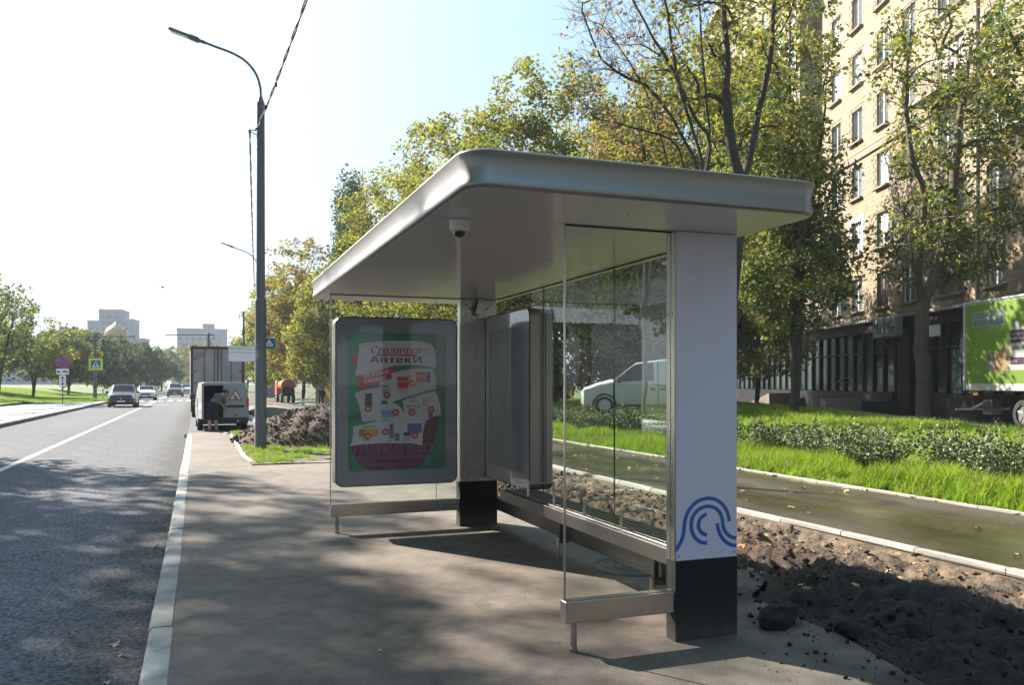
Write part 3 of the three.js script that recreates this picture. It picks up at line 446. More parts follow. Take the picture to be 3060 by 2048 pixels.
function leafMesh(spots, kind) {                 // spots: { p, n, size, c }
  const L = LEAF[kind], nv = L.p.length, P = new Float32Array(spots.length * nv * 3), N = new Float32Array(spots.length * nv * 3), C = new Float32Array(spots.length * nv * 3), I = new Uint32Array(spots.length * L.t.length * 3);
  const a = V(0, 0, 0), b = V(0, 0, 0), up = V(0, 1, 0), t = V(0, 0, 0); let k = 0, q = 0;
  spots.forEach((s, i) => {
    t.set(s.r1, s.r2, s.r3); a.crossVectors(s.n, t).normalize(); b.crossVectors(s.n, a).normalize();
    for (let j = 0; j < nv; j++) { const [u, v] = L.p[j], w = L.d[j]; for (let c = 0; c < 3; c++) { const e = 'xyz'[c]; P[k * 3 + c] = s.p[e] + s.size * (a[e] * u + b[e] * (v - 0.5) + s.n[e] * w); N[k * 3 + c] = s.n[e]; C[k * 3 + c] = s.c[c]; } k++; }
    for (const f of L.t) for (const v of f) I[q++] = i * nv + v;
  });
  const g = new THREE.BufferGeometry(); g.setAttribute('position', new THREE.BufferAttribute(P, 3)); g.setAttribute('normal', new THREE.BufferAttribute(N, 3)); g.setAttribute('color', new THREE.BufferAttribute(C, 3)); g.setIndex(new THREE.BufferAttribute(I, 1)); return g;
}
function leafSpot(p, out, size, pal, f, tilt = 0.55) {
  const n = V(f() * 2 - 1, f() * 2 - 1, f() * 2 - 1).multiplyScalar(0.9).addScaledVector(out, 0.35); n.y += tilt; n.normalize();
  const c = pal[Math.floor(f() * pal.length)], k = 0.7 + 0.6 * f();
  return { p, n, size: size * (0.65 + 0.7 * f()), c: [c[0] * k, c[1] * k, c[2] * k], r1: f() * 2 - 1, r2: f() * 2 - 1, r3: f() * 2 - 1 };
}
function ribbonTubes(chains, uvs = 1) {          // chains of { p, r }; one skin per chain
  const pos = [], nor = [], uv = [], idx = []; const d = V(0, 0, 0), A = V(0, 0, 0), B = V(0, 0, 0);
  for (const ch of chains) {
    const sides = ch[0].r > 0.09 ? 10 : ch[0].r > 0.03 ? 6 : ch[0].r > 0.012 ? 4 : 3, base = pos.length / 3; let run = 0;
    ch.forEach((q, i) => {
      d.copy(ch[Math.min(i + 1, ch.length - 1)].p).sub(ch[Math.max(i - 1, 0)].p).normalize();
      if (i === 0) { A.set(Math.abs(d.x) < 0.8 ? 1 : 0, 0, Math.abs(d.x) < 0.8 ? 0 : 1); }
      A.addScaledVector(d, -A.dot(d)).normalize(); B.crossVectors(d, A);
      if (i) run += q.p.distanceTo(ch[i - 1].p);
      for (let k = 0; k <= sides; k++) { const a = (k / sides) * Math.PI * 2, ca = Math.cos(a), sa = Math.sin(a), w = q.r > 0.1 ? 1 + 0.12 * Math.sin(3 * a + run * 1.3) : 1; const nx = A.x * ca + B.x * sa, ny = A.y * ca + B.y * sa, nz = A.z * ca + B.z * sa; pos.push(q.p.x + nx * q.r * w, q.p.y + ny * q.r * w, q.p.z + nz * q.r * w); nor.push(nx, ny, nz); uv.push((k / sides) * uvs, run * 0.6); }
    });
    const m = sides + 1; for (let i = 0; i < ch.length - 1; i++) for (let k = 0; k < sides; k++) { const a = base + i * m + k; idx.push(a, a + 1, a + m, a + 1, a + m + 1, a + m); }
  }
  const g = new THREE.BufferGeometry(); g.setAttribute('position', new THREE.Float32BufferAttribute(pos, 3)); g.setAttribute('normal', new THREE.Float32BufferAttribute(nor, 3)); g.setAttribute('uv', new THREE.Float32BufferAttribute(uv, 2)); g.setIndex(idx); return g;
}
let treeSeed = 100;
// o: stems (polylines from the base), blobs ([x, y, z, rx, ry, rz, share]), n clumps, per leaves in each, leaf size, pal, kind, r trunk radius, gap (0..1), clump radius
function tree(name, label, category, p, o, group) {
  const f = mulberry(treeSeed++), t = thing(name, label, category, p, 0, group), nodes = [], kids = [];
  const add = (q, par) => { nodes.push({ p: q, par, w: 0, leaf: false }); return nodes.length - 1; };
  const root = add(V(0, -0.25, 0), -1), tops = [];
  for (const st of o.stems) {
    let prev = root, from = st.from !== undefined ? tops[st.from] : undefined, pts = st.pts ?? st;
    let start = from === undefined ? V(0, 0, 0) : nodes[from].p; if (from !== undefined) prev = from;
    const curve = new THREE.CatmullRomCurve3([start.clone(), ...pts.map((q) => V(...q))]), n = Math.max(3, Math.ceil(curve.getLength() / 0.55));
    for (let i = from === undefined ? 0 : 1; i <= n; i++) { const q = curve.getPoint(i / n); if (i && i < n) q.add(V((f() - 0.5) * 0.07, 0, (f() - 0.5) * 0.07)); prev = add(q, prev); }
    tops.push(prev);
  }
  const minY = o.minY ?? 1.6, tips = [], tot = o.blobs.reduce((s, b) => s + (b[6] ?? b[3] * b[4] * b[5]), 0);
  for (const b of o.blobs) {
    const want = Math.round((o.n * (b[6] ?? b[3] * b[4] * b[5])) / tot);
    for (let k = 0, tries = 0; k < want && tries < want * 30; tries++) {
      const q = V(f() * 2 - 1, f() * 2 - 1, f() * 2 - 1), L = q.length(); if (L > 1 || L < 0.05) continue;
      if (f() > 0.25 + 0.75 * L) continue;
      const wob = 0.82 + 0.4 * vn3(q.x * 1.7 + treeSeed * 3.1, q.y * 1.7, q.z * 1.7); q.multiplyScalar(wob);
      const w = V(b[0] + q.x * b[3], b[1] + q.y * b[4], b[2] + q.z * b[5]); if (w.y < minY) continue;
      if (vn3(w.x * 0.9 + treeSeed * 7.7, w.y * 0.9, w.z * 0.9) < (o.gap ?? 0.3)) continue;
      tips.push({ w, c: V(b[0], b[1], b[2]) }); k++;
    }
  }
  const axis = (w) => { let m = 1e9; for (const n of nodes) { const d = n.p.distanceTo(w); if (d < m) m = d; } return m; };
  const stemNodes = nodes.length; tips.forEach((q) => { q.a = axis(q.w); }); tips.sort((a, b) => a.a - b.a);
  for (const tip of tips) {
    let best = -1, bd = 1e9;
    for (let i = 1; i < nodes.length; i++) { const n = nodes[i], dx = tip.w.x - n.p.x, dy = tip.w.y - n.p.y, dz = tip.w.z - n.p.z, d = Math.sqrt(dx * dx + dy * dy + dz * dz), drop = dy / (d + 0.01), c = d * (1 + (drop < 0.15 ? (0.15 - drop) * (o.weep ? 0.3 : 1.3) : 0)) + (i < stemNodes && n.p.y < minY * 0.8 ? 3 : 0); if (c < bd) { bd = c; best = i; } }
    const a = nodes[best].p, d = a.distanceTo(tip.w), n = clamp(Math.ceil(d / 0.5), 1, 12); let prev = best; const jit = 0.10 * Math.min(d, 1.2), lift = (o.weep ? -0.05 : 0.10) * d;
    for (let i = 1; i <= n; i++) { const s = i / n, q = a.clone().lerp(tip.w, s); q.y += lift * Math.sin(Math.PI * s) * (o.weep ? -3 : 1); if (i < n) q.add(V((f() - 0.5) * jit, (f() - 0.5) * jit, (f() - 0.5) * jit)); prev = add(q, prev); }
    nodes[prev].leaf = true; tip.node = prev;
  }
  for (let i = nodes.length - 1; i > 0; i--) { const n = nodes[i]; if (n.w === 0) n.w = 1; nodes[n.par].w += n.w; }
  const W = nodes[0].w, R = o.r, rad = (w) => Math.max(o.twig ?? 0.005, R * Math.pow(w / W, o.taper ?? 0.62));
  const child = nodes.map(() => []); nodes.forEach((n, i) => { if (n.par >= 0) child[n.par].push(i); });
  const chains = [], todo = [[0, -1]];
  while (todo.length) {
    const [s, par] = todo.pop(), ch = []; if (par >= 0) ch.push({ p: nodes[par].p, r: Math.min(rad(nodes[s].w) * 1.15, rad(nodes[par].w)) });
    let i = s; for (;;) { ch.push({ p: nodes[i].p, r: rad(nodes[i].w) }); const cs = child[i]; if (!cs.length) break; let m = cs[0]; for (const c of cs) if (nodes[c].w > nodes[m].w) m = c; for (const c of cs) if (c !== m) todo.push([c, i]); i = m; }
    if (ch.length > 1) { if (par < 0) ch[0].r *= 1.35; chains.push(ch); }
  }
  part('trunk', ribbonTubes(chains, 2), o.bark ?? M.bark, t);
  // twigs and leaves
  const spots = [], cr = o.cr ?? 0.5, twigs = [];
  for (const tip of tips) {
    const pal = o.pal2 && f() < (o.mix ?? 0.3) ? o.pal2 : o.pal, m = Math.round(o.per * (0.5 + f()));
    if (o.twigs) for (let k = 0; k < o.twigs; k++) { const e = tip.w.clone().add(V((f() - 0.6) * 2.0, (f() - 0.25) * 1.7, (f() - 0.5) * 1.8).multiplyScalar(cr)), mid = tip.w.clone().lerp(e, 0.5).add(V((f() - 0.5), (f() - 0.5), (f() - 0.5)).multiplyScalar(0.12)); twigs.push([{ p: tip.w, r: 0.006 }, { p: mid, r: 0.005 }, { p: e, r: 0.0035 }]); }
    for (let k = 0; k < m; k++) {
      const q = V(f() * 2 - 1, f() * 2 - 1, f() * 2 - 1); if (q.lengthSq() > 1) { k--; continue; }
      q.multiplyScalar(cr); q.y *= o.weep ? 1.9 : 0.75; q.add(tip.w); if (o.weep) q.y -= cr * 0.7;
      const out = tip.w.clone().sub(tip.c).normalize(); spots.push(leafSpot(q, out, o.leaf, pal, f, o.weep ? -0.1 : 0.5));
    }
  }
  if (twigs.length) { part('twigs', ribbonTubes(twigs), o.bark ?? M.bark, t).userData.kind = 'stuff'; }
  const crown = part('crown', leafMesh(spots, o.kind ?? 'plain'), o.mat ?? M.leaf, t); crown.userData.kind = 'stuff';
  return t;
}
const gy = (x, z) => lawnY(x, z) - 0.02;
// maples on the lawn in front of the shops
tree('maple_tree', 'dark-trunked maple with low dense foliage just right of the white pillar', 'tree', [19.1, gy(19.1, -23.4), -23.4], { stems: [[[0.02, 1.6, 0], [-0.15, 3.2, 0.1], [-0.05, 5.2, 0.1], [-0.25, 8.2, 0.2], [-0.3, 11.5, 0.1], [-0.2, 14.5, 0]], { from: 0, pts: [[-0.25, 15.2, 0]] }, { pts: [[0.05, 2.2, 0.05], [0.12, 4.2, 0.1], [0.5, 7.2, 0.3], [0.9, 10.5, 0.4], [1.2, 13.5, 0.5]] }], blobs: [[-0.2, 5.0, 0, 2.0, 2.3, 2.0, 6], [-1.1, 8.4, 0, 1.9, 2.4, 2.1, 4], [0.2, 8.0, 0.3, 1.1, 2.2, 1.8, 1.2], [-0.7, 12.8, 0, 2.0, 2.8, 2.2, 2.2]], n: 420, per: 40, leaf: 0.165, kind: 'lobed', pal: PAL.green, pal2: PAL.maple, mix: 0.5, r: 0.22, gap: 0.30, cr: 0.5, bark: M.barkDark, minY: 2.4 }, 'maples on the lawn');
tree('maple_tree', 'forked maple with thin leafy crown beside the parked green truck', 'tree', [23.5, gy(23.5, -22.1), -22.1], { stems: [[[-0.05, 1.5, 0], [-0.15, 2.6, 0], [-0.1, 4.0, 0]], { from: 0, pts: [[-0.3, 5.5, 0.1], [-0.1, 7.6, 0.1], [-0.75, 9.2, 0.2], [-0.9, 11.4, 0.1], [-0.5, 14.2, 0]] }, { from: 0, pts: [[0.35, 5.0, 0.1], [0.75, 6.6, 0.2], [1.2, 8.6, 0.2], [1.6, 10.5, 0], [2.2, 13.4, 0]] }, { from: 0, pts: [[-1.3, 6.6, 0.5], [-2.3, 9.0, 0.5]] }], blobs: [[-1.6, 12.6, 0.3, 1.3, 1.6, 1.4, 0.7], [0.2, 6.2, 0.2, 2.6, 1.5, 2.4, 2.6], [1.3, 9.4, 0.2, 2.3, 2.6, 2.4, 4.2], [1.2, 13.2, 0, 2.3, 2.6, 2.4, 2.6], [2.6, 6.8, 0, 2.2, 1.7, 1.6, 1.6], [3.2, 10.6, 0, 2.0, 2.4, 1.8, 1.6]], n: 360, per: 22, leaf: 0.17, kind: 'lobed', pal: PAL.green, pal2: PAL.maple, mix: 0.55, r: 0.235, gap: 0.36, cr: 0.55, bark: M.bark, minY: 4.6, taper: 0.5 }, 'maples on the lawn');
tree('maple_tree', 'maple at the right edge whose thick grey limb slants up across the facade', 'tree', [25.2, gy(25.2, -16.6), -16.6], { stems: [[[-0.1, 3, 0], [-0.5, 6.2, 0], [-1.0, 8.2, -0.2], [-2.3, 9.7, -0.6], [-3.1, 11.3, -0.9], [-3.8, 13.4, -1.2]], { pts: [[0.1, 4, 0], [0.5, 8, 0], [0.6, 12, 0]] }], blobs: [[-2.2, 11.2, -0.5, 2.4, 2.0, 2.0, 2], [0.3, 8.8, 0, 2.0, 2.4, 2, 2], [-0.3, 6.2, 0.2, 1.7, 1.2, 1.6, 0.8]], n: 200, per: 26, leaf: 0.165, kind: 'lobed', pal: PAL.green, pal2: PAL.maple, mix: 0.6, r: 0.2, gap: 0.36, cr: 0.5, bark: M.bark, minY: 4.4 }, 'maples on the lawn');
// nearer trees behind the shelter
tree('maple_tree', 'yellowing maple whose two stems part in a V just above the roof', 'tree', [14.28, gy(14.28, -20.3), -20.3], { stems: [[[0, 2, 0], [0.15, 4.5, 0], [0.42, 7.15, 0]], { from: 0, pts: [[0.0, 8.2, 0.1], [-0.18, 9.8, 0.15], [-0.28, 11.5, 0.2], [-0.43, 13.6, 0.2]] }, { from: 0, pts: [[0.7, 8.0, 0], [1.05, 9.4, 0], [1.25, 10.6, 0.1], [1.5, 12.5, 0.1], [1.55, 14, 0.1]] }], blobs: [[-0.9, 10.3, -0.9, 1.9, 1.4, 1.2, 2], [1.1, 10.0, -1.0, 1.7, 1.6, 1.2, 2], [0.2, 12.8, 0, 2.5, 2.0, 2.0, 3], [0.2, 6.4, -1.2, 1.9, 1.5, 1.0, 1.2]], n: 240, per: 26, leaf: 0.14, kind: 'lobed', pal: PAL.maple, pal2: PAL.yellow, mix: 0.5, r: 0.19, gap: 0.36, cr: 0.5, bark: M.barkDark, minY: 3.4, taper: 0.5 }, 'trees behind the shelter');
tree('bare_tree', 'half-bare tree with long dark arching boughs above the roof', 'tree', [13.35, gy(13.35, -20.2), -20.2], { stems: [[[0, 2.5, 0], [0.02, 5.0, 0], [0.0, 7.1, 0]], { from: 0, pts: [[0.1, 8.4, 0.1], [-0.5, 9.0, 0.2], [-1.35, 10.4, 0.3], [-2.1, 11.2, 0.4], [-2.9, 12.6, 0.4], [-3.6, 14.0, 0.5]] }, { pts: [[0, 2.5, 0], [-0.1, 4.6, 0.1], [-0.7, 7.0, 0.2], [-1.1, 8.1, 0.3], [-2.3, 8.4, 0.3], [-3.6, 8.5, 0.4]] }, { pts: [[0, 2.5, 0], [-0.25, 5.0, 0.1], [-1.3, 7.6, 0.2], [-1.9, 9.2, 0.3], [-2.9, 10.5, 0.4], [-4.0, 11.2, 0.4]] }, { from: 0, pts: [[-0.2, 8.2, 0], [-0.9, 9.8, 0.1], [-1.2, 11.6, 0.1], [-1.9, 13.8, 0.1]] }, { from: 0, pts: [[-0.5, 7.9, 0.2], [-1.9, 9.5, 0.3], [-3.2, 10.0, 0.3], [-4.3, 11.9, 0.4]] }, { from: 0, pts: [[0.2, 8.6, 0], [0.0, 10.4, 0], [-0.3, 13.6, 0]] }], blobs: [[-2.5, 11.9, 0.3, 2.0, 2.4, 1.5, 3], [-2.6, 9.3, 0.3, 1.9, 1.5, 1.3, 1.6], [-0.6, 12.4, 0.2, 1.6, 2.0, 1.4, 1.2]], n: 460, per: 2.2, leaf: 0.12, kind: 'lobed', pal: PAL.rust, pal2: PAL.yellow, mix: 0.18, r: 0.13, gap: 0.12, cr: 0.5, bark: M.barkDark, twigs: 3, minY: 6.5, taper: 0.66 }, 'trees behind the shelter');
tree('slim_tree', 'slender straight tree with sparse yellow leaves left of the bare boughs', 'tree', [13.2, gy(13.2, -23.3), -23.3], { stems: [[[0.02, 2.5, 0], [0, 5, 0], [0.05, 7.6, 0], [-0.15, 10, 0]], { pts: [[0.05, 3, 0], [0.5, 6.6, 0.1], [1.0, 8.4, 0.1]] }, { pts: [[0, 3, 0], [-0.8, 6.8, 0.1], [-1.6, 7.6, 0.2]] }], blobs: [[-0.2, 8.0, 0, 2.1, 2.2, 1.6]], n: 150, per: 17, leaf: 0.13, kind: 'lobed', pal: PAL.yellow, pal2: PAL.rust, mix: 0.25, r: 0.12, gap: 0.42, cr: 0.45, bark: M.barkDark, twigs: 2, minY: 4.5 }, 'trees behind the shelter');
// the belt of trees along the path, from behind the shelter to the far end
const belt = [
  [16.0, -36.8, 17.6, 3.3, 'yellow', 'maple', 'tall olive-yellow tree above the left half of the roof'], [17.2, -31.8, 13.6, 2.8, 'yellow', 'maple', 'bushy gold-tinged tree behind the bare boughs'], [20.2, -33.6, 16.0, 3.2, 'maple', 'yellow', 'full green-gold tree behind the slender tree'], [22.6, -32.0, 18.5, 3.0, 'maple', 'green', 'green tree rising behind the V-stemmed maple'],
  [27.0, -36.0, 18.5, 3.2, 'maple', 'green', 'tall tree partly hiding the end of the facade'], [12.6, -36.2, 14.6, 3.4, 'yellow', 'maple', 'golden tree above the front corner of the roof'], [12.9, -44.5, 16.6, 3.4, 'yellow', 'maple', 'broad ochre tree left of the roof corner'], [11.9, -53.5, 16.4, 3.3, 'yellow', 'maple', 'rounded yellow tree half way along the belt'],
  [9.8, -66.0, 11.5, 2.9, 'maple', 'yellow', 'low green tree beside the yellow fence'], [30.2, -45.8, 13.5, 3.2, 'green', 'maple', 'dark leafy tree close to the far end of the shop fronts'], [26.4, -41.0, 13, 3.0, 'green', 'maple', 'leafy tree between the V-stemmed maple and the shop fronts'], [8.5, -74.0, 14.4, 3.4, 'yellow', 'rust', 'brownish round tree right of the lamp post'], [7.4, -86.0, 13.0, 3.0, 'yellow', 'maple', 'yellow-leaved tree behind the lamp post'], [9.0, -105.0, 13.0, 3.4, 'far', 'yellow', 'pale small tree just left of the lamp post'],
];
for (const [x, z, h, w, a, b, what] of belt) {
  const H = h - 0.6, far = -z > 60, n = far ? 400 : 460, lowY = 1.5;
  tree('street_tree', what, 'tree', [x, gy(x, z), z], { stems: [[[0.1, 1.6, 0], [-0.15, H * 0.45, 0.1], [0.1, H * 0.8, 0]], { pts: [[0.05, 1.4, 0], [w * 0.35, H * 0.4, 0.2], [w * 0.55, H * 0.7, 0.2]] }, { pts: [[0, 1.6, 0], [-w * 0.4, H * 0.38, -0.2], [-w * 0.6, H * 0.62, 0.3]] }], blobs: [[0, H * 0.72, 0, w, H * 0.27, w, 5], [w * 0.4, H * 0.45, 0.3, w * 0.85, H * 0.25, w * 0.8, 3.5], [-w * 0.45, H * 0.42, 0.3, w * 0.85, H * 0.26, w * 0.8, 3.5], [0, H * 0.22, 0.4, w * 0.95, H * 0.14, w * 0.8, 1.8]], n, per: far ? 46 : 62, leaf: far ? 0.23 : 0.19, pal: PAL[a], pal2: PAL[b], mix: 0.35, r: 0.2, gap: 0.28, cr: 0.62, bark: M.barkDark, minY: lowY }, 'trees along the path');
}
tree('birch_tree', 'tall drooping dark green birch standing behind the yellow trees', 'tree', [11.4, 0, -66.5], { stems: [[[0, 6, 0], [0.1, 12, 0], [0, 17.5, 0]]], blobs: [[0, 15, 0, 1.5, 3.2, 1.5, 2], [0.2, 10.5, 0, 2.2, 4.0, 2.0, 4], [-0.2, 6.5, 0, 2.3, 3, 2.2, 2]], n: 340, per: 42, leaf: 0.23, pal: PAL.birch, r: 0.2, gap: 0.25, cr: 0.6, weep: true, bark: M.barkDark, minY: 3 }, 'trees along the path');
// dark undergrowth behind the shelter
const under = [[13.6, -40, 2.6], [15.5, -46, 2.8], [17.4, -41, 2.9], [19.4, -36.6, 2.6], [21.6, -37.5, 2.9], [12.5, -58, 2.4], [24.0, -38, 2.6]];
under.forEach(([x, z, h], i) => tree('thicket_bush', ['dark bush seen through the far glass above the poster', 'dark bush behind the corner column', 'shadowed bush seen behind the grey light box', 'dark bush left of the white parked van', 'dark bush behind the bonnet of the white parked van', 'dark bush by the end of the yellow fence', 'shadowed bush behind the cabin of the white parked van'][i], 'bush', [x, gy(x, z), z], { stems: [[[0.1, 0.6, 0], [0.2, h * 0.7, 0]], { pts: [[-0.3, 0.8, 0], [-0.7, h * 0.7, 0]] }, { pts: [[0.3, 0.8, 0.1], [0.8, h * 0.65, 0.2]] }], blobs: [[0, h * 0.62, 0, 2.3, h * 0.55, 1.6]], n: 160, per: 40, leaf: 0.18, pal: PAL.green, pal2: PAL.birch, mix: 0.5, r: 0.07, gap: 0.2, cr: 0.5, bark: M.barkDark, minY: 0.3 }, 'bushes behind the shelter'));
// trees across the street
const across = [
  [-15.2, -78.2, 10.6, 3.6, 'far', 'maple', 'airy tree on the left lawn at the frame edge', 0.52], [-14.6, -90, 8.8, 3.2, 'far', 'yellow', 'V-trunked olive tree on the left lawn', 0.45], [-19.5, -96, 10.5, 3.6, 'far', 'green', 'tree behind the airy tree on the left lawn', 0.3],
  [-14.2, -110, 8.0, 3.4, 'far', 'yellow', 'round olive tree behind the no-stopping sign', 0.26], [-12.6, -121, 8.4, 3.4, 'birch', 'far', 'dark tree behind the crossing sign', 0.2], [-10.6, -135, 8.2, 3.6, 'birch', 'far', 'dark tree behind the black car', 0.2], [-8.0, -150, 8.6, 3.2, 'birch', 'far', 'dark pointed tree behind the silver saloon', 0.2], [-6.6, -176, 8.2, 3.8, 'far', 'birch', 'hazy low tree far down on the left side', 0.2], [-17.5, -130, 9, 4.2, 'birch', 'far', 'dark tree filling the gap behind the two road signs', 0.2], [-13.5, -160, 10, 4.6, 'birch', 'far', 'broad dark tree below the golden dome', 0.2], [-4.0, -215, 11, 4.6, 'far', 'maple', 'hazy tree far down the street left of the box truck', 0.2], [1.5, -190, 11, 4.2, 'far', 'yellow', 'hazy tree hidden partly by the box truck', 0.2], [9, -170, 10, 4.2, 'far', 'maple', 'hazy tree far down the street right of the box truck', 0.25],
];
for (const [x, z, h, w, a, b, what, gap] of across) tree('lawn_tree', what, 'tree', [x, x < -12.6 ? 0.05 + 0.9 * smoothstep(-x, 12.6, 22) - 0.05 : -0.02, z], { stems: [[[0.1, 1.2, 0], [-0.6, h * 0.45, 0.1], [-0.9, h * 0.8, 0]], { pts: [[0.1, 1.0, 0], [0.7, h * 0.42, 0.2], [1.5, h * 0.75, 0.2]] }], blobs: [[0, h * 0.62, 0, w, h * 0.36, w, 5], [w * 0.35, h * 0.4, 0.2, w * 0.8, h * 0.25, w * 0.8, 2], [-w * 0.4, h * 0.36, 0.2, w * 0.8, h * 0.25, w * 0.8, 2]], n: gap > 0.3 ? 170 : 260, per: gap > 0.3 ? 24 : 36, leaf: gap > 0.3 ? 0.26 : 0.31, pal: PAL[a], pal2: PAL[b], mix: 0.35, r: 0.19, gap, cr: 0.62, bark: M.barkDark, minY: gap > 0.25 ? 2.0 : 0.4 }, 'trees across the street');
// the row on the near left, whose shade falls over the road and the stop
[[-11.6, -27.6, 14.6], [-11.8, -22.6, 16.2], [-11.2, -17.6, 16.6], [-11.8, -12.4, 16.4], [-11.3, -7.2, 16.2], [-11.6, -2.0, 16.6]].forEach(([x, z, h], i) => tree('avenue_tree', ['farthest', 'second farthest', 'third farthest', 'third nearest', 'second nearest', 'nearest'][i] + ' of the six tall trees outside the left frame edge that shade the road', 'tree', [x, 0, z], { stems: [[[0.1, 3, 0], [0, h * 0.5, 0.1], [0.1, h * 0.85, 0]], { pts: [[0.1, 3, 0], [1.2, h * 0.45, 0.3], [2, h * 0.7, 0.3]] }, { pts: [[0, 3, 0], [-1.3, h * 0.45, -0.3], [-2.0, h * 0.7, 0.2]] }], blobs: [[0, h * 0.7, 0, 3.5, h * 0.29, 3.6, 5], [0.8, h * 0.42, 0.5, 3.0, h * 0.2, 3.2, 3], [-0.8, h * 0.42, -0.4, 3.0, h * 0.2, 3, 3]], n: 430, per: 46, leaf: 0.24, pal: PAL.maple, pal2: PAL.green, mix: 0.4, r: 0.22, gap: 0.34, cr: 0.62, bark: M.bark, minY: 3 }, 'avenue trees on the left'));

// trees that stand behind and beside the viewer; the shelter's bright metal and glass mirror them
[[-11.6, 3, 15], [-11.9, 10.5, 14.5], [-11.4, 18, 15], [12.5, 2.5, 13], [13.5, 9.5, 14], [12.2, 16.5, 13.5], [4.4, 22, 12], [16.5, -6.5, 13]].forEach(([x, z, h], i) => tree('park_tree', ['first tree behind the viewer on the left pavement', 'second tree behind the viewer on the left pavement', 'third tree behind the viewer on the left pavement', 'first tree behind the viewer beyond the path', 'second tree behind the viewer beyond the path', 'third tree behind the viewer beyond the path', 'tree straight behind the viewer on the right side', 'tree beyond the path outside the right frame edge'][i], 'tree', [x, x > 9 ? lawnY(x, z) - 0.02 : 0, z], { stems: [[[0.1, 3, 0], [0, h * 0.5, 0.1], [0.1, h * 0.85, 0]]], blobs: [[0, h * 0.62, 0, 3.6, h * 0.36, 3.6, 5]], n: 200, per: 22, leaf: 0.42, pal: PAL.maple, pal2: PAL.green, mix: 0.5, r: 0.2, gap: 0.2, cr: 0.75, bark: M.bark, minY: 2.2 }, 'trees round the viewer'));

// hedge bushes beside the path
{
  const hz = []; for (let i = 0; i < 21; i++) hz.push(-6.0 - i * 1.2);
  const words = ['nearest the camera at the right edge', 'second from the right edge', 'third from the right edge', 'fourth from the right edge, below the rear wheel of the truck', 'fifth from the right edge, below the green truck', 'sixth from the right edge', 'seventh from the right edge, below the forked maple', 'eighth from the right edge', 'ninth from the right edge', 'standing alone in the gap of the row', 'just left of the gap in the row', 'right beside the white pillar', 'hidden mostly by the white pillar', 'just behind the white pillar', 'seen through the glass below the rear of the white van', 'seen through the glass below the middle of the white van', 'seen through the glass below the cabin door of the white van', 'seen through the glass below the bonnet of the white van', 'seen through the glass below the nose of the white van', 'seen through the glass just left of the white van', 'farthest, seen through the glass beside the grey light box'];
  hz.forEach((z, i) => {
    const f = mulberry(500 + i), x = 11.95 + (f() - 0.5) * 0.7, h = (i === 9 ? 0.85 : 0.74 + 0.36 * f()) * (i > 13 ? 0.95 : 1), w = i === 9 ? 0.42 : 0.58 + 0.3 * f(), y = lawnY(x, z), t = thing('hedge_bush', 'grey-green hedge bush ' + words[i], 'bush', [x, y - 0.02, z], 0, 'hedge bushes beside the path'), chains = [], spots = [];
    for (let k = 0; k < 38; k++) { const a = f() * 6.283, r = w * Math.sqrt(f()), tip = V(Math.cos(a) * r, h * (0.55 + 0.5 * f()) * (1 - 0.25 * (r / w)), Math.sin(a) * r), b = V(tip.x * 0.25, 0, tip.z * 0.25), mid = b.clone().lerp(tip, 0.55).add(V((f() - 0.5) * 0.1, 0, (f() - 0.5) * 0.1)); chains.push([{ p: b, r: 0.008 }, { p: mid, r: 0.006 }, { p: tip, r: 0.003 }]); for (let q = 0; q < 60; q++) { const s = 0.22 + 0.8 * f(), p = s < 0.55 ? b.clone().lerp(mid, s / 0.55) : mid.clone().lerp(tip, (s - 0.55) / 0.45); p.add(V((f() - 0.5) * 0.22, (f() - 0.5) * 0.16, (f() - 0.5) * 0.22)); spots.push(leafSpot(p, V(0, 0.3, 0), 0.058, [[0.12, 0.15, 0.075], [0.09, 0.12, 0.05], [0.165, 0.185, 0.11], [0.07, 0.10, 0.04], [0.15, 0.19, 0.05]], f, 0.4)); } }
    part('stems', ribbonTubes(chains), M.barkDark, t).userData.kind = 'stuff'; part('foliage', leafMesh(spots, 'plain'), M.leafGloss, t).userData.kind = 'stuff';
  });
}
// grass: tufts of bent blades
function tuftGeo(seed, n, h, spread) {
  const f = mulberry(seed), pos = [], idx = [], nor = [];
  for (let i = 0; i < n; i++) { const a = f() * 6.283, r = spread * Math.sqrt(f()), bx = Math.cos(a) * r, bz = Math.sin(a) * r, dir = f() * 6.283, hh = h * (0.5 + 0.7 * f()), lean = hh * (0.15 + 0.55 * f()), w = 0.0045 + 0.004 * f(), wx = -Math.sin(dir) * w, wz = Math.cos(dir) * w, k = pos.length / 3, mx = bx + Math.cos(dir) * lean * 0.35, mz = bz + Math.sin(dir) * lean * 0.35; pos.push(bx - wx, 0, bz - wz, bx + wx, 0, bz + wz, mx - wx * 0.8, hh * 0.6, mz - wz * 0.8, mx + wx * 0.8, hh * 0.6, mz + wz * 0.8, bx + Math.cos(dir) * lean, hh, bz + Math.sin(dir) * lean); for (let q = 0; q < 5; q++) nor.push(-Math.cos(dir) * 0.55, 0.8, -Math.sin(dir) * 0.55); idx.push(k, k + 1, k + 2, k + 1, k + 3, k + 2, k + 2, k + 3, k + 4); }
  const g = new THREE.BufferGeometry(); g.setAttribute('position', new THREE.Float32BufferAttribute(pos, 3)); g.setAttribute('normal', new THREE.Float32BufferAttribute(nor, 3)); g.setIndex(idx); return g;
}
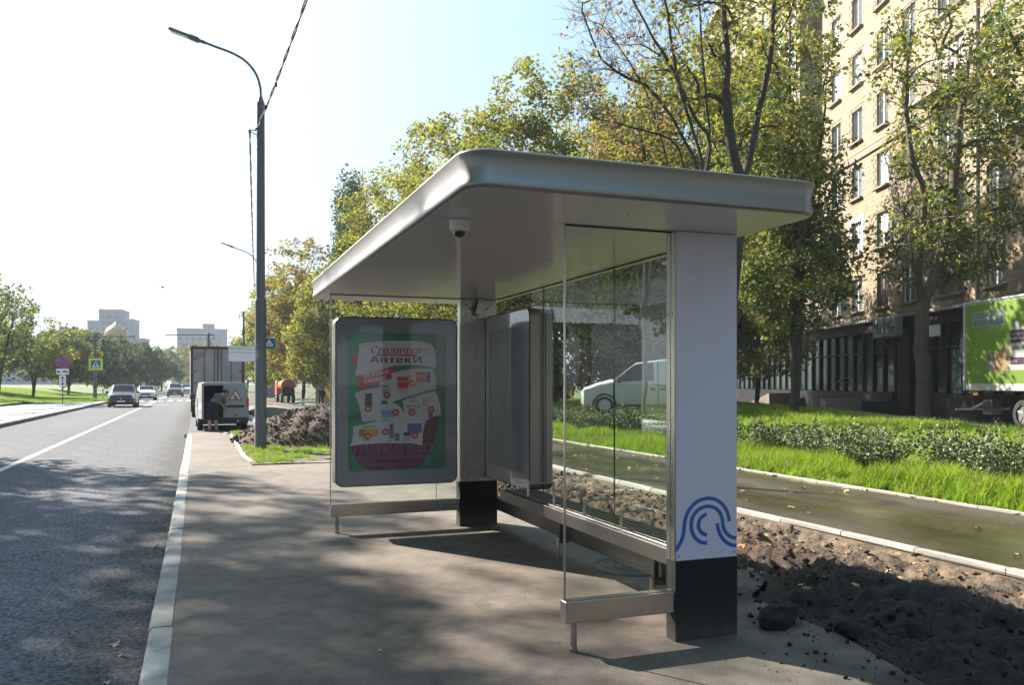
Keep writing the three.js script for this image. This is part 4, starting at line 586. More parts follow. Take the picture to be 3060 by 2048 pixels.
function scatter(name, geo, mat, list, label, category) {        // list of [x, y, z, turn, scale, scaleY, color]
  const m = new THREE.InstancedMesh(geo, mat, list.length), e = new THREE.Euler(), q = new THREE.Quaternion(), X = new THREE.Matrix4();
  list.forEach(([x, y, z, a, s, sy, c, rx = 0, rz = 0], i) => { q.setFromEuler(e.set(rx, a, rz)); X.compose(V(x, y, z), q, V(s, sy ?? s, s)); m.setMatrixAt(i, X); m.setColorAt(i, new THREE.Color().setRGB(...c)); });
  m.name = numbered(name); m.userData.kind = 'stuff'; if (label) tag(m, label, category); scene.add(m); return m;
}
{
  const f = mulberry(900), tall = [], low = [], plot = [];
  const tone = (x = 0, z = 0) => { const k = (0.7 + 0.5 * f()) * (0.75 + 0.5 * fbm(x * 0.7, z * 0.7, 3)); return f() < 0.12 ? [0.34 * k, 0.31 * k, 0.08 * k] : [0.22 * k, 0.35 * k, 0.015 * k]; };
  for (let i = 0; i < 15000; i++) { const z = 1 - 36 * f(), x = 9.52 + 3.2 * f(); if (fbm(x * 1.2, z * 1.2, 2) < 0.25) continue; const edge = smoothstep(x, 9.5, 9.9); tall.push([x, lawnY(x, z) - 0.01, z, f() * 6.3, (0.75 + 0.5 * f()), (0.55 + 0.5 * f()) * (0.5 + 0.5 * edge) * (0.35 + 1.3 * fbm(x * 0.9, z * 0.9, 3)), tone(x, z)]); }
  for (let i = 0; i < 17000; i++) { const z = 0 - 40 * f(), x = 12.7 + 16 * f(); if (toFacade(x, z) > -7.6) continue; low.push([x, lawnY(x, z) - 0.01, z, f() * 6.3, 1.1, 0.5 + 0.4 * f(), tone(x, z)]); }
  for (let i = 0; i < 2600; i++) { const x = 1.05 + 4 * f(), z = -17.25 - 11 * f(); if (heapY(x, z) > 0.05 || (fbm(x * 1.3 + 4, z * 1.3, 2) > 0.53 && x > 1.8)) continue; plot.push([x, plotY(x, z) - 0.01, z, f() * 6.3, 0.7, 0.3 + 0.25 * f(), tone()]); }
  scatter('tall_grass', tuftGeo(1, 16, 0.30, 0.09), M.blade, tall, 'tall bright green grass along the far edge of the path', 'grass');
  scatter('lawn_grass', tuftGeo(2, 14, 0.26, 0.12), M.blade, low, 'shorter grass of the lawn behind the hedge', 'grass');
  scatter('plot_grass', tuftGeo(3, 14, 0.22, 0.09), M.blade, plot, 'short grass round the foot of the lamp post', 'grass');
  const left = []; for (let i = 0; i < 5000; i++) { const x = -12.7 - 14 * f(), z = -70 - 45 * f(); left.push([x, 0.05 + 0.9 * smoothstep(-x, 12.6, 22), z, f() * 6.3, 2.2, 0.8, tone()]); }
  for (let i = 0; i < 3000; i++) { const x = -7.4 - 5.2 * f(), z = -78 - 40 * f(); left.push([x, 0.02, z, f() * 6.3, 2.0, 0.8, tone()]); }
  scatter('verge_grass', tuftGeo(4, 12, 0.24, 0.12), M.blade, left, 'grass of the sunlit lawn across the street', 'grass');
}
// loose soil and litter
{
  const clod = (seed) => { const g = new THREE.IcosahedronGeometry(1, 2), f = mulberry(seed), p = g.attributes.position, o = f() * 50; for (let i = 0; i < p.count; i++) { const v = V(p.getX(i), p.getY(i), p.getZ(i)), k = 0.72 + 0.62 * vn3(v.x * 1.6 + o, v.y * 1.6, v.z * 1.6 + o) - 0.25 * vn3(v.x * 5 + o, v.y * 5, v.z * 5); p.setXYZ(i, v.x * k, v.y * k * 0.75, v.z * k); } g.computeVertexNormals(); return toCreasedNormals(g, 0.7); };
  const f = mulberry(950), list = [], heap = [], rnd = () => [f() * 6.3, f() * 6.3];
  const soil = () => { const k = 0.6 + 0.8 * f(); return [0.10 * k, 0.07 * k, 0.052 * k]; }, brown = () => { const k = 0.5 + 0.9 * f(); return [0.42 * k, 0.27 * k, 0.165 * k]; }, earth = () => { const k = 0.5 + 0.9 * f(); return [0.25 * k, 0.16 * k, 0.108 * k]; };
  for (let i = 0; i < 5200; i++) { const z = 3 - 19.5 * f(), x = paveRight(z) + 0.05 + 2.4 * f(); if (x > 6.2) continue; const s = 0.005 + 0.028 * Math.pow(f(), 4), [a, b] = rnd(); list.push([x, soilY(x, z) + s * 0.3, z, a, s, s, (z < -6.2 || x > 5.3 + 0.3 * f()) && f() < 0.9 ? brown() : soil(), b, 0]); }
  for (let i = 0; i < 240; i++) { const z = -2 - 4.4 * f(), x = paveRight(z) - 0.75 * Math.pow(f(), 2.2), s = 0.004 + 0.02 * Math.pow(f(), 3), [a, b] = rnd(); list.push([x, s * 0.4, z, a, s, s, soil(), b, 0]); }
  for (let i = 0; i < 6500; i++) { const x = 0.7 + 5.2 * f(), z = -26 + 6 * f(); const h = heapY(x, z); if (h < 0.1) continue; const s = 0.010 + 0.036 * Math.pow(f(), 3), [a, b] = rnd(); const k = f() < 0.10 ? [0.5, 0.36, 0.25] : earth(); heap.push([x, h + s * 0.2, z, a, s, s, k, b, 0]); }
  const grit = []; for (let i = 0; i < 2600; i++) { const z = 2 - 27 * Math.pow(f(), 1.3), x = -0.31 - 0.75 * Math.pow(f(), 2.4), s = 0.0015 + 0.006 * Math.pow(f(), 3), k = 0.5 + 0.9 * f(), [a, b] = rnd(); grit.push([x, -0.12 + s * 0.4, z, a, s, s, f() < 0.25 ? [1.2 * k, 1.05 * k, 0.8 * k] : [0.7 * k, 0.62 * k, 0.5 * k], b, 0]); }
  scatter('gutter_grit', clod(7), M.clod, grit, 'fine grit lying in the gutter along the kerb', 'grit');
  const chips = []; for (let i = 0; i < 3000; i++) { const z = 1 - 13 * Math.pow(f(), 1.2), x = -0.1 + (paveRight(z) + 0.05) * f(), s = 0.0012 + 0.0042 * Math.pow(f(), 4), k = 0.5 + 0.9 * f(), [a, b] = rnd(); chips.push([x, s * 0.3, z, a, s, s, f() < 0.5 ? [1.3 * k, 1.15 * k, 0.95 * k] : [0.25 * k, 0.2 * k, 0.16 * k], b, 0]); }
  scatter('pavement_grit', clod(8), M.clod, chips, 'fine grit strewn over the pavement round the shelter', 'grit');
  scatter('loose_soil', clod(5), M.clod, list, 'loose crumbs of dark soil along the dug-up strip', 'soil');
  scatter('heap_clods', clod(6), M.clod, heap, 'clods covering the dark soil heap by the lamp post', 'soil');
  const big = solo('soil_clod', (() => { const g = clod(9); g.scale(0.2, 0.13, 0.12); g.rotateY(0.3); g.translate(3.62, 0.055, -4.62); return g; })(), std([0.045, 0.036, 0.030], 0.97, { map: again(texSoil, 3), bumpMap: texSoilBump, bumpScale: 0.01 }), 'large dark clod of soil lying on the pavement right of the pillar', 'soil clod');
  solo('soil_clod', (() => { const g = clod(12); g.scale(0.12, 0.07, 0.08); g.rotateY(1.3); g.translate(3.92, 0.03, -4.28); return g; })(), big.material, 'smaller flat clod at the edge of the dug-up strip', 'soil clod');
  // dead leaves on the soil and by the path
  const lg = leafMesh([{ p: V(0, 0, 0), n: V(0, 1, 0), size: 0.09, c: [1, 1, 1], r1: 1, r2: 0, r3: 0.3 }], 'lobed'), dead = [];
  for (let i = 0; i < 760; i++) { const onPath = f() < 0.42, z = onPath ? 2 - 28 * f() : -5.5 - 11 * f(), x = onPath ? (f() < 0.7 ? 9.36 + 0.22 * f() : 6.6 + 2.7 * f()) : paveRight(z) + 0.1 + 2.1 * f(), k = 0.7 + 0.6 * f(); dead.push([x, (onPath ? 0.022 : soilY(x, z) + 0.012), z, f() * 6.3, 0.6 + 0.7 * f(), undefined, [[0.36 * k, 0.2 * k, 0.08 * k], [0.42 * k, 0.3 * k, 0.14 * k], [0.28 * k, 0.17 * k, 0.09 * k]][i % 3], (f() - 0.5) * 0.9, (f() - 0.5) * 0.9]); }
  const dm = std(1, 0.9, { side: THREE.DoubleSide }); scatter('leaf_litter', lg, dm, dead, 'dry brown leaves strewn over the soil and along the path', 'leaf litter');
  const curl = leafMesh([{ p: V(0, 0.012, 0), n: V(0.2, 1, 0).normalize(), size: 0.085, c: [1, 1, 1], r1: 1, r2: 0, r3: 0.3 }, { p: V(0.02, 0.02, 0.01), n: V(-0.8, 0.7, 0.2).normalize(), size: 0.05, c: [1, 1, 1], r1: 0.3, r2: 0, r3: 1 }], 'lobed'); const cm = std([0.42, 0.36, 0.24], 0.9, { side: THREE.DoubleSide });
  let first; [[-0.52, -6.1, -0.12], [-0.46, -5.85, -0.12], [-0.5, -5.35, -0.12], [-0.55, -4.95, -0.12], [-0.48, -4.6, -0.12], [-0.62, -4.42, -0.12], [-0.42, -9.6, -0.12], [-0.5, -16.0, -0.12], [-0.75, -4.5, -0.12], [1.02, -5.0, 0]].forEach(([x, z, y], i) => { const l = i === 9 ? 'small pale leaf lying alone on the pavement before the shelter' : 'dry curled leaf in the gutter beside the kerb, ' + ['seventh nearest of nine', 'sixth nearest of nine', 'fifth nearest of nine', 'fourth nearest of nine', 'third nearest of nine', 'nearest of nine', 'eighth nearest of nine', 'farthest of nine', 'second nearest of nine'][i]; if (!first) { first = solo('fallen_leaf', curl, cm, l, 'leaf', 'fallen leaves'); first.position.set(x, y, z); } else { const c = dup(first, [x, y, z], f() * 6, l); if (i === 9) delete c.userData.group; c.scale.setScalar(i === 9 ? 0.45 : 0.5 + 0.5 * f()); } });
}

// ───────────────────────── the apartment house behind the lawn ─────────────────────────
{
  const h = thing('apartment_house', 'tall beige tile-clad apartment house with shop fronts on the ground floor behind the trees', 'building', [FA[0], 0, FA[1]], Math.atan2(0.944, 0.331));
  // local x along the facade, z into the house
  const f = mulberry(31), rows = 9, sill = (r) => 5.5 + 3.1 * r, WH = 1.8, U0 = -10, U1 = 46, TOP = 34;
  const cols = [-7.6, -4.6, -1.4, 1.8, 5.1, 8.8, 11.5, 14.5, 17.3, 24.4, 27.2, 30.2, 33.2, 36.2, 39.2, 42.2].map((u) => [u, u === 5.1 || u === -7.6 ? 2.1 : 1.27]);
  M.wallBase = std([0.34, 0.28, 0.205], 0.9, { map: texPlaster }); M.tile = std(1, 0.75, { map: texPlaster }); M.frame = std(0.74, 0.5); M.sillStone = std([0.36, 0.30, 0.24], 0.9, { map: texPlaster }); M.cornice = std([0.42, 0.40, 0.37], 0.9, { map: texPlaster });
  const wall = []; let y = 4.95;
  for (let r = 0; r < rows; r++) { wall.push(box((U0 + U1) / 2, (y + sill(r)) / 2, 0.2, U1 - U0, sill(r) - y, 0.4)); let u = U0; for (const [c, w] of cols) { wall.push(box((u + c - w / 2) / 2, sill(r) + WH / 2, 0.2, c - w / 2 - u, WH, 0.4)); u = c + w / 2; } wall.push(box((u + U1) / 2, sill(r) + WH / 2, 0.2, U1 - u, WH, 0.4)); y = sill(r) + WH; }
  wall.push(box((U0 + U1) / 2, (y + TOP) / 2, 0.2, U1 - U0, TOP - y, 0.4));
  part('wall', wall, M.wallBase, h);
  part('wall_core', [box((U0 + U1) / 2, (TOP + 4.4) / 2, 7.5, U1 - U0, TOP - 4.4, 14.0)], std([0.10, 0.09, 0.08], 0.9), h);
  part('roof', box((U0 + U1) / 2, TOP + 0.15, 7, U1 - U0 + 0.8, 0.3, 15), M.cornice, h);
  // tiles, laid in courses round the windows
  const tiles = [], near = [], TW = 0.41, TH = 0.205, inHole = (u0, u1, y0, y1) => { for (let r = 0; r < rows; r++) if (y1 > sill(r) - 0.02 && y0 < sill(r) + WH + 0.02) for (const [c, w] of cols) if (u1 > c - w / 2 - 0.02 && u0 < c + w / 2 + 0.02) return true; return false; };
  for (let k = 0, yy = 5.06; yy < 29; k++, yy += TH + 0.012) for (let u = -4 + (k % 2) * 0.21; u < 27; u += TW + 0.012) {
    if (Math.abs(yy - 13.85) < 0.22) continue;
    let a = u, b = u + TW; if (inHole(a, b, yy, yy + TH)) continue;
    const p = Math.pow(f(), 1.6), c = [lerp(0.43, 0.36, p), lerp(0.34, 0.255, p), lerp(0.23, 0.15, p)], s = 0.9 + 0.22 * f();
    tiles.push([a + TW / 2, yy + TH / 2, c.map((q) => q * s), yy < 9.5 && u > 5 && u < 18.8 ? Math.hypot(u - 14, (yy - 6.5) * 2.5) : 1e9]);
  }
  const order = tiles.slice().sort((a, b) => a[3] - b[3]), single = new Set(order.slice(0, 290).map((t) => t));
  const tg = box(0, 0, 0, TW, TH, 0.03), tm = [[0.42, 0.33, 0.22], [0.40, 0.30, 0.19], [0.37, 0.27, 0.165], [0.44, 0.35, 0.245]].map((c) => std(c, 0.75, { map: texPlaster }));
  for (const t of single) { const m = part('facade_tile', tg, tm[Math.floor(f() * 4)], h); m.position.set(t[0], t[1], -0.004 - 0.006 * f()); }
  const rest = tiles.filter((t) => !single.has(t)), inst = new THREE.InstancedMesh(tg, M.tile, rest.length), X = new THREE.Matrix4();
  rest.forEach((t, i) => { X.makeTranslation(t[0], t[1], -0.004 - 0.006 * f()); inst.setMatrixAt(i, X); inst.setColorAt(i, new THREE.Color().setRGB(...t[2])); }); inst.name = 'facade_tiles'; inst.userData.kind = 'stuff'; inst.castShadow = inst.receiveShadow = true; h.add(inst);
  // windows
  const fr = (w) => merge([box(0, WH - 0.035, 0, w, 0.07, 0.07), box(0, 0.035, 0, w, 0.07, 0.07), box(-w / 2 + 0.035, WH / 2, 0, 0.07, WH - 0.14, 0.07), box(w / 2 - 0.035, WH / 2, 0, 0.07, WH - 0.14, 0.07), box(w > 2 ? -0.3 : 0.1, WH / 2, 0, 0.09, WH - 0.14, 0.062), ...(w > 2 ? [box(0.42, WH / 2, 0, 0.09, WH - 0.14, 0.062)] : [])]);
  const F1 = fr(1.27), F2 = fr(2.1), P1 = box(0, 0, 0, 1.15, WH - 0.12, 0.012), P2 = box(0, 0, 0, 1.98, WH - 0.12, 0.012), S1 = box(0, -0.05, -0.12, 1.5, 0.1, 0.3), S2 = box(0, -0.05, -0.12, 2.3, 0.1, 0.3);
  const paneM = [[0.04, 0.05, 0.06], [0.10, 0.11, 0.12], [0.34, 0.36, 0.38], [0.02, 0.025, 0.03], [0.42, 0.43, 0.44]].map((c) => phy(c, 0.35, { clearcoat: 1, clearcoatRoughness: 0.03 })), frames = [M.frame, M.frame, M.frame, std([0.25, 0.12, 0.06], 0.6), M.frame];
  for (let r = 0; r < rows; r++) for (const [c, w] of cols) { const W = part('window', w > 2 ? F2 : F1, frames[Math.floor(f() * 5)], h); W.position.set(c, sill(r), 0.16); const q = part('pane', w > 2 ? P2 : P1, paneM[Math.floor(f() * 5)], W); q.position.set(0, WH / 2, 0.005); const s = part('sill', w > 2 ? S2 : S1, M.sillStone, W); s.position.set(0, 0, -0.16 + 0.06); }
  { const s = part('window_surround', [box(14.5, sill(1) + WH + 0.16, -0.012, 1.75, 0.3, 0.05), box(13.76, sill(1) + 1.2, -0.012, 0.2, 1.5, 0.05), box(15.24, sill(1) + 1.2, -0.012, 0.2, 1.5, 0.05)], M.frame, h); s.userData.label = 'patch of white plaster round one window'; }
  part('string_course', [box((U0 + U1) / 2, 13.85, -0.06, U1 - U0, 0.2, 0.14), box((U0 + U1) / 2, 13.98, -0.03, U1 - U0, 0.06, 0.08)], M.sillStone, h);
  part('shop_cornice', [box((U0 + U1) / 2, 4.86, -0.14, U1 - U0, 0.13, 0.36), box((U0 + U1) / 2, 4.935, -0.10, U1 - U0, 0.03, 0.28)], M.cornice, h);
  for (const [u, r] of [[5.1, 1], [5.1, 3], [5.1, 5], [-1.4, 2], [-1.4, 4], [-7.6, 3]]) {            // balconies with bar railings
    const b = part('balcony', [box(u, sill(r) - 0.62, -0.55, 3.4, 0.16, 1.1)], M.cornice, h), bars = [box(u, sill(r) + 0.42, -1.06, 3.4, 0.05, 0.05)]; for (let i = 0; i <= 26; i++) bars.push(box(u - 1.68 + i * 0.129, sill(r) - 0.08, -1.06, 0.022, 0.96, 0.022)); for (const e of [-1.68, 1.68]) { bars.push(box(u + e, sill(r) + 0.42, -0.53, 0.05, 0.05, 1.02)); for (let i = 1; i < 8; i++) bars.push(box(u + e, sill(r) - 0.08, -1.06 + i * 0.13, 0.022, 0.96, 0.022)); } part('railing', bars, std([0.36, 0.30, 0.24], 0.8), b);
  }
  for (const [u, y0] of [[21.3, 15.6]]) { part('bay', [box(u, (y0 + 31) / 2, -0.55, 2.4, 31 - y0, 1.1)], M.wallBase, h); for (let r = 4; r < 8; r++) { const w = part('window', F1, M.frame, h); w.position.set(u, sill(r), -1.13); const q = part('pane', P1, paneM[1], w); q.position.set(0, WH / 2, 0.005); } }
  part('downpipe', [cyl(2.95, 19, -0.09, 0.06, 0.06, 28, 10)], M.cornice, h);
  // shop fronts
  const dark = phy(0.009, 0.6, { specularIntensity: 0.25 }); M.shop = phy([0.008, 0.016, 0.013], 0.05, { specularIntensity: 0.3 }); M.shopLight = phy([0.03, 0.048, 0.042], 0.06, { specularIntensity: 0.35 });
  part('shop_fascia', [box((U0 + U1) / 2, 4.52, 0.05, U1 - U0, 0.56, 0.3)], phy([0.016, 0.011, 0.010], 0.7, { specularIntensity: 0.25 }), h);
  part('shop_interior', box((U0 + U1) / 2, 2.3, 3.2, U1 - U0, 4.0, 5), std(0.01, 0.9), h);
  for (let u = -9.6; u < 45.8; u += 1.2) {
    if (Math.abs(u - 9.0) < 0.6) { part('pilaster', box(9.0, 2.12, -0.02, 1.16, 4.24, 0.3), std([0.06, 0.045, 0.043], 0.7, { map: texPlaster }), h); continue; }
    part('mullion', box(u - 0.6, 2.7, 0.08, 0.13, 3.1, 0.18), dark, h);
    const a = part('shop_pane', box(u, 2.15, 0.12, 1.08, 1.98, 0.02), f() < 0.3 ? M.shopLight : M.shop, h), b = part('shop_pane', box(u, 3.72, 0.12, 1.08, 1.02, 0.02), M.shop, h);
    a.rotation.y = (f() - 0.5) * 0.0; part('transom', box(u, 3.175, 0.1, 1.08, 0.09, 0.13), dark, h);
    part('plinth_slab', rbox(u, 0.56, 0.02, 1.19, 1.12, 0.3, 0.008), M.plinth ??= phy([0.012, 0.012, 0.016], 0.6, { specularIntensity: 0.3 }), h);
  }
  part('vent_grille', [box(6.35, 4.02, -0.02, 0.95, 0.62, 0.05), ...[0, 1, 2, 3, 4].map((i) => box(6.35, 3.80 + i * 0.11, -0.06, 0.86, 0.05, 0.03, 0, 0.5))], M.frame, h);
  part('entrance_block', [rbox(11.6, 0.37, -1.3, 5.2, 0.74, 1.7, 0.01)], phy([0.02, 0.022, 0.028], 0.5, { specularIntensity: 0.5 }), h);
  part('ramp', (() => { const g = prism([[0, 0], [5.2, 0.0], [5.2, 0.05], [0, 0.95]], 1.9); g.translate(22.2, 0, -2.3); return [g]; })(), M.pave, h);
  const rail = (pts) => tube(pts, 0.016, 20, 6);
  part('handrail', [rail([[10.6, 0.74, -1.9], [10.6, 1.7, -1.9], [12.4, 1.7, -1.9], [13.7, 0.8, -1.9]]), bar([11.5, 0.74, -1.9], [11.5, 1.7, -1.9], 0.018), rail([[24.5, 0.5, -2.3], [24.5, 1.6, -2.3], [22.6, 2.0, -2.3], [22.4, 1.0, -2.3]])], M.steelDark, h);
  for (const [u, i] of [[10.6, 0], [9.35, 1]]) {          // air conditioners on a bracket
    const [x, z] = facade(u, -0.45), a = thing('air_conditioner', i ? 'right-hand grey outdoor unit above the shop windows, half behind the forked tree' : 'left-hand grey outdoor unit on a bracket above the shop windows', 'air conditioner', [x, 3.86, z], Math.atan2(0.944, 0.331));
    part('casing', rbox(0, 0.49, 0, 1.06, 0.95, 0.4, 0.03), std([0.26, 0.27, 0.29], 0.6), a); part('grille', [...[0.1, 0.17, 0.24, 0.31].map((r) => place(new THREE.TorusGeometry(r, 0.008, 6, 28), -0.14, 0.49, -0.215)), box(-0.14, 0.49, -0.212, 0.66, 0.014, 0.01)], M.poleDark, a); part('sticker', box(0.36, 0.62, -0.204, 0.17, 0.26, 0.006), std([0.03, 0.04, 0.14], 0.5), a); part('bracket', [box(-0.42, -0.02, 0.1, 0.05, 0.05, 0.75), box(0.42, -0.02, 0.1, 0.05, 0.05, 0.75), box(0.42, -0.22, 0.25, 0.04, 0.04, 0.62, 0, 0.7)], M.poleDark, a);
  }
  { const [x, z] = facade(24.9, -3.6), r = thing('bicycle_rack', 'low rack of bent steel hoops before the dark shop plinth', 'bicycle rack', [x, lawnY(x, z) + 0.02, z], Math.atan2(0.944, 0.331)); for (let i = 0; i < 4; i++) part('hoop', rail([[i * 0.75, 0, 0], [i * 0.75, 0.7, 0.05], [i * 0.75, 0.86, 0.25], [i * 0.75, 0.7, 0.45], [i * 0.75, 0, 0.5]]), M.steel, r); part('base_bar', [box(1.1, 0.02, 0, 2.6, 0.03, 0.05), box(1.1, 0.02, 0.5, 2.6, 0.03, 0.05)], M.steel, r); }
}

// ───────────────────────── lamp posts, wires, signs ─────────────────────────
function lampPost(p, label, s = 1) {
  const t = thing('street_lamp', label, 'street lamp', p, 0, 'street lamps');
  const pole = part('pole', [cyl(0, 1.78, 0, 0.137, 0.132, 3.56, 20), cyl(0, 5.92, 0, 0.103, 0.093, 4.72, 18), cyl(0, 3.6, 0, 0.14, 0.112, 0.10, 20), cyl(0, 8.36, 0, 0.093, 0.03, 0.2, 18)], M.pole, t);
  part('base_flange', [cyl(0, 0.02, 0, 0.2, 0.2, 0.04, 20), ...[0, 1, 2, 3].map((i) => cyl(0.165 * Math.cos(i * 1.571), 0.055, 0.165 * Math.sin(i * 1.571), 0.016, 0.016, 0.05, 6))], M.poleDark, pole);
  part('band', [7.5, 7.3, 7.15, 6.3, 5.6, 4.9].map((y) => cyl(0, y, 0, 0.1, 0.1, 0.018, 18)), M.poleDark, pole);
  part('inspection_door', rbox(0.0, 0.75, 0.127, 0.1, 0.4, 0.02, 0.01), M.pole, pole);
  const ax = -0.94, az = -0.34, A = (d, y) => [ax * d, y, az * d];
  part('arm', [tube([A(0, 8.4), A(0.01, 8.65), A(0.12, 8.98), A(0.36, 9.27), A(0.68, 9.46), A(1.05, 9.60), A(1.5, 9.77)], 0.03, 30, 8)], M.pole, t);
  const dir = V(ax * 0.45, 0.17, az * 0.45).normalize(), aim = (g, q) => { M_.makeBasis(dir, V(0, 1, 0).addScaledVector(dir, -dir.y).normalize(), dir.clone().cross(V(0, 1, 0)).normalize()).setPosition(...q); g.applyMatrix4(M_); return g; };
  const at = (k) => [ax * 1.5 + dir.x * k, 9.77 + dir.y * k, az * 1.5 + dir.z * k];
  const hd = part('lamp_head', [aim(new RoundedBoxGeometry(0.56, 0.075, 0.22, 3, 0.035), at(0.42))], M.pole, t);
  part('lamp_lens', [aim(new RoundedBoxGeometry(0.44, 0.02, 0.16, 2, 0.008), at(0.44).map((v, i) => v - (i === 1 ? 0.04 : 0)))], M.lampGlass, hd);
  part('lamp_housing', [aim(new RoundedBoxGeometry(0.26, 0.12, 0.17, 3, 0.045), at(0.08)), bar(at(-0.2), at(0.02), 0.042)], M.pole, t);
  return t;
}
lampPost([1.4, 0, -20.73], 'tall grey street lamp rising from the grass plot by the soil heap');
lampPost([3.35, 0, -52.4], 'distant street lamp almost hidden behind the nearer one');
{ // wires
  const twist = (a, b, sag, n, r) => { const out = []; for (const ph of [0, Math.PI]) { const pts = []; for (let i = 0; i <= n; i++) { const t = i / n, q = (i / n) * n * 0.9 + ph; pts.push([lerp(a[0], b[0], t) + r * Math.cos(q), lerp(a[1], b[1], t) - sag * 4 * t * (1 - t) + r * Math.sin(q), lerp(a[2], b[2], t)]); } out.push(tube(pts, r * 0.9, n * 4, 5)); } return out; };
  const c1 = solo('overhead_cable', [...twist([1.32, 7.62, -20.6], [1.9, 7.9, 9], 0.62, 90, 0.014)], M.cable, 'twisted black cable running from the near street lamp up out of the frame', 'cable');
  part('cable_clamp', [rbox(1.3, 7.62, -20.62, 0.06, 0.05, 0.05, 0.01), rbox(1.34, 7.45, -18.4, 0.05, 0.09, 0.05, 0.01), rbox(1.4, 7.33, -16.6, 0.05, 0.08, 0.05, 0.01)], M.cable, c1);
  const c2 = solo('overhead_cable', [...twist([1.16, 7.62, -20.85], [3.2, 7.4, -52.3], 0.75, 90, 0.014)], M.cable, 'twisted black cable hanging between the two street lamps', 'cable');
  part('cable_bracket', [bar([1.34, 7.62, -20.75], [1.14, 7.64, -20.85], 0.012), bar([1.34, 7.5, -20.75], [1.14, 7.62, -20.85], 0.012), rbox(1.15, 7.6, -20.87, 0.04, 0.06, 0.04, 0.01)], M.cable, c2);
}
function board(t, name, w, h, y, draw, px = 256, o = {}) { const tex = canvasTex(px, Math.round((px * h) / w), draw), m = part(name, rbox(o.x ?? 0, y, o.z ?? 0.02, w, h, 0.02, 0.01), std([0.3, 0.3, 0.32], 0.6), t); const g = new THREE.ShapeGeometry(o.shape ?? rrect(w - 0.01, h - 0.01, Math.min(0.03, w * 0.1)), 24); const u = g.attributes.uv; for (let i = 0; i < u.count; i++) u.setXY(i, u.getX(i) / w + 0.5, u.getY(i) / h + 0.5); g.translate(o.x ?? 0, y, (o.z ?? 0.02) + 0.0125); if (o.disc) { m.geometry = cyl(0, y, 0.02, w / 2, w / 2, 0.02, 32, Math.PI / 2); } part(name + '_face', g, std(o.tone ?? 0.7, 0.55, { map: tex }), m); return m; }
{ // plate with the stop's line and the blue sign, both on the lamp post
  const t = thing('stop_plate', 'white information plate reaching out from the lamp post over the box truck', 'sign', [0.97, 2.29, -20.55], 0.06);
  board(t, 'plate', 0.6, 0.36, 0, (x, w, h) => { x.fillStyle = '#f2eef4'; x.fillRect(0, 0, w, h); x.fillStyle = '#b05a72'; for (let i = 14; i < w - 60; i += 11) x.fillRect(i, 16, 8, 7); x.fillStyle = '#4a4a78'; for (let i = 14; i < w - 16; i += 14) x.fillRect(i, 42, 12, 8); x.fillStyle = '#6a6670'; x.fillRect(26, 92, w - 46, 3); x.beginPath(); x.moveTo(14, 93); x.lineTo(30, 86); x.lineTo(30, 101); x.fill(); for (let i = 40; i < w - 20; i += 17) x.fillRect(i, 88, 12, 4); }, 384, { tone: 1 });
  part('bracket', [rbox(0.34, 0.14, 0.0, 0.12, 0.03, 0.02, 0.004), rbox(0.34, -0.13, 0.0, 0.12, 0.03, 0.02, 0.004)], M.poleDark, t);
  const b = thing('hump_sign', 'small blue square sign with a white triangle behind the lamp post', 'sign', [1.62, 2.57, -21.05], 0.0);
  board(b, 'plate', 0.28, 0.26, 0, (x, w, h) => { x.fillStyle = '#2166a8'; x.fillRect(0, 0, w, h); x.fillStyle = '#e8eef2'; x.beginPath(); x.moveTo(w * 0.12, h * 0.72); x.lineTo(w * 0.5, h * 0.12); x.lineTo(w * 0.88, h * 0.72); x.fill(); x.fillStyle = '#2166a8'; x.beginPath(); x.ellipse(w * 0.5, h * 0.62, w * 0.2, h * 0.09, 0, Math.PI, 0); x.fill(); x.fillStyle = '#e8eef2'; x.fillRect(w * 0.2, h * 0.76, w * 0.6, h * 0.05); }, 128);
  part('bracket', [rbox(-0.13, 0, -0.01, 0.2, 0.03, 0.02, 0.004)], M.poleDark, b);
}
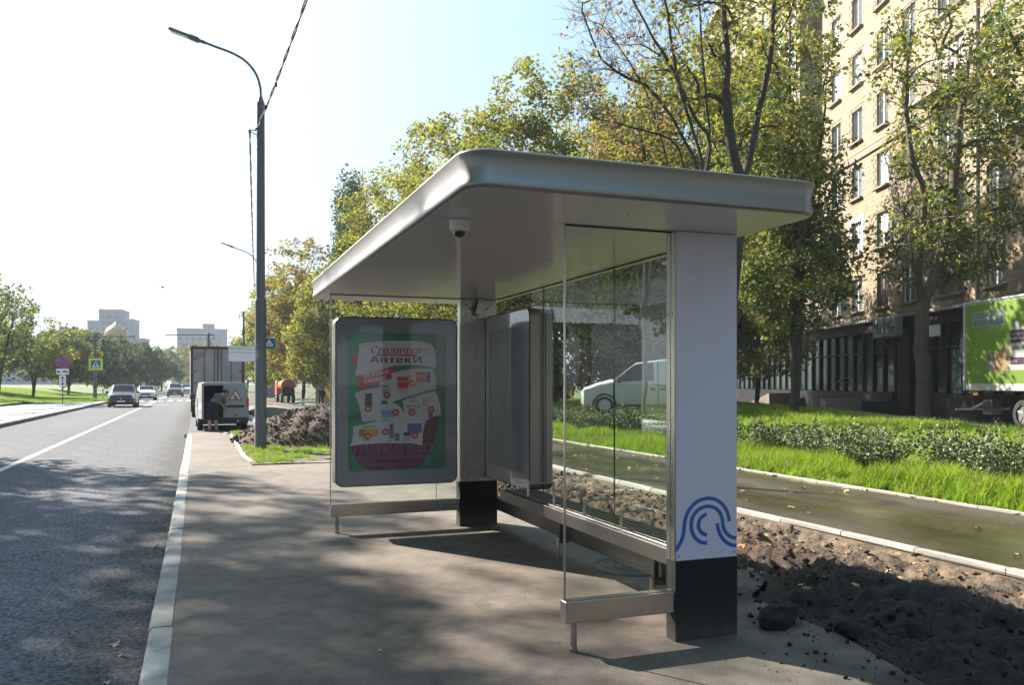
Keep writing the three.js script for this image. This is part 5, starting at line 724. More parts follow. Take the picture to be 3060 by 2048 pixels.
{ const t = thing('parking_sign_post', 'thin post with a round no-stopping sign and two white plates on the left pavement', 'road sign', [-9.3, 0.03, -69.3], 0.1);
  part('post', cyl(0, 1.75, 0, 0.04, 0.04, 3.5, 12), M.pole, t);
  board(t, 'no_stopping_disc', 0.9, 0.9, 3.1, (x, w, h) => { x.fillStyle = '#b0283a'; x.fillRect(0, 0, w, h); x.fillStyle = '#27469c'; x.beginPath(); x.arc(w / 2, h / 2, w * 0.4, 0, 7); x.fill(); x.strokeStyle = '#b0283a'; x.lineWidth = w * 0.1; for (const a of [0.785, 2.356]) { x.beginPath(); x.moveTo(w / 2 - Math.cos(a) * w * 0.42, h / 2 - Math.sin(a) * w * 0.42); x.lineTo(w / 2 + Math.cos(a) * w * 0.42, h / 2 + Math.sin(a) * w * 0.42); x.stroke(); } }, 128, { disc: true, shape: new THREE.Shape().absarc(0, 0, 0.445, 0, Math.PI * 2), z: 0.06 });
  board(t, 'tow_plate', 0.84, 0.42, 2.4, (x, w, h) => { x.fillStyle = '#ddd'; x.fillRect(0, 0, w, h); x.fillStyle = '#222'; x.fillRect(w * 0.06, h * 0.52, w * 0.3, h * 0.18); x.fillRect(w * 0.08, h * 0.36, w * 0.14, h * 0.2); x.beginPath(); x.moveTo(w * 0.45, h * 0.62); x.lineTo(w * 0.6, h * 0.3); x.lineTo(w * 0.93, h * 0.5); x.lineTo(w * 0.93, h * 0.68); x.fill(); }, 128, { z: 0.05 });
  board(t, 'arrow_plate', 0.44, 0.86, 1.72, (x, w, h) => { x.fillStyle = '#ddd'; x.fillRect(0, 0, w, h); x.fillStyle = '#222'; x.fillRect(w * 0.43, h * 0.25, w * 0.14, h * 0.5); for (const s of [1, -1]) { x.beginPath(); x.moveTo(w * 0.5, h * (0.5 - s * 0.4)); x.lineTo(w * 0.22, h * (0.5 - s * 0.22)); x.lineTo(w * 0.78, h * (0.5 - s * 0.22)); x.fill(); } }, 96, { z: 0.05 });
}
function gantry(p, len0, len1, h, label) { const t = thing('lighting_mast', label, 'mast', p, 0.03, 'masts with a cross arm'); part('mast', [cyl(0, h / 2, 0, 0.17, 0.14, h, 14), cyl(0, h + 0.06, 0, 0.17, 0.12, 0.16, 14)], M.poleDark, t); part('cross_arm', [bar([len0, h - 0.15, 0], [len1, h - 0.05, 0], 0.06, 0.06, 8), bar([len1, h - 0.05, 0], [len1, h - 0.5, 0], 0.025)], M.poleDark, t); return t; }
gantry([-9.1, 0.02, -88.2], -1.1, 3.4, 6.1, 'dark mast with a long cross arm behind the crossing sign on the left');
gantry([1.1, -0.1, -96], -4.3, 0.6, 6.95, 'dark mast whose cross arm shows above the box truck');
{ const t = thing('crossing_sign', 'yellow-bordered blue pedestrian crossing sign on the left mast', 'road sign', [-9.02, 3.35, -87.95], 0.08);
  board(t, 'panel', 1.2, 1.12, 0, (x, w, h) => { x.fillStyle = '#d6ea1e'; x.fillRect(0, 0, w, h); x.fillStyle = '#1f4f96'; x.fillRect(w * 0.17, h * 0.17, w * 0.66, h * 0.66); x.fillStyle = '#e6e9ec'; x.beginPath(); x.moveTo(w * 0.5, h * 0.22); x.lineTo(w * 0.22, h * 0.78); x.lineTo(w * 0.78, h * 0.78); x.fill(); x.strokeStyle = '#1a2430'; x.lineWidth = w * 0.05; x.beginPath(); x.arc(w * 0.5, h * 0.38, w * 0.02, 0, 7); x.moveTo(w * 0.5, h * 0.42); x.lineTo(w * 0.49, h * 0.58); x.lineTo(w * 0.41, h * 0.75); x.moveTo(w * 0.49, h * 0.58); x.lineTo(w * 0.58, h * 0.75); x.moveTo(w * 0.4, h * 0.55); x.lineTo(w * 0.5, h * 0.46); x.lineTo(w * 0.6, h * 0.55); x.stroke(); }, 192, { tone: 0.85 });
  part('bracket', rbox(0, 0, -0.06, 0.3, 0.06, 0.16, 0.01), M.poleDark, t);
}
{ const a = thing('marker_post', 'short white marker post on the left verge beside the mast', 'marker post', [-8.55, 0.02, -89.5], 0, 'white marker posts'); part('shaft', cyl(0, 0.5, 0, 0.09, 0.08, 1.0, 10), std(0.6, 0.6), a); part('cap', cyl(0, 1.02, 0, 0.09, 0.06, 0.06, 10), M.poleDark, a); dup(a, [-8.0, 0.02, -91.5], 0, 'white marker post on the left verge nearest the black car'); }
{ const t = thing('thin_pole', 'thin dark pole rising behind the white plate beside the box truck', 'pole', [3.18, -0.1, -65]); part('shaft', [cyl(0, 3.5, 0, 0.09, 0.07, 7.0, 10), cyl(0, 5.4, 0, 0.12, 0.12, 0.3, 10)], M.poleDark, t); }
{ const t = thing('direction_board', 'dark blue board on posts left of the orange tanker', 'sign', [7.6, 0, -88]); board(t, 'panel', 1.8, 0.5, 2.7, (x, w, h) => { x.fillStyle = '#26345c'; x.fillRect(0, 0, w, h); }, 64); part('post', [cyl(-0.7, 1.35, 0, 0.04, 0.04, 2.7, 8), cyl(0.7, 1.35, 0, 0.04, 0.04, 2.7, 8)], M.poleDark, t); }
{ const t = thing('portable_toilet', 'lilac portable cabin with a white roof beside the orange tanker', 'cabin', [7.3, 0, -93]); part('cabin', [rbox(0, 0.95, 0, 1.35, 1.9, 1.2, 0.03), ...[-0.45, -0.15, 0.15, 0.45].map((x) => box(x, 0.95, 0.605, 0.03, 1.7, 0.02))], std([0.16, 0.13, 0.28], 0.6), t); part('roof', [rbox(0, 1.98, 0, 1.45, 0.14, 1.3, 0.05)], std(0.6, 0.6), t); part('door', rbox(0, 0.9, 0.61, 0.7, 1.65, 0.03, 0.01), std([0.2, 0.17, 0.33], 0.6), t); }
{ const t = thing('bird', 'small dark bird in flight in the white sky', 'bird', [-3.2, 10.9, -88]); const w = (s) => { const g = new THREE.SphereGeometry(1, 10, 6); g.scale(0.28, 0.02, 0.1); g.translate(0.27, 0, 0); g.rotateZ(0.25); if (s < 0) g.rotateY(Math.PI); return g; }; part('body', (() => { const g = new THREE.SphereGeometry(1, 12, 8); g.scale(0.12, 0.1, 0.3); return g; })(), M.black, t); part('wing', w(1), M.black, t); part('wing', w(-1), M.black, t); }
// yellow board fence in the distance behind the shelter
{
  M.fence = std([0.62, 0.40, 0.06], 0.7, { map: texPlaster }); let first; const A = [9.1, -70.5], B = [21.5, -46.5], n = 13, where = ['at its far left end, left of the walker', 'behind the walker', 'third from the left end', 'fourth from the left end', 'fifth from the left end', 'sixth from the left end', 'seventh from the left end', 'sixth from the right end', 'fifth from the right end', 'fourth from the right end', 'third from the right end, behind the grey light box', 'second from the right end, left of the white van', 'at its right end, behind the white van'];
  for (let i = 0; i < n; i++) { const t = (i + 0.5) / n, p = [lerp(A[0], B[0], t), lawnY(lerp(A[0], B[0], t), lerp(A[1], B[1], t)) * 0.9, lerp(A[1], B[1], t)], turn = Math.atan2(-(B[1] - A[1]), B[0] - A[0]), l = 'yellow board fence panel ' + where[i]; if (!first) { first = thing('fence_panel', l, 'fence', p, turn, 'yellow fence panels'); const bd = []; for (let k = 0; k < 14; k++) bd.push(box(-0.93 + k * 0.143, 0.82, 0, 0.125, 1.5, 0.025)); part('boards', bd, M.fence, first).userData.kind = 'stuff'; part('rail', [box(0, 0.4, -0.04, 2.0, 0.09, 0.05), box(0, 1.3, -0.04, 2.0, 0.09, 0.05)], M.fence, first); part('post', [box(-0.98, 0.8, -0.06, 0.08, 1.65, 0.08)], M.fence, first); } else dup(first, p, turn, l); }
}

// ───────────────────────── far buildings ─────────────────────────
function tower(label, p, blocks, wall, cols, turn = 0) {
  const t = thing('tower_block', label, 'building', p, turn), pane = phy([0.05, 0.06, 0.08], 0.2);
  for (const [x, w, h, d, z] of blocks) { part('wall', box(x, h / 2, z ?? 0, w, h, d), wall, t); part('roof', box(x, h + 0.4, z ?? 0, w + 0.4, 0.8, d + 0.4), M.cornice, t); const b = []; for (let y = 4; y < h - 2; y += 3) for (let k = 0; k < Math.floor(w / 3.2); k++) b.push(box(x - w / 2 + 1.7 + k * 3.2, y, (z ?? 0) + d / 2 + 0.02, 1.7, 1.5, 0.12)); part('windows', b, pane, t).userData.kind = 'stuff'; const bb = []; for (let y = 3; y < h - 2; y += 3) bb.push(box(x, y - 0.2, (z ?? 0) + d / 2 + 0.08, w, 0.14, 0.2)); part('floor_bands', bb, cols, t).userData.kind = 'stuff'; }
}
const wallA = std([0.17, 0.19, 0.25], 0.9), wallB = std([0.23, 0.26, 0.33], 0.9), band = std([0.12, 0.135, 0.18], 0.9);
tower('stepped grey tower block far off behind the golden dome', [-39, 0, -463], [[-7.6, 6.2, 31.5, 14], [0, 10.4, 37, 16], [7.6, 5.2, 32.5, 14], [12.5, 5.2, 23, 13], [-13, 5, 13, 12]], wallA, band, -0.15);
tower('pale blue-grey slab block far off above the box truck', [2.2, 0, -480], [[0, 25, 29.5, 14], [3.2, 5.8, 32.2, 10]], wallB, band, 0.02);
{ // church
  const t = thing('church', 'white church with golden onion dome and green tent roof before the stepped tower', 'church', [-27.3, 0, -331]); const white = std([0.40, 0.42, 0.46], 0.8), gold = phy([0.34, 0.21, 0.06], 0.4, { metalness: 1 }), green = std([0.10, 0.30, 0.24], 0.6);
  part('body', [box(0, 5.5, 0, 11, 11, 11), box(4, 3, 5, 16, 6, 10)], white, t); part('drum', [cyl(0, 14.1, 0, 3.55, 3.55, 6.6, 20), cyl(0, 17.3, 0, 3.8, 3.8, 0.4, 20)], white, t); part('drum_windows', Array.from({ length: 8 }, (_, i) => box(3.55 * Math.sin(i * 0.785), 14.5, 3.55 * Math.cos(i * 0.785), 0.8, 3, 0.2, i * 0.785)), phy(0.04, 0.2), t).userData.kind = 'stuff';
  const d = part('dome', place(lathe([[3.5, 0], [3.85, 0.9], [3.95, 1.7], [3.6, 2.9], [2.6, 4.0], [1.4, 4.8], [0.5, 5.5], [0.2, 6.2], [0, 6.3]], 28), 0, 17.4, 0), gold, t); part('cross', [box(0, 25.0, 0, 0.18, 3.2, 0.18), box(0, 25.4, 0, 1.3, 0.18, 0.18), box(0, 24.6, 0, 0.8, 0.16, 0.16, 0, 0, 0.4)], gold, d);
  const r = part('tent_roof', place(new THREE.ConeGeometry(2.5, 6.0, 8), 2.9, 16.2, 5), green, t); part('bell_tower', [cyl(2.9, 11, 5, 2.2, 2.2, 5, 8)], white, t); part('small_dome', [place(lathe([[0.3, 0], [0.75, 0.6], [0.7, 1.2], [0.3, 1.9], [0, 2.4]], 16), 2.9, 18.9, 5), cyl(2.9, 18.7, 5, 0.35, 0.35, 0.6, 10)], std([0.2, 0.10, 0.07], 0.4), r);
}
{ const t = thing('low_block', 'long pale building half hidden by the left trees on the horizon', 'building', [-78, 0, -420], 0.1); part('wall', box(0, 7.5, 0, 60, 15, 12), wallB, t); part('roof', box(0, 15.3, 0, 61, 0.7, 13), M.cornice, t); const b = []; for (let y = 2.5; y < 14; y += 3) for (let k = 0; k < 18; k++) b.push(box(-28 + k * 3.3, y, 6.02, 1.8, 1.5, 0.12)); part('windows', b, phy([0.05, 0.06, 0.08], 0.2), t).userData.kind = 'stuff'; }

// ───────────────────────── vehicles ─────────────────────────
function wheel(r, w, t, x, y, z, rimM = M.rim) {      // axle along x
  const tyre = part('wheel', (() => { const g = lathe([[r * 0.62, -w / 2], [r * 0.93, -w / 2], [r, -w / 2 + 0.03], [r, w / 2 - 0.03], [r * 0.93, w / 2], [r * 0.62, w / 2]], 28); g.rotateZ(Math.PI / 2); return g; })(), M.tyre, t); tyre.position.set(x, y, z);
  const hub = [cyl(0, 0, 0, r * 0.63, r * 0.63, w * 0.7, 24, 0, Math.PI / 2)]; for (const s of [-1, 1]) { for (let i = 0; i < 5; i++) { const a = (i * Math.PI * 2) / 5; hub.push(place(new RoundedBoxGeometry(0.03, r * 0.5, 0.07, 1, 0.01), s * w * 0.37, Math.cos(a) * r * 0.34, Math.sin(a) * r * 0.34, 0, a)); } hub.push(cyl(s * w * 0.37, 0, 0, r * 0.16, r * 0.16, 0.05, 12, 0, Math.PI / 2)); }
  part('rim', hub, rimM, tyre); return tyre;
}
// a car body as a surface S(u, v): u runs over the sections from nose to tail, v from sill to roof centre
function carShell(sec) {          // sec: [z, half width, y under, y belt, y roof, half width at the roof edge]
  const prof = ([z, w, yb, ys, yr, wr]) => [[w * 0.86, yb], [w * 0.985, yb + 0.10], [w, lerp(yb, ys, 0.55)], [w * 0.975, ys], [lerp(w * 0.975, wr, 0.55), lerp(ys, yr - 0.03, 0.6)], [wr, yr - 0.035], [wr * 0.72, yr], [0, yr + 0.012]].map(([x, y]) => [x, y, z]);
  const P = sec.map(prof), cr = (a, b, c, d, t) => 0.5 * (2 * b + (c - a) * t + (2 * a - 5 * b + 4 * c - d) * t * t + (3 * b - a - 3 * c + d) * t * t * t), nS = P.length - 1, nP = 7;
  const at = (u, v, s) => { const i = clamp(Math.floor(u), 0, nS - 1), t = u - i, j = clamp(Math.floor(v), 0, nP - 1), q = v - j, g = (a, b) => P[clamp(a, 0, nS)][clamp(b, 0, nP)], row = (jj) => [0, 1, 2].map((c) => { const b = g(i, jj)[c], d = g(i + 1, jj)[c]; return c === 2 ? lerp(b, d, t) : lerp(b, d, t * t * (3 - 2 * t) * 0.5 + t * 0.5); }); const r0 = row(j), r1 = row(j + 1), rm = row(j - 1), rp = row(j + 2); const o = [0, 1, 2].map((c) => 0.5 * cr(rm[c], r0[c], r1[c], rp[c], q) + 0.5 * lerp(r0[c], r1[c], q)); return V(o[0] * s, o[1], o[2]); };
  const patch = (u0, u1, v0, v1, s, off = 0, nu = 20, nv = 10) => { const pos = [], idx = []; for (let i = 0; i <= nu; i++) for (let j = 0; j <= nv; j++) { const u = lerp(u0, u1, i / nu), v = lerp(v0, v1, j / nv), p = at(u, v, s); if (off) { const e = 0.02, a = at(Math.min(u + e, nS), v, s).sub(at(Math.max(u - e, 0), v, s)), b = at(u, Math.min(v + e, nP), s).sub(at(u, Math.max(v - e, 0), s)), n = a.cross(b).normalize(); if (n.y * 0.3 + n.x * s < 0) n.negate(); p.addScaledVector(n, off); } pos.push(p.x, p.y, p.z); } const m = nv + 1; for (let i = 0; i < nu; i++) for (let j = 0; j < nv; j++) { const a = i * m + j; s > 0 ? idx.push(a, a + 1, a + m, a + 1, a + m + 1, a + m) : idx.push(a, a + m, a + 1, a + 1, a + m, a + m + 1); } const g = new THREE.BufferGeometry(); g.setAttribute('position', new THREE.Float32BufferAttribute(pos, 3)); g.setIndex(idx); g.computeVertexNormals(); return g; };
  const cap = (k) => { const pts = P[k], s = new THREE.Shape(), out = []; for (let v = 0; v <= nP; v += 0.25) out.push(at(k, v, 1)); const pos = [], c = V(0, (pts[0][1] + pts[7][1]) / 2, pts[0][2]); const ring = [...out, ...out.slice().reverse().map((p) => V(-p.x, p.y, p.z))]; for (let i = 0; i < ring.length; i++) { const a = ring[i], b = ring[(i + 1) % ring.length]; k === 0 ? pos.push(c.x, c.y, c.z, a.x, a.y, a.z, b.x, b.y, b.z) : pos.push(c.x, c.y, c.z, b.x, b.y, b.z, a.x, a.y, a.z); } const g = new THREE.BufferGeometry(); g.setAttribute('position', new THREE.Float32BufferAttribute(pos, 3)); g.computeVertexNormals(); return g; };
  return { patch, both: (a, b, c, d, o, nu, nv) => [patch(a, b, c, d, 1, o, nu, nv), patch(a, b, c, d, -1, o, nu, nv)], body: () => [patch(0, nS, 0, nP, 1, 0, nS * 6, 28), patch(0, nS, 0, nP, -1, 0, nS * 6, 28), cap(0), cap(nS)], under: [sec[0][0], sec[nS][0]] };
}
function sedan(label, p, turn, o) {
  const t = thing('car', label, 'car', p, turn), L = o.L / 2, w = o.W / 2, H = o.H, hb = o.hood;
  const s = carShell([[L, w * 0.80, 0.26, 0.60, 0.66, w * 0.70], [L - 0.10, w * 0.92, 0.22, hb - 0.10, hb - 0.05, w * 0.80], [L - 0.7, w, 0.2, hb - 0.02, hb + 0.05, w * 0.84], [o.cowl, w, 0.2, hb + 0.03, hb + 0.12, w * 0.80], [o.roofA, w, 0.2, hb + 0.05, H, w * 0.70], [-L * 0.35, w, 0.2, hb + 0.06, H + 0.01, w * 0.70], [o.roofB, w, 0.2, hb + 0.06, H - 0.05, w * 0.69], [o.tail, w * 0.97, 0.22, hb + 0.05, hb + 0.12, w * 0.74], [-L + 0.08, w * 0.9, 0.26, hb - 0.02, hb + 0.06, w * 0.7], [-L, w * 0.8, 0.32, hb - 0.15, hb - 0.08, w * 0.66]]);
  part('body', s.body(), paint(o.color), t);
  part('windscreen', s.both(3.12, 3.95, 5.25, 7, 0.008, 12, 8), M.carGlass, t); part('rear_window', s.both(6.1, 6.85, 5.25, 7, 0.008, 8, 8), M.carGlass, t);
  for (const q of [1, -1]) { part('side_window', s.patch(3.55, 4.85, 3.25, 4.85, q, 0.007, 12, 6), M.carGlass, t); part('side_window', s.patch(4.95, 6.0, 3.25, 4.85, q, 0.007, 12, 6), M.carGlass, t); part('headlamp', s.patch(0.35, 1.3, 2.55, 4.3, q, 0.010, 6, 6), M.lampGlass, t); part('tail_lamp', s.patch(8.2, 8.9, 2.3, 3.6, q, 0.010, 6, 6), M.red, t); part('mirror', [rbox(q * (w + 0.10), hb + 0.14, o.cowl - 0.35, 0.2, 0.14, 0.1, 0.04), bar([q * w * 0.93, hb + 0.08, o.cowl - 0.35], [q * (w + 0.05), hb + 0.12, o.cowl - 0.35], 0.02)], paint(o.color), t); }
  part('grille', [rbox(0, 0.60, L + 0.005, w * 0.95, 0.15, 0.04, 0.02), rbox(0, 0.36, L - 0.005, w * 1.2, 0.14, 0.05, 0.03)], M.black, t); part('badge', rbox(0, 0.62, L + 0.03, 0.12, 0.06, 0.02, 0.01), M.chrome, t);
  part('number_plate', rbox(0, 0.43, L + 0.028, 0.5, 0.11, 0.02, 0.008), std(0.6, 0.5), t); part('bumper', [rbox(0, 0.3, L - 0.1, w * 1.75, 0.2, 0.3, 0.09)], o.bumper ?? paint(o.color), t);
  for (const [x, z] of [[w - 0.1, L - 0.85], [-w + 0.1, L - 0.85], [w - 0.1, -L + 0.85], [-w + 0.1, -L + 0.85]]) wheel(0.32, 0.22, t, x, 0.32, z);
  part('underbody', box(0, 0.25, 0, o.W * 0.8, 0.12, o.L * 0.85), M.under, t); return t;
}
sedan('black people carrier driving towards the camera in the left lane, nearest of the oncoming cars', [-5.0, -0.12, -66.6], 0.0, { L: 4.7, W: 1.8, H: 1.60, hood: 0.92, cowl: 1.45, roofA: 0.55, roofB: -2.0, tail: -2.2, color: [0.015, 0.017, 0.025], bumper: M.anthracite });
sedan('silver saloon following the black people carrier', [-4.75, -0.12, -90.6], 0.0, { L: 4.6, W: 1.78, H: 1.42, hood: 0.88, cowl: 1.05, roofA: 0.25, roofB: -1.2, tail: -1.75, color: [0.5, 0.52, 0.55], bumper: M.anthracite });
sedan('dark grey car third in the oncoming line', [-2.6, -0.12, -112], 0, { L: 4.5, W: 1.85, H: 1.58, hood: 0.98, cowl: 1.2, roofA: 0.45, roofB: -1.9, tail: -2.1, color: [0.06, 0.065, 0.075] });
sedan('pale car last in the oncoming line, partly behind the box truck', [-1.55, -0.12, -134], 0, { L: 4.4, W: 1.78, H: 1.45, hood: 0.9, cowl: 1.05, roofA: 0.3, roofB: -1.2, tail: -1.7, color: [0.5, 0.5, 0.52] });

{ // white panel van behind the hedge, seen through the glass; nose towards -x
  const t = thing('panel_van', 'white panel van with a smiling-face decal parked behind the hedge, seen through the shelter glass', 'van', [14.15, lawnY(14.1, -24.8), -24.8], 4.25);
  const w = 0.9, white = paint([0.46, 0.455, 0.45], 0.45), s = carShell([[2.2, w * 0.74, 0.30, 0.66, 0.74, w * 0.66], [2.08, w * 0.9, 0.24, 0.82, 0.90, w * 0.78], [1.55, w, 0.2, 0.98, 1.08, w * 0.82], [1.15, w, 0.2, 1.04, 1.18, w * 0.8], [0.35, w, 0.2, 1.06, 1.72, w * 0.74], [-0.6, w, 0.2, 1.06, 1.83, w * 0.80], [-2.0, w, 0.22, 1.06, 1.80, w * 0.80], [-2.16, w * 0.97, 0.3, 1.03, 1.72, w * 0.78], [-2.2, w * 0.9, 0.34, 1.0, 1.6, w * 0.74]]);
  part('body', s.body(), white, t); part('windscreen', s.both(2.95, 3.9, 5.25, 7, 0.008, 12, 8), M.carGlass, t);
  for (const q of [1, -1]) {
    part('side_window', s.patch(3.05, 4.55, 3.15, 4.95, q, 0.008, 14, 8), M.carGlass, t); part('headlamp', s.patch(0.6, 1.7, 3.0, 4.6, q, 0.010, 8, 6), M.lampGlass, t);
    part('door_seam', [s.patch(4.68, 4.72, 0.9, 4.95, q, 0.006, 1, 16), s.patch(3.0, 3.03, 0.9, 3.1, q, 0.006, 1, 10), s.patch(5.45, 5.48, 0.9, 5.2, q, 0.006, 1, 16), s.patch(4.7, 5.9, 2.72, 2.78, q, 0.006, 12, 1)], std(0.06, 0.8), t);
    part('door_handle', [s.patch(4.42, 4.6, 2.35, 2.55, q, 0.03, 4, 3), s.patch(4.76, 4.94, 2.35, 2.55, q, 0.03, 4, 3)], M.black, t); part('side_trim', s.patch(2.9, 5.7, 0.95, 1.15, q, 0.012, 20, 2), std(0.06, 0.7), t); part('tail_lamp', s.patch(7.2, 7.9, 2.6, 4.6, q, 0.012, 5, 6), M.red, t);
    part('mirror', rbox(q * 1.0, 1.14, 0.95, 0.2, 0.2, 0.14, 0.04), M.black, t); part('wheel_arch', [place(new THREE.TorusGeometry(0.37, 0.03, 8, 24, Math.PI), q * 0.9, 0.31, 1.42, Math.PI / 2), place(new THREE.TorusGeometry(0.37, 0.03, 8, 24, Math.PI), q * 0.9, 0.31, -1.3, Math.PI / 2)], M.under, t);
    const dec = s.patch(5.02, 5.38, 3.3, 4.75, q, 0.009, 8, 8), n = 9, uv = []; for (let i = 0; i < n; i++) for (let j = 0; j < n; j++) uv.push(q > 0 ? 1 - i / 8 : i / 8, j / 8); dec.setAttribute('uv', new THREE.Float32BufferAttribute(uv, 2));
    M.decal ??= std(0.72, 0.5, { map: canvasTex(128, 128, (x, W, h) => { x.fillStyle = '#fbfaf8'; x.fillRect(0, 0, W, h); x.strokeStyle = '#33352f'; x.lineWidth = 7; x.beginPath(); x.moveTo(22, 20); x.quadraticCurveTo(10, 70, 26, 100); x.quadraticCurveTo(40, 124, 64, 122); x.quadraticCurveTo(96, 120, 104, 92); x.quadraticCurveTo(116, 60, 104, 22); x.stroke(); x.lineWidth = 5; x.beginPath(); x.moveTo(34, 56); x.lineTo(54, 62); x.moveTo(76, 62); x.lineTo(96, 54); x.moveTo(40, 92); x.quadraticCurveTo(64, 104, 90, 90); x.stroke(); }) }); part('decal', dec, M.decal, t);
  }
  part('grille', [rbox(0, 0.62, 2.2, 1.0, 0.14, 0.05, 0.02), rbox(0, 0.38, 2.16, 1.3, 0.18, 0.1, 0.03)], M.black, t);
  for (const [x, z] of [[0.8, 1.42], [-0.8, 1.42], [0.8, -1.3], [-0.8, -1.3]]) wheel(0.315, 0.2, t, x, 0.315, z);
  part('underbody', box(0, 0.27, -0.1, 1.5, 0.14, 3.6), M.under, t);
}
{ // works van seen from behind, one rear door open
  const t = thing('works_van', 'white works van parked with its left rear door open beyond the end of the pavement', 'van', [0.86, -0.12, -32.0], 0.02), white = paint([0.27, 0.275, 0.30], 0.5);
  const sh = [[-0.83, 0.3], [-0.875, 0.62], [-0.87, 0.95], [-0.815, 1.45], [-0.755, 1.66], [-0.64, 1.735], [0.64, 1.735], [0.755, 1.66], [0.815, 1.45], [0.87, 0.95], [0.875, 0.62], [0.83, 0.3]], inn = sh.map(([x, y]) => [x * 0.93, clamp(y, 0.42, 1.67) + (y > 1.6 ? -0.02 : 0)]);
  const s = poly(sh), hole = new THREE.Path(); inn.slice().reverse().forEach(([x, y], i) => (i ? hole.lineTo(x, y) : hole.moveTo(x, y))); s.holes.push(hole);
  const g = new THREE.ExtrudeGeometry(s, { depth: 2.75, bevelEnabled: true, bevelSize: 0.02, bevelThickness: 0.03, bevelSegments: 2 }); g.translate(0, 0, -2.78); part('body', toCreasedNormals(clean(g), 0.6), white, t);
  const fr = carShell([[2.05, 0.66, 0.3, 0.62, 0.7, 0.58], [1.95, 0.8, 0.25, 0.8, 0.88, 0.7], [1.3, 0.86, 0.22, 0.98, 1.08, 0.72], [0.9, 0.87, 0.22, 1.02, 1.14, 0.72], [0.2, 0.87, 0.22, 1.02, 1.66, 0.66], [0, 0.875, 0.25, 1.02, 1.73, 0.72]]); const nose = part('cab', fr.body(), white, t); nose.rotation.y = Math.PI; nose.position.z = -2.7;
  const ws = part('windscreen', fr.both(2.95, 3.9, 5.25, 7, 0.008, 10, 6), M.carGlass, nose);
  part('cargo_space', [box(0, 0.44, -1.35, 1.6, 0.03, 2.6), box(0, 1.05, -2.62, 1.6, 1.2, 0.03), box(-0.78, 0.98, -1.35, 0.03, 1.05, 2.6), box(0.78, 0.98, -1.35, 0.03, 1.05, 2.6)], M.under, t);
  part('tool_crate', [rbox(-0.2, 0.62, -0.9, 0.5, 0.35, 0.6, 0.02), rbox(-0.5, 0.8, -1.6, 0.4, 0.7, 0.5, 0.02)], std([0.03, 0.035, 0.05], 0.7), t);
  const door = (x0, x1) => { const pts = sh.filter(([x, y]) => x >= 0 === x1 > 0.3); return pts; };
  const rd = new THREE.Shape(); [[0.01, 0.44], [0.80, 0.44], [0.845, 0.62], [0.838, 0.95], [0.785, 1.43], [0.725, 1.63], [0.62, 1.69], [0.01, 1.69]].forEach(([x, y], i) => (i ? rd.lineTo(x, y) : rd.moveTo(x, y)));
  const dg = new THREE.ExtrudeGeometry(rd, { depth: 0.05, bevelEnabled: true, bevelSize: 0.008, bevelThickness: 0.012, bevelSegments: 2 }); dg.translate(0, 0, -0.02); const R = part('rear_door', dg, white, t, 'closed right rear door'); R.userData.label = 'closed right rear door with a road works triangle';
  const tri = (r, mat, z, name) => { const q = new THREE.Shape(); for (let i = 0; i < 3; i++) { const a = Math.PI / 2 + (i * Math.PI * 2) / 3; i ? q.lineTo(Math.cos(a) * r, Math.sin(a) * r) : q.moveTo(Math.cos(a) * r, Math.sin(a) * r); } const e = new THREE.ExtrudeGeometry(q, { depth: 0.004, bevelEnabled: true, bevelSize: 0.012, bevelThickness: 0.001, bevelSegments: 1 }); e.translate(0.42, 1.24, z); return part(name, e, mat, R); };
  tri(0.27, phy([0.45, 0.05, 0.06], 0.4), 0.044, 'warning_triangle'); tri(0.19, std(0.55, 0.5), 0.049, 'triangle_face');
  part('worker_pictogram', [bar([0.38, 1.28, 0.056], [0.44, 1.19, 0.056], 0.022), bar([0.44, 1.19, 0.056], [0.47, 1.12, 0.056], 0.016), bar([0.42, 1.21, 0.056], [0.37, 1.12, 0.056], 0.016), bar([0.38, 1.27, 0.056], [0.48, 1.2, 0.056], 0.01), place(new THREE.SphereGeometry(0.022, 10, 8), 0.365, 1.315, 0.056), rbox(0.51, 1.13, 0.056, 0.08, 0.035, 0.008, 0.01)], M.black, R);
  part('plate_recess', rbox(0.42, 0.88, 0.045, 0.62, 0.09, 0.02, 0.01), M.black, R); part('badge', rbox(0.42, 0.56, 0.045, 0.06, 0.09, 0.015, 0.01), M.steelDark, R);
  const L = part('rear_door', (() => { const q = dg.clone(); q.scale(-1, 1, 1); q.translate(0.83, 0, 0); const i = clean(q), a = i.attributes.position.array; for (let k = 0; k < a.length; k += 9) for (let c = 0; c < 3; c++) { const s_ = a[k + 3 + c]; a[k + 3 + c] = a[k + 6 + c]; a[k + 6 + c] = s_; } i.computeVertexNormals(); return i; })(), white, t); L.userData.label = 'left rear door standing open'; L.position.set(-0.83, 0.03, 0.02); L.rotation.y = -1.42;
  for (const q of [1, -1]) { part('tail_lamp', rbox(q * 0.845, 1.02, 0.02, 0.09, 0.34, 0.08, 0.02), M.red, t); part('mirror', rbox(q * 0.98, 1.2, -2.95, 0.2, 0.22, 0.12, 0.04), M.black, t); }
  part('bumper', [rbox(0, 0.36, 0.05, 1.72, 0.24, 0.2, 0.06)], std(0.03, 0.7), t); part('tow_eye', cyl(0.5, 0.35, 0.16, 0.03, 0.03, 0.03, 10, Math.PI / 2), M.chrome, t);
  for (const [x, z] of [[0.76, -0.65], [-0.76, -0.65], [0.76, -3.4], [-0.76, -3.4]]) wheel(0.31, 0.2, t, x, 0.31, z);
  part('underbody', box(0, 0.3, -1.9, 1.4, 0.1, 3.4), M.under, t);
}
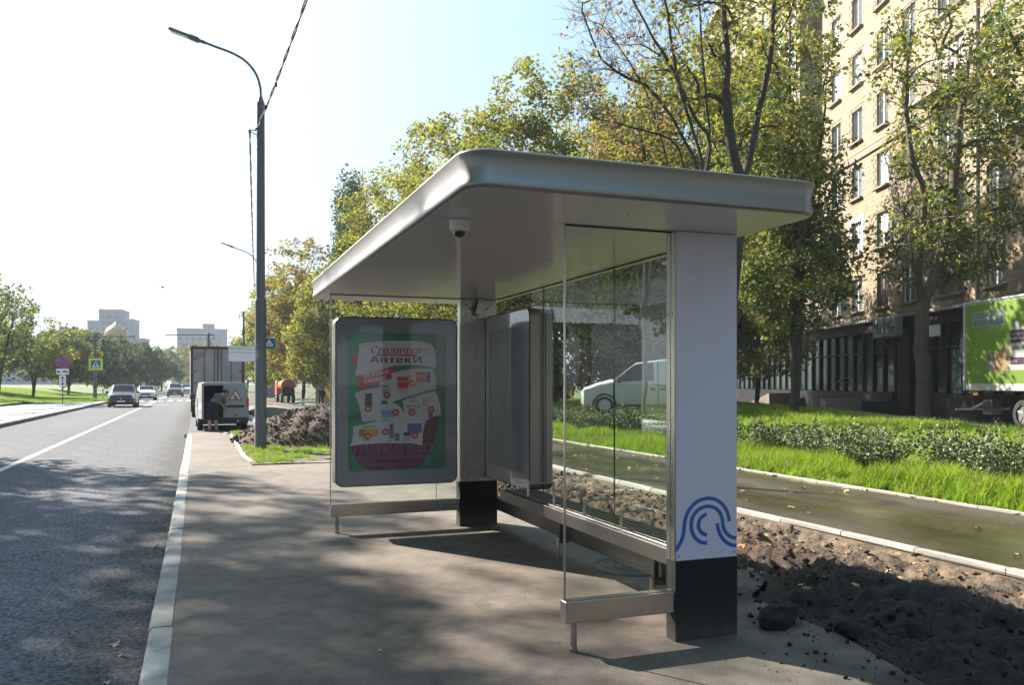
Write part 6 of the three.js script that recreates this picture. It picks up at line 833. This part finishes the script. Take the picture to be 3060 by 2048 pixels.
{ // box truck from behind
  const t = thing('box_truck', 'tall box truck with grey rear doors and dark red frame parked behind the works van', 'truck', [0.92, -0.12, -43.6], 0.015), grey = std([0.44, 0.41, 0.40], 0.6, { map: texPlaster }), rframe = std([0.10, 0.025, 0.028], 0.6), T = 3.5, B = 1.1, w = 1.24;
  part('cargo_box', rbox(0, (T + B) / 2, -3.6, w * 2 - 0.03, T - B, 7.0, 0.03), grey, t); part('rear_frame', [box(-w + 0.05, (T + B) / 2, 0, 0.12, T - B, 0.14), box(w - 0.05, (T + B) / 2, 0, 0.12, T - B, 0.14), box(0, T - 0.06, 0, w * 2 - 0.14, 0.14, 0.14), box(0, B + 0.03, 0, w * 2 - 0.14, 0.1, 0.14)], rframe, t);
  for (const q of [-1, 1]) { const d = part('rear_door', rbox(q * (w - 0.11) * 0.5, (T + B) / 2 - 0.02, 0.03, w - 0.12, T - B - 0.2, 0.06, 0.01), grey, t); part('lock_bar', [cyl(q * 0.16, (T + B) / 2, 0.085, 0.022, 0.022, T - B - 0.1, 8), cyl(q * 0.62, (T + B) / 2, 0.085, 0.018, 0.018, T - B - 0.1, 8)], M.steelDark, d); part('hinge', [2.9, 2.3, 1.7].map((y) => rbox(q * (w - 0.14), y, 0.075, 0.24, 0.07, 0.04, 0.01)), M.steelDark, d); }
  part('door_gap', box(0, (T + B) / 2, 0.066, 0.05, T - B - 0.2, 0.02), M.black, t);
  { const o = part('oval_emblem', place(new THREE.CylinderGeometry(1, 1, 0.008, 32), -0.82, 3.08, 0.066, 0, Math.PI / 2), std([0.20, 0.19, 0.20], 0.6), t); o.geometry.translate(0.82, -3.08, 0); o.geometry.scale(0.24, 0.13, 1); o.geometry.translate(-0.82, 3.08, 0); }
  part('small_lettering', [-0.62, -0.5, -0.38].map((x) => place(new THREE.TorusGeometry(0.05, 0.012, 6, 16, 4.6), x, 1.42, 0.066)), std(0.12, 0.6), t);
  part('chassis', [box(0, 0.85, -3.5, 0.9, 0.3, 7)], M.under, t); part('bumper_bar', [rbox(0, 0.72, 0.0, 2.3, 0.12, 0.1, 0.02), box(-0.5, 0.88, -0.02, 0.1, 0.3, 0.1), box(0.5, 0.88, -0.02, 0.1, 0.3, 0.1)], M.steelDark, t); part('mudguard', [box(-0.98, 0.62, -0.45, 0.5, 0.65, 0.03), box(0.98, 0.62, -0.45, 0.5, 0.65, 0.03)], M.rubber, t);
  for (const q of [-1, 1]) { part('tail_lamp', rbox(q * 1.0, 0.95, 0.05, 0.3, 0.12, 0.06, 0.02), M.red, t); wheel(0.46, 0.5, t, q * 0.92, 0.46, -1.6); wheel(0.46, 0.28, t, q * 0.98, 0.46, -6.9); }
  part('cab', rbox(0, 1.5, -8.0, 2.2, 2.0, 1.7, 0.2), paint([0.5, 0.5, 0.52]), t);
}
{ // green delivery truck on the service road
  const a = Math.atan2(-0.287, 0.958), t = thing('delivery_truck', 'green and white delivery truck with a dairy advert parked before the shops', 'truck', [21.41 + 1.15 * 0.958, lawnY(21.5, -17.5) + 0.02, -18.67 + 1.15 * 0.287], a);   // rear at the origin, front towards +z, its right side (-x) towards the camera
  const tex = canvasTex(1500, 624, (x, w, h) => {
    const k = 260; x.fillStyle = '#97c42c'; x.fillRect(0, 0, w, h); x.fillStyle = '#86b124'; x.beginPath(); x.ellipse(900, 700, 700, 420, 0, 0, 7); x.fill();
    x.fillStyle = '#b9c3bd'; x.fillRect(0.30 * k, 0.22 * k, 1.45 * k, 0.48 * k); x.fillStyle = '#6f8a78'; x.font = 'bold 58px sans-serif'; x.textAlign = 'center'; x.textBaseline = 'middle'; x.fillText('СТАНЦИЯ', 1.02 * k, 0.36 * k); x.fillText('МОЛОЧНАЯ', 1.02 * k, 0.58 * k);
    x.fillStyle = '#a6c46a'; x.fillRect(0.35 * k, 0.78 * k, 1.4 * k, 0.06 * k); x.fillRect(0.35 * k, 0.9 * k, 1.1 * k, 0.05 * k);
    x.fillStyle = '#8d8d84'; x.fillRect(0.95 * k, 1.5 * k, 0.35 * k, 0.55 * k); x.fillStyle = '#c8a670'; x.beginPath(); x.moveTo(1.3 * k, 1.5 * k); x.lineTo(1.95 * k, 1.25 * k); x.lineTo(1.95 * k, 2.0 * k); x.lineTo(1.3 * k, 2.05 * k); x.fill();
    x.fillStyle = '#d8d6d2'; x.fillRect(1.95 * k, 0.8 * k, 0.62 * k, 1.22 * k); x.fillStyle = '#a2a4a6'; x.fillRect(2.57 * k, 0.84 * k, 0.2 * k, 1.1 * k); x.fillStyle = '#e4e2de'; x.beginPath(); x.arc(2.26 * k, 0.74 * k, 30, 0, 7); x.fill();
    x.fillStyle = '#3c2350'; x.fillRect(1.98 * k, 0.88 * k, 0.56 * k, 0.36 * k); x.fillRect(1.98 * k, 1.66 * k, 0.56 * k, 0.2 * k); x.fillStyle = '#d9c8dc'; x.font = 'bold 26px sans-serif'; x.fillText('СТАНЦИЯ', 2.26 * k, 0.99 * k); x.fillText('МОЛОЧНАЯ', 2.26 * k, 1.12 * k); x.fillStyle = '#333'; x.font = 'bold 36px sans-serif'; x.fillText('СЛИВКИ', 2.26 * k, 1.4 * k); x.fillStyle = '#e6a0c0'; x.font = 'bold 30px sans-serif'; x.fillText('20%', 2.15 * k, 1.76 * k);
    x.strokeStyle = '#cfe0a0'; x.lineWidth = 6; x.beginPath(); x.arc(1.72 * k, 1.92 * k, 48, 0, 7); x.stroke(); x.fillStyle = '#e6e2d8'; x.fillRect(2.75 * k, 1.25 * k, 1.0 * k, 1.0 * k); x.fillStyle = '#d99a3a'; x.beginPath(); x.arc(3.1 * k, 1.55 * k, 80, 0, 7); x.fill();
  });
  const W = 2.3, B = 1.03, Tt = 3.63, LN = 6.0, white = std(0.36, 0.5);
  part('cargo_box', rbox(0, (B + Tt) / 2, LN / 2, W, Tt - B, LN, 0.03), white, t);
  { const g = new THREE.PlaneGeometry(5.77, 2.3); g.rotateY(-Math.PI / 2); g.translate(-W / 2 - 0.004, B + 1.36, LN / 2); part('advert_panel', [g], std(0.36, 0.5, { map: tex }), t); }
  part('corner_trim', [rbox(-W / 2, (B + Tt) / 2, 0.04, 0.06, Tt - B, 0.09, 0.01), rbox(-W / 2, Tt - 0.02, LN / 2, 0.06, 0.06, LN, 0.01)], white, t);
  part('chassis', [box(0, 0.78, 3.4, 0.8, 0.24, 7.6)], M.under, t); part('side_box', rbox(-0.9, 0.55, 0.95, 0.3, 0.42, 0.42, 0.02), M.steelDark, t);
  part('tail_lift', [rbox(0, 0.45, -0.55, 2.1, 0.06, 0.12, 0.01), bar([-0.6, 0.75, 0.4], [-0.6, 0.45, -0.5], 0.05), bar([0.6, 0.75, 0.4], [0.6, 0.45, -0.5], 0.05)], std(0.5, 0.5), t); part('reflector_strip', [-0.9, -0.5, -0.1, 0.3, 0.7].map((x) => box(x, 0.45, -0.615, 0.2, 0.05, 0.006)), M.red, t);
  part('side_lamp', [rbox(-W / 2 + 0.05, B - 0.1, 0.5, 0.06, 0.09, 0.22, 0.02)], M.amber, t);
  part('mudguard', [place(new THREE.CylinderGeometry(0.47, 0.47, 0.42, 24, 1, true, -0.1, Math.PI + 0.2), -0.9, 0.42, 2.45, 0, 0, Math.PI / 2)], M.rubber, t);
  for (const q of [-1, 1]) { wheel(0.40, 0.3, t, q * 0.92, 0.4, 2.45); wheel(0.40, 0.24, t, q * 0.92, 0.4, 6.6); }
  const cab = part('cab', rbox(0, 1.42, 7.05, 2.05, 1.9, 1.7, 0.18), paint([0.6, 0.6, 0.6]), t); part('cab_window', [rbox(0, 1.85, 7.88, 1.8, 0.75, 0.08, 0.03), rbox(-1.0, 1.85, 7.2, 0.08, 0.6, 0.9, 0.03)], M.carGlass, cab);
}
{ // small orange tanker on the path
  const t = thing('orange_tanker', 'orange water tanker with dark chassis seen from behind at the far end of the path', 'truck', [6.72, 0.0, -68.6], 0.05), or = std([0.42, 0.10, 0.045], 0.5);
  const tank = new THREE.CylinderGeometry(1, 1, 2.4, 28); tank.rotateX(Math.PI / 2); tank.scale(0.62, 0.50, 1); tank.translate(0, 1.62, -1.2); part('tank', [tank, place(new THREE.TorusGeometry(0.58, 0.05, 8, 28), 0, 1.62, 0.0)], or, t); part('tank_end', (() => { const g = new THREE.SphereGeometry(1, 24, 10); g.scale(0.57, 0.46, 0.08); g.translate(0, 1.62, 0.01); return g; })(), std([0.34, 0.07, 0.035], 0.5), t);
  part('hatch', [cyl(0.1, 2.16, -0.6, 0.22, 0.22, 0.12, 16), rbox(0, 2.13, -1.2, 0.3, 0.05, 2.0, 0.01)], M.poleDark, t); part('beacon', cyl(-0.35, 2.24, -0.9, 0.09, 0.07, 0.2, 12), phy([0.85, 0.55, 0.02], 0.3), t);
  part('pump_unit', [rbox(0, 0.98, 0.05, 1.15, 0.62, 0.5, 0.05), rbox(-0.18, 1.35, 0.12, 0.5, 0.3, 0.2, 0.04), tube([[0.2, 1.4, 0.2], [0.4, 1.1, 0.35], [0.3, 0.8, 0.3]], 0.05, 12, 8)], M.under, t); part('chassis', box(0, 0.72, -1.8, 0.8, 0.2, 4.2), M.under, t); part('ladder', [bar([-0.62, 0.8, 0.12], [-0.58, 1.95, 0.12], 0.02), bar([-0.44, 0.8, 0.12], [-0.42, 1.95, 0.12], 0.02), ...[1, 1.25, 1.5, 1.75].map((y) => bar([-0.61, y, 0.12], [-0.43, y, 0.12], 0.014))], or, t);
  for (const q of [-1, 1]) { wheel(0.42, 0.24, t, q * 0.52, 0.42, -0.3); wheel(0.42, 0.24, t, q * 0.52, 0.42, -3.2); part('tail_lamp', rbox(q * 0.5, 0.85, 0.32, 0.12, 0.08, 0.04, 0.01), M.red, t); }
  part('cab', rbox(0, 1.35, -3.4, 1.3, 1.4, 1.3, 0.1), or, t); t.scale.setScalar(0.86);
}

// ───────────────────────── people ─────────────────────────
function blob(bones, k, c, size, res) {            // bones: [ax, ay, az, bx, by, bz, ra, rb]
  const mc = new MarchingCubes(res, new THREE.MeshBasicMaterial(), false, false, 220000); mc.isolation = 0; const h = res / 2;
  const B = bones.map((b) => { const d = [b[3] - b[0], b[4] - b[1], b[5] - b[2]]; return [...b, ...d, d[0] * d[0] + d[1] * d[1] + d[2] * d[2]]; });
  for (let z = 0; z < res; z++) for (let y = 0; y < res; y++) for (let x = 0; x < res; x++) {
    const px = c[0] + ((x - h) / h) * size, py = c[1] + ((y - h) / h) * size, pz = c[2] + ((z - h) / h) * size; let s = 0;
    for (const b of B) { const ux = px - b[0], uy = py - b[1], uz = pz - b[2], t = b[11] > 1e-9 ? clamp((ux * b[8] + uy * b[9] + uz * b[10]) / b[11], 0, 1) : 0, dx = ux - b[8] * t, dy = uy - b[9] * t, dz = uz - b[10] * t, d = Math.sqrt(dx * dx + dy * dy + dz * dz) - lerp(b[6], b[7], t); if (d < 0.25) s += Math.exp(-d / k); }
    mc.field[(z * res + y) * res + x] = s > 1e-12 ? k * Math.log(s) : -0.5;
  }
  mc.update(); const n = mc.count, g = new THREE.BufferGeometry(), p = new Float32Array(n * 3);
  for (let i = 0; i < n; i++) { p[i * 3] = mc.positionArray[i * 3] * size + c[0]; p[i * 3 + 1] = mc.positionArray[i * 3 + 1] * size + c[1]; p[i * 3 + 2] = mc.positionArray[i * 3 + 2] * size + c[2]; }
  g.setAttribute('position', new THREE.BufferAttribute(p, 3)); g.setAttribute('normal', new THREE.BufferAttribute(mc.normalArray.slice(0, n * 3), 3)); return g;
}
const cap = (a, b, ra, rb = ra) => [...a, ...b, ra, rb], mid = (a, b, t) => a.map((v, i) => lerp(v, b[i], t));
function handBones(w, dir, palm, side) {      // w wrist, dir along the hand, palm normal, side towards the thumb
  const at = (l, s, n) => w.map((v, i) => v + dir[i] * l + side[i] * s + palm[i] * n), out = [cap(at(0, 0, 0), at(0.075, 0.012, 0.004), 0.022, 0.02), cap(at(0.02, -0.02, 0), at(0.08, -0.024, 0.004), 0.016, 0.014), cap(at(0.02, 0.022, 0), at(0.082, 0.028, 0.002), 0.016, 0.013)];
  [[0.03, 0.040, 0.028, 0.020], [0.010, 0.045, 0.03, 0.022], [-0.010, 0.042, 0.028, 0.02], [-0.028, 0.033, 0.022, 0.018]].forEach(([s, a, b, c]) => { const k0 = at(0.085, s, 0), k1 = at(0.085 + a, s, 0.012), k2 = at(0.085 + a + b * 0.75, s, 0.012 + b * 0.7), k3 = at(0.085 + a + b * 0.75 + c * 0.3, s, 0.012 + b * 0.7 + c * 0.9); out.push(cap(k0, k1, 0.010, 0.009), cap(k1, k2, 0.009, 0.0085), cap(k2, k3, 0.0085, 0.0075)); });
  const t0 = at(0.02, 0.026, 0.006), t1 = at(0.055, 0.058, 0.016), t2 = at(0.085, 0.066, 0.03); out.push(cap(t0, t1, 0.013, 0.010), cap(t1, t2, 0.010, 0.008)); return out;
}
const nrm = (a) => { const l = Math.hypot(...a); return a.map((v) => v / l); }, crs = (a, b) => [a[1] * b[2] - a[2] * b[1], a[2] * b[0] - a[0] * b[2], a[0] * b[1] - a[1] * b[0]], sub = (a, b) => a.map((v, i) => v - b[i]), add = (a, b, k = 1) => a.map((v, i) => v + b[i] * k);
function person(label, p, turn, J, look) {        // J: joints; look: clothes
  const t = thing('person', label, 'person', p, turn), hd = J.head, fw = nrm(J.face), up = nrm(sub(J.head, J.neck)), rt = nrm(crs(up, fw)), F = (a, b, c) => add(add(add(hd, rt, a), up, b), fw, c);
  const limb = (s) => [cap(J['sh' + s], J['el' + s], 0.052, 0.042), cap(J['el' + s], J['wr' + s], 0.040, 0.027)], leg = (s) => [cap(J['hip' + s], J['kn' + s], 0.088, 0.056), cap(J['kn' + s], mid(J['kn' + s], J['an' + s], 0.35), 0.054, 0.056), cap(mid(J['kn' + s], J['an' + s], 0.35), J['an' + s], 0.056, 0.036), cap(J['an' + s], J['toe' + s], 0.038, 0.030)];
  const torso = [cap(J.hipL, J.hipR, 0.10), cap(J.pelvis, J.waist, 0.115, 0.115), cap(J.waist, J.chest, 0.12, 0.14), cap(J.shL, J.shR, 0.068), cap(J.chest, J.neck, 0.11, 0.058), cap(J.neck, add(J.neck, up, 0.06), 0.055)];
  const head = [cap(F(0, -0.045, 0.03), F(0, -0.09, 0.045), 0.062, 0.042), cap(F(0, 0.02, -0.02), F(0, 0.045, 0.02), 0.092, 0.088), cap(F(0, 0.0, 0.095), F(0, -0.035, 0.115), 0.011, 0.015), cap(F(0.082, -0.01, -0.01), F(0.086, 0.02, -0.015), 0.014), cap(F(-0.082, -0.01, -0.01), F(-0.086, 0.02, -0.015), 0.014), cap(F(-0.02, -0.065, 0.085), F(0.02, -0.065, 0.085), 0.009)];
  const all = [...torso, ...limb('L'), ...limb('R'), ...leg('L'), ...leg('R'), cap(J.neck, hd, 0.052)], xs = all.flatMap((b) => [[b[0], b[1], b[2]], [b[3], b[4], b[5]]]), lo = [0, 1, 2].map((i) => Math.min(...xs.map((q) => q[i]))), hi = [0, 1, 2].map((i) => Math.max(...xs.map((q) => q[i]))), c = lo.map((v, i) => (v + hi[i]) / 2), size = Math.max(...hi.map((v, i) => v - lo[i])) / 2 + 0.25, res = Math.min(128, Math.ceil((size * 2) / 0.015));
  const hands = ['L', 'R'].map((s) => { const d = nrm(sub(J['hand' + s], J['wr' + s])), pal = nrm(crs(d, crs(J.palm ?? [0, 0, -1], d))), sd = crs(d, pal).map((v) => v * (s === 'L' ? 1 : -1)); return blob(handBones(J['wr' + s], d, pal, sd), 0.004, J['hand' + s], 0.13, 72); });
  part('body', [blob(all, 0.022, c, size, res), blob([...head, cap(J.neck, hd, 0.05)], 0.012, hd, 0.2, 100), ...hands], M.skin, t);
  part('eyes', [0.034, -0.034].map((s) => { const g = new THREE.SphereGeometry(0.011, 10, 8), q = F(s, 0.005, 0.083); g.translate(...q); return g; }), M.black, t);
  const inflate = (L, r) => L.map((b) => [b[0], b[1], b[2], b[3], b[4], b[5], b[6] + r, b[7] + r]);
  const sleeve = (s) => [cap(J['sh' + s], mid(J['sh' + s], J['el' + s], look.sleeve ?? 0.7), 0.052, 0.05), ...((look.sleeve ?? 0.7) > 1 ? [cap(J['el' + s], mid(J['el' + s], J['wr' + s], 0.9), 0.045, 0.034)] : [])];
  part('shirt', blob(inflate([torso[1], torso[2], torso[3], cap(J.chest, mid(J.chest, J.neck, 0.75), 0.11, 0.075), ...sleeve('L'), ...sleeve('R')], 0.017), 0.022, c, size, res), look.shirt, t);
  const tr = (s) => look.short ? [cap(J['hip' + s], J['kn' + s], 0.092, 0.085)] : [cap(J['hip' + s], J['kn' + s], 0.088, 0.062), cap(J['kn' + s], mid(J['kn' + s], J['an' + s], 0.93), 0.062, 0.052)];
  part(look.short ? 'shorts' : 'trousers', blob(inflate([torso[0], cap(J.pelvis, mid(J.pelvis, J.waist, 0.45), 0.115), ...tr('L'), ...tr('R')], 0.022), 0.022, c, size, res), look.legs, t);
  part('hair', blob([cap(F(0, 0.03, -0.035), F(0, 0.062, 0.005), 0.093, 0.088), ...(look.cap ? [cap(F(-0.045, 0.06, 0.1), F(0.045, 0.06, 0.1), 0.022), cap(F(-0.03, 0.055, 0.15), F(0.03, 0.055, 0.15), 0.012)] : [])], 0.012, hd, 0.24, 90), look.hair, t).name = look.cap ? 'cap' : 'hair';
  for (const s of ['L', 'R']) part('shoe', blob([cap(add(J['an' + s], [0, -0.03, 0]), J['toe' + s], 0.048, 0.042), cap(add(J['an' + s], sub(J['an' + s], J['toe' + s]), 0.28), J['toe' + s], 0.038, 0.04)], 0.012, J['toe' + s], 0.24, 64), look.shoe, t);
  return t;
}
person('person in a grey T-shirt, dark shorts and a cap bending into the open works van', [0.52, -0.12, -31.55], 0, {
  anL: [-0.13, 0.09, 0.06], toeL: [-0.10, 0.045, -0.12], knL: [-0.12, 0.49, 0.02], hipL: [-0.13, 0.90, 0.05], anR: [0.10, 0.09, -0.02], toeR: [0.15, 0.045, -0.18], knR: [0.08, 0.49, -0.06], hipR: [0.06, 0.90, -0.03], pelvis: [-0.03, 0.93, 0.01], waist: [0.03, 1.06, -0.07], chest: [0.15, 1.19, -0.18], shL: [0.10, 1.27, -0.05], shR: [0.33, 1.19, -0.27], neck: [0.27, 1.27, -0.23], head: [0.39, 1.37, -0.29], face: [0.55, -0.45, -0.6],
  elL: [0.24, 1.02, -0.12], wrL: [0.37, 0.83, -0.28], handL: [0.40, 0.76, -0.32], elR: [0.42, 0.97, -0.36], wrR: [0.48, 0.80, -0.48], handR: [0.50, 0.73, -0.52],
}, { shirt: std([0.12, 0.13, 0.13], 0.9), legs: std([0.016, 0.02, 0.035], 0.9), short: true, sleeve: 0.65, cap: true, hair: std([0.03, 0.035, 0.04], 0.8), shoe: std([0.30, 0.16, 0.11], 0.8) });
person('person in a pale shirt and jeans standing on the far path by the yellow fence', [8.9, 0.0, -65.7], 2.75, {
  anL: [0.11, 0.09, -0.10], toeL: [0.13, 0.045, 0.08], knL: [0.10, 0.50, -0.04], hipL: [0.09, 0.95, 0], anR: [-0.11, 0.09, 0.12], toeR: [-0.13, 0.045, 0.30], knR: [-0.10, 0.50, 0.10], hipR: [-0.09, 0.95, 0], pelvis: [0, 0.98, 0], waist: [0, 1.12, 0], chest: [0, 1.33, 0.0], shL: [0.18, 1.45, 0], shR: [-0.18, 1.45, 0], neck: [0, 1.49, 0.01], head: [0.0, 1.63, 0.03], face: [0.1, -0.1, 1],
  elL: [0.27, 1.18, 0.02], wrL: [0.36, 1.0, 0.2], handL: [0.37, 0.95, 0.27], elR: [-0.26, 1.18, -0.02], wrR: [-0.24, 0.95, 0.12], handR: [-0.24, 0.89, 0.16], palm: [-1, 0, 0],
}, { shirt: std([0.34, 0.33, 0.38], 0.9), legs: std([0.035, 0.055, 0.10], 0.9), sleeve: 0.8, hair: M.hair, shoe: std([0.12, 0.12, 0.13], 0.8) });
{ const t = thing('snow_shovel', 'long-handled shovel with a white blade held low by the walker', 'shovel', [8.0, 0, -65.6]); part('handle', bar([0.62, 0.95, -0.1], [-0.38, 0.22, 0.05], 0.018), std([0.25, 0.2, 0.14], 0.8), t); part('blade', rbox(-0.45, 0.18, 0.06, 0.22, 0.34, 0.03, 0.01, 0, -0.2, 0.5), std(0.65, 0.6), t); }
{ const t = thing('shoulder_bag', 'dark bag hanging at the side of the walker', 'bag', [9.14, 0.55, -65.62], 0.4); part('pouch', rbox(0, 0.2, 0, 0.16, 0.42, 0.3, 0.06), M.black, t); part('strap', tube([[0, 0.38, -0.12], [-0.02, 0.62, 0], [0, 0.38, 0.12]], 0.012, 14, 6), M.black, t); }
renderer.render(scene, camera);
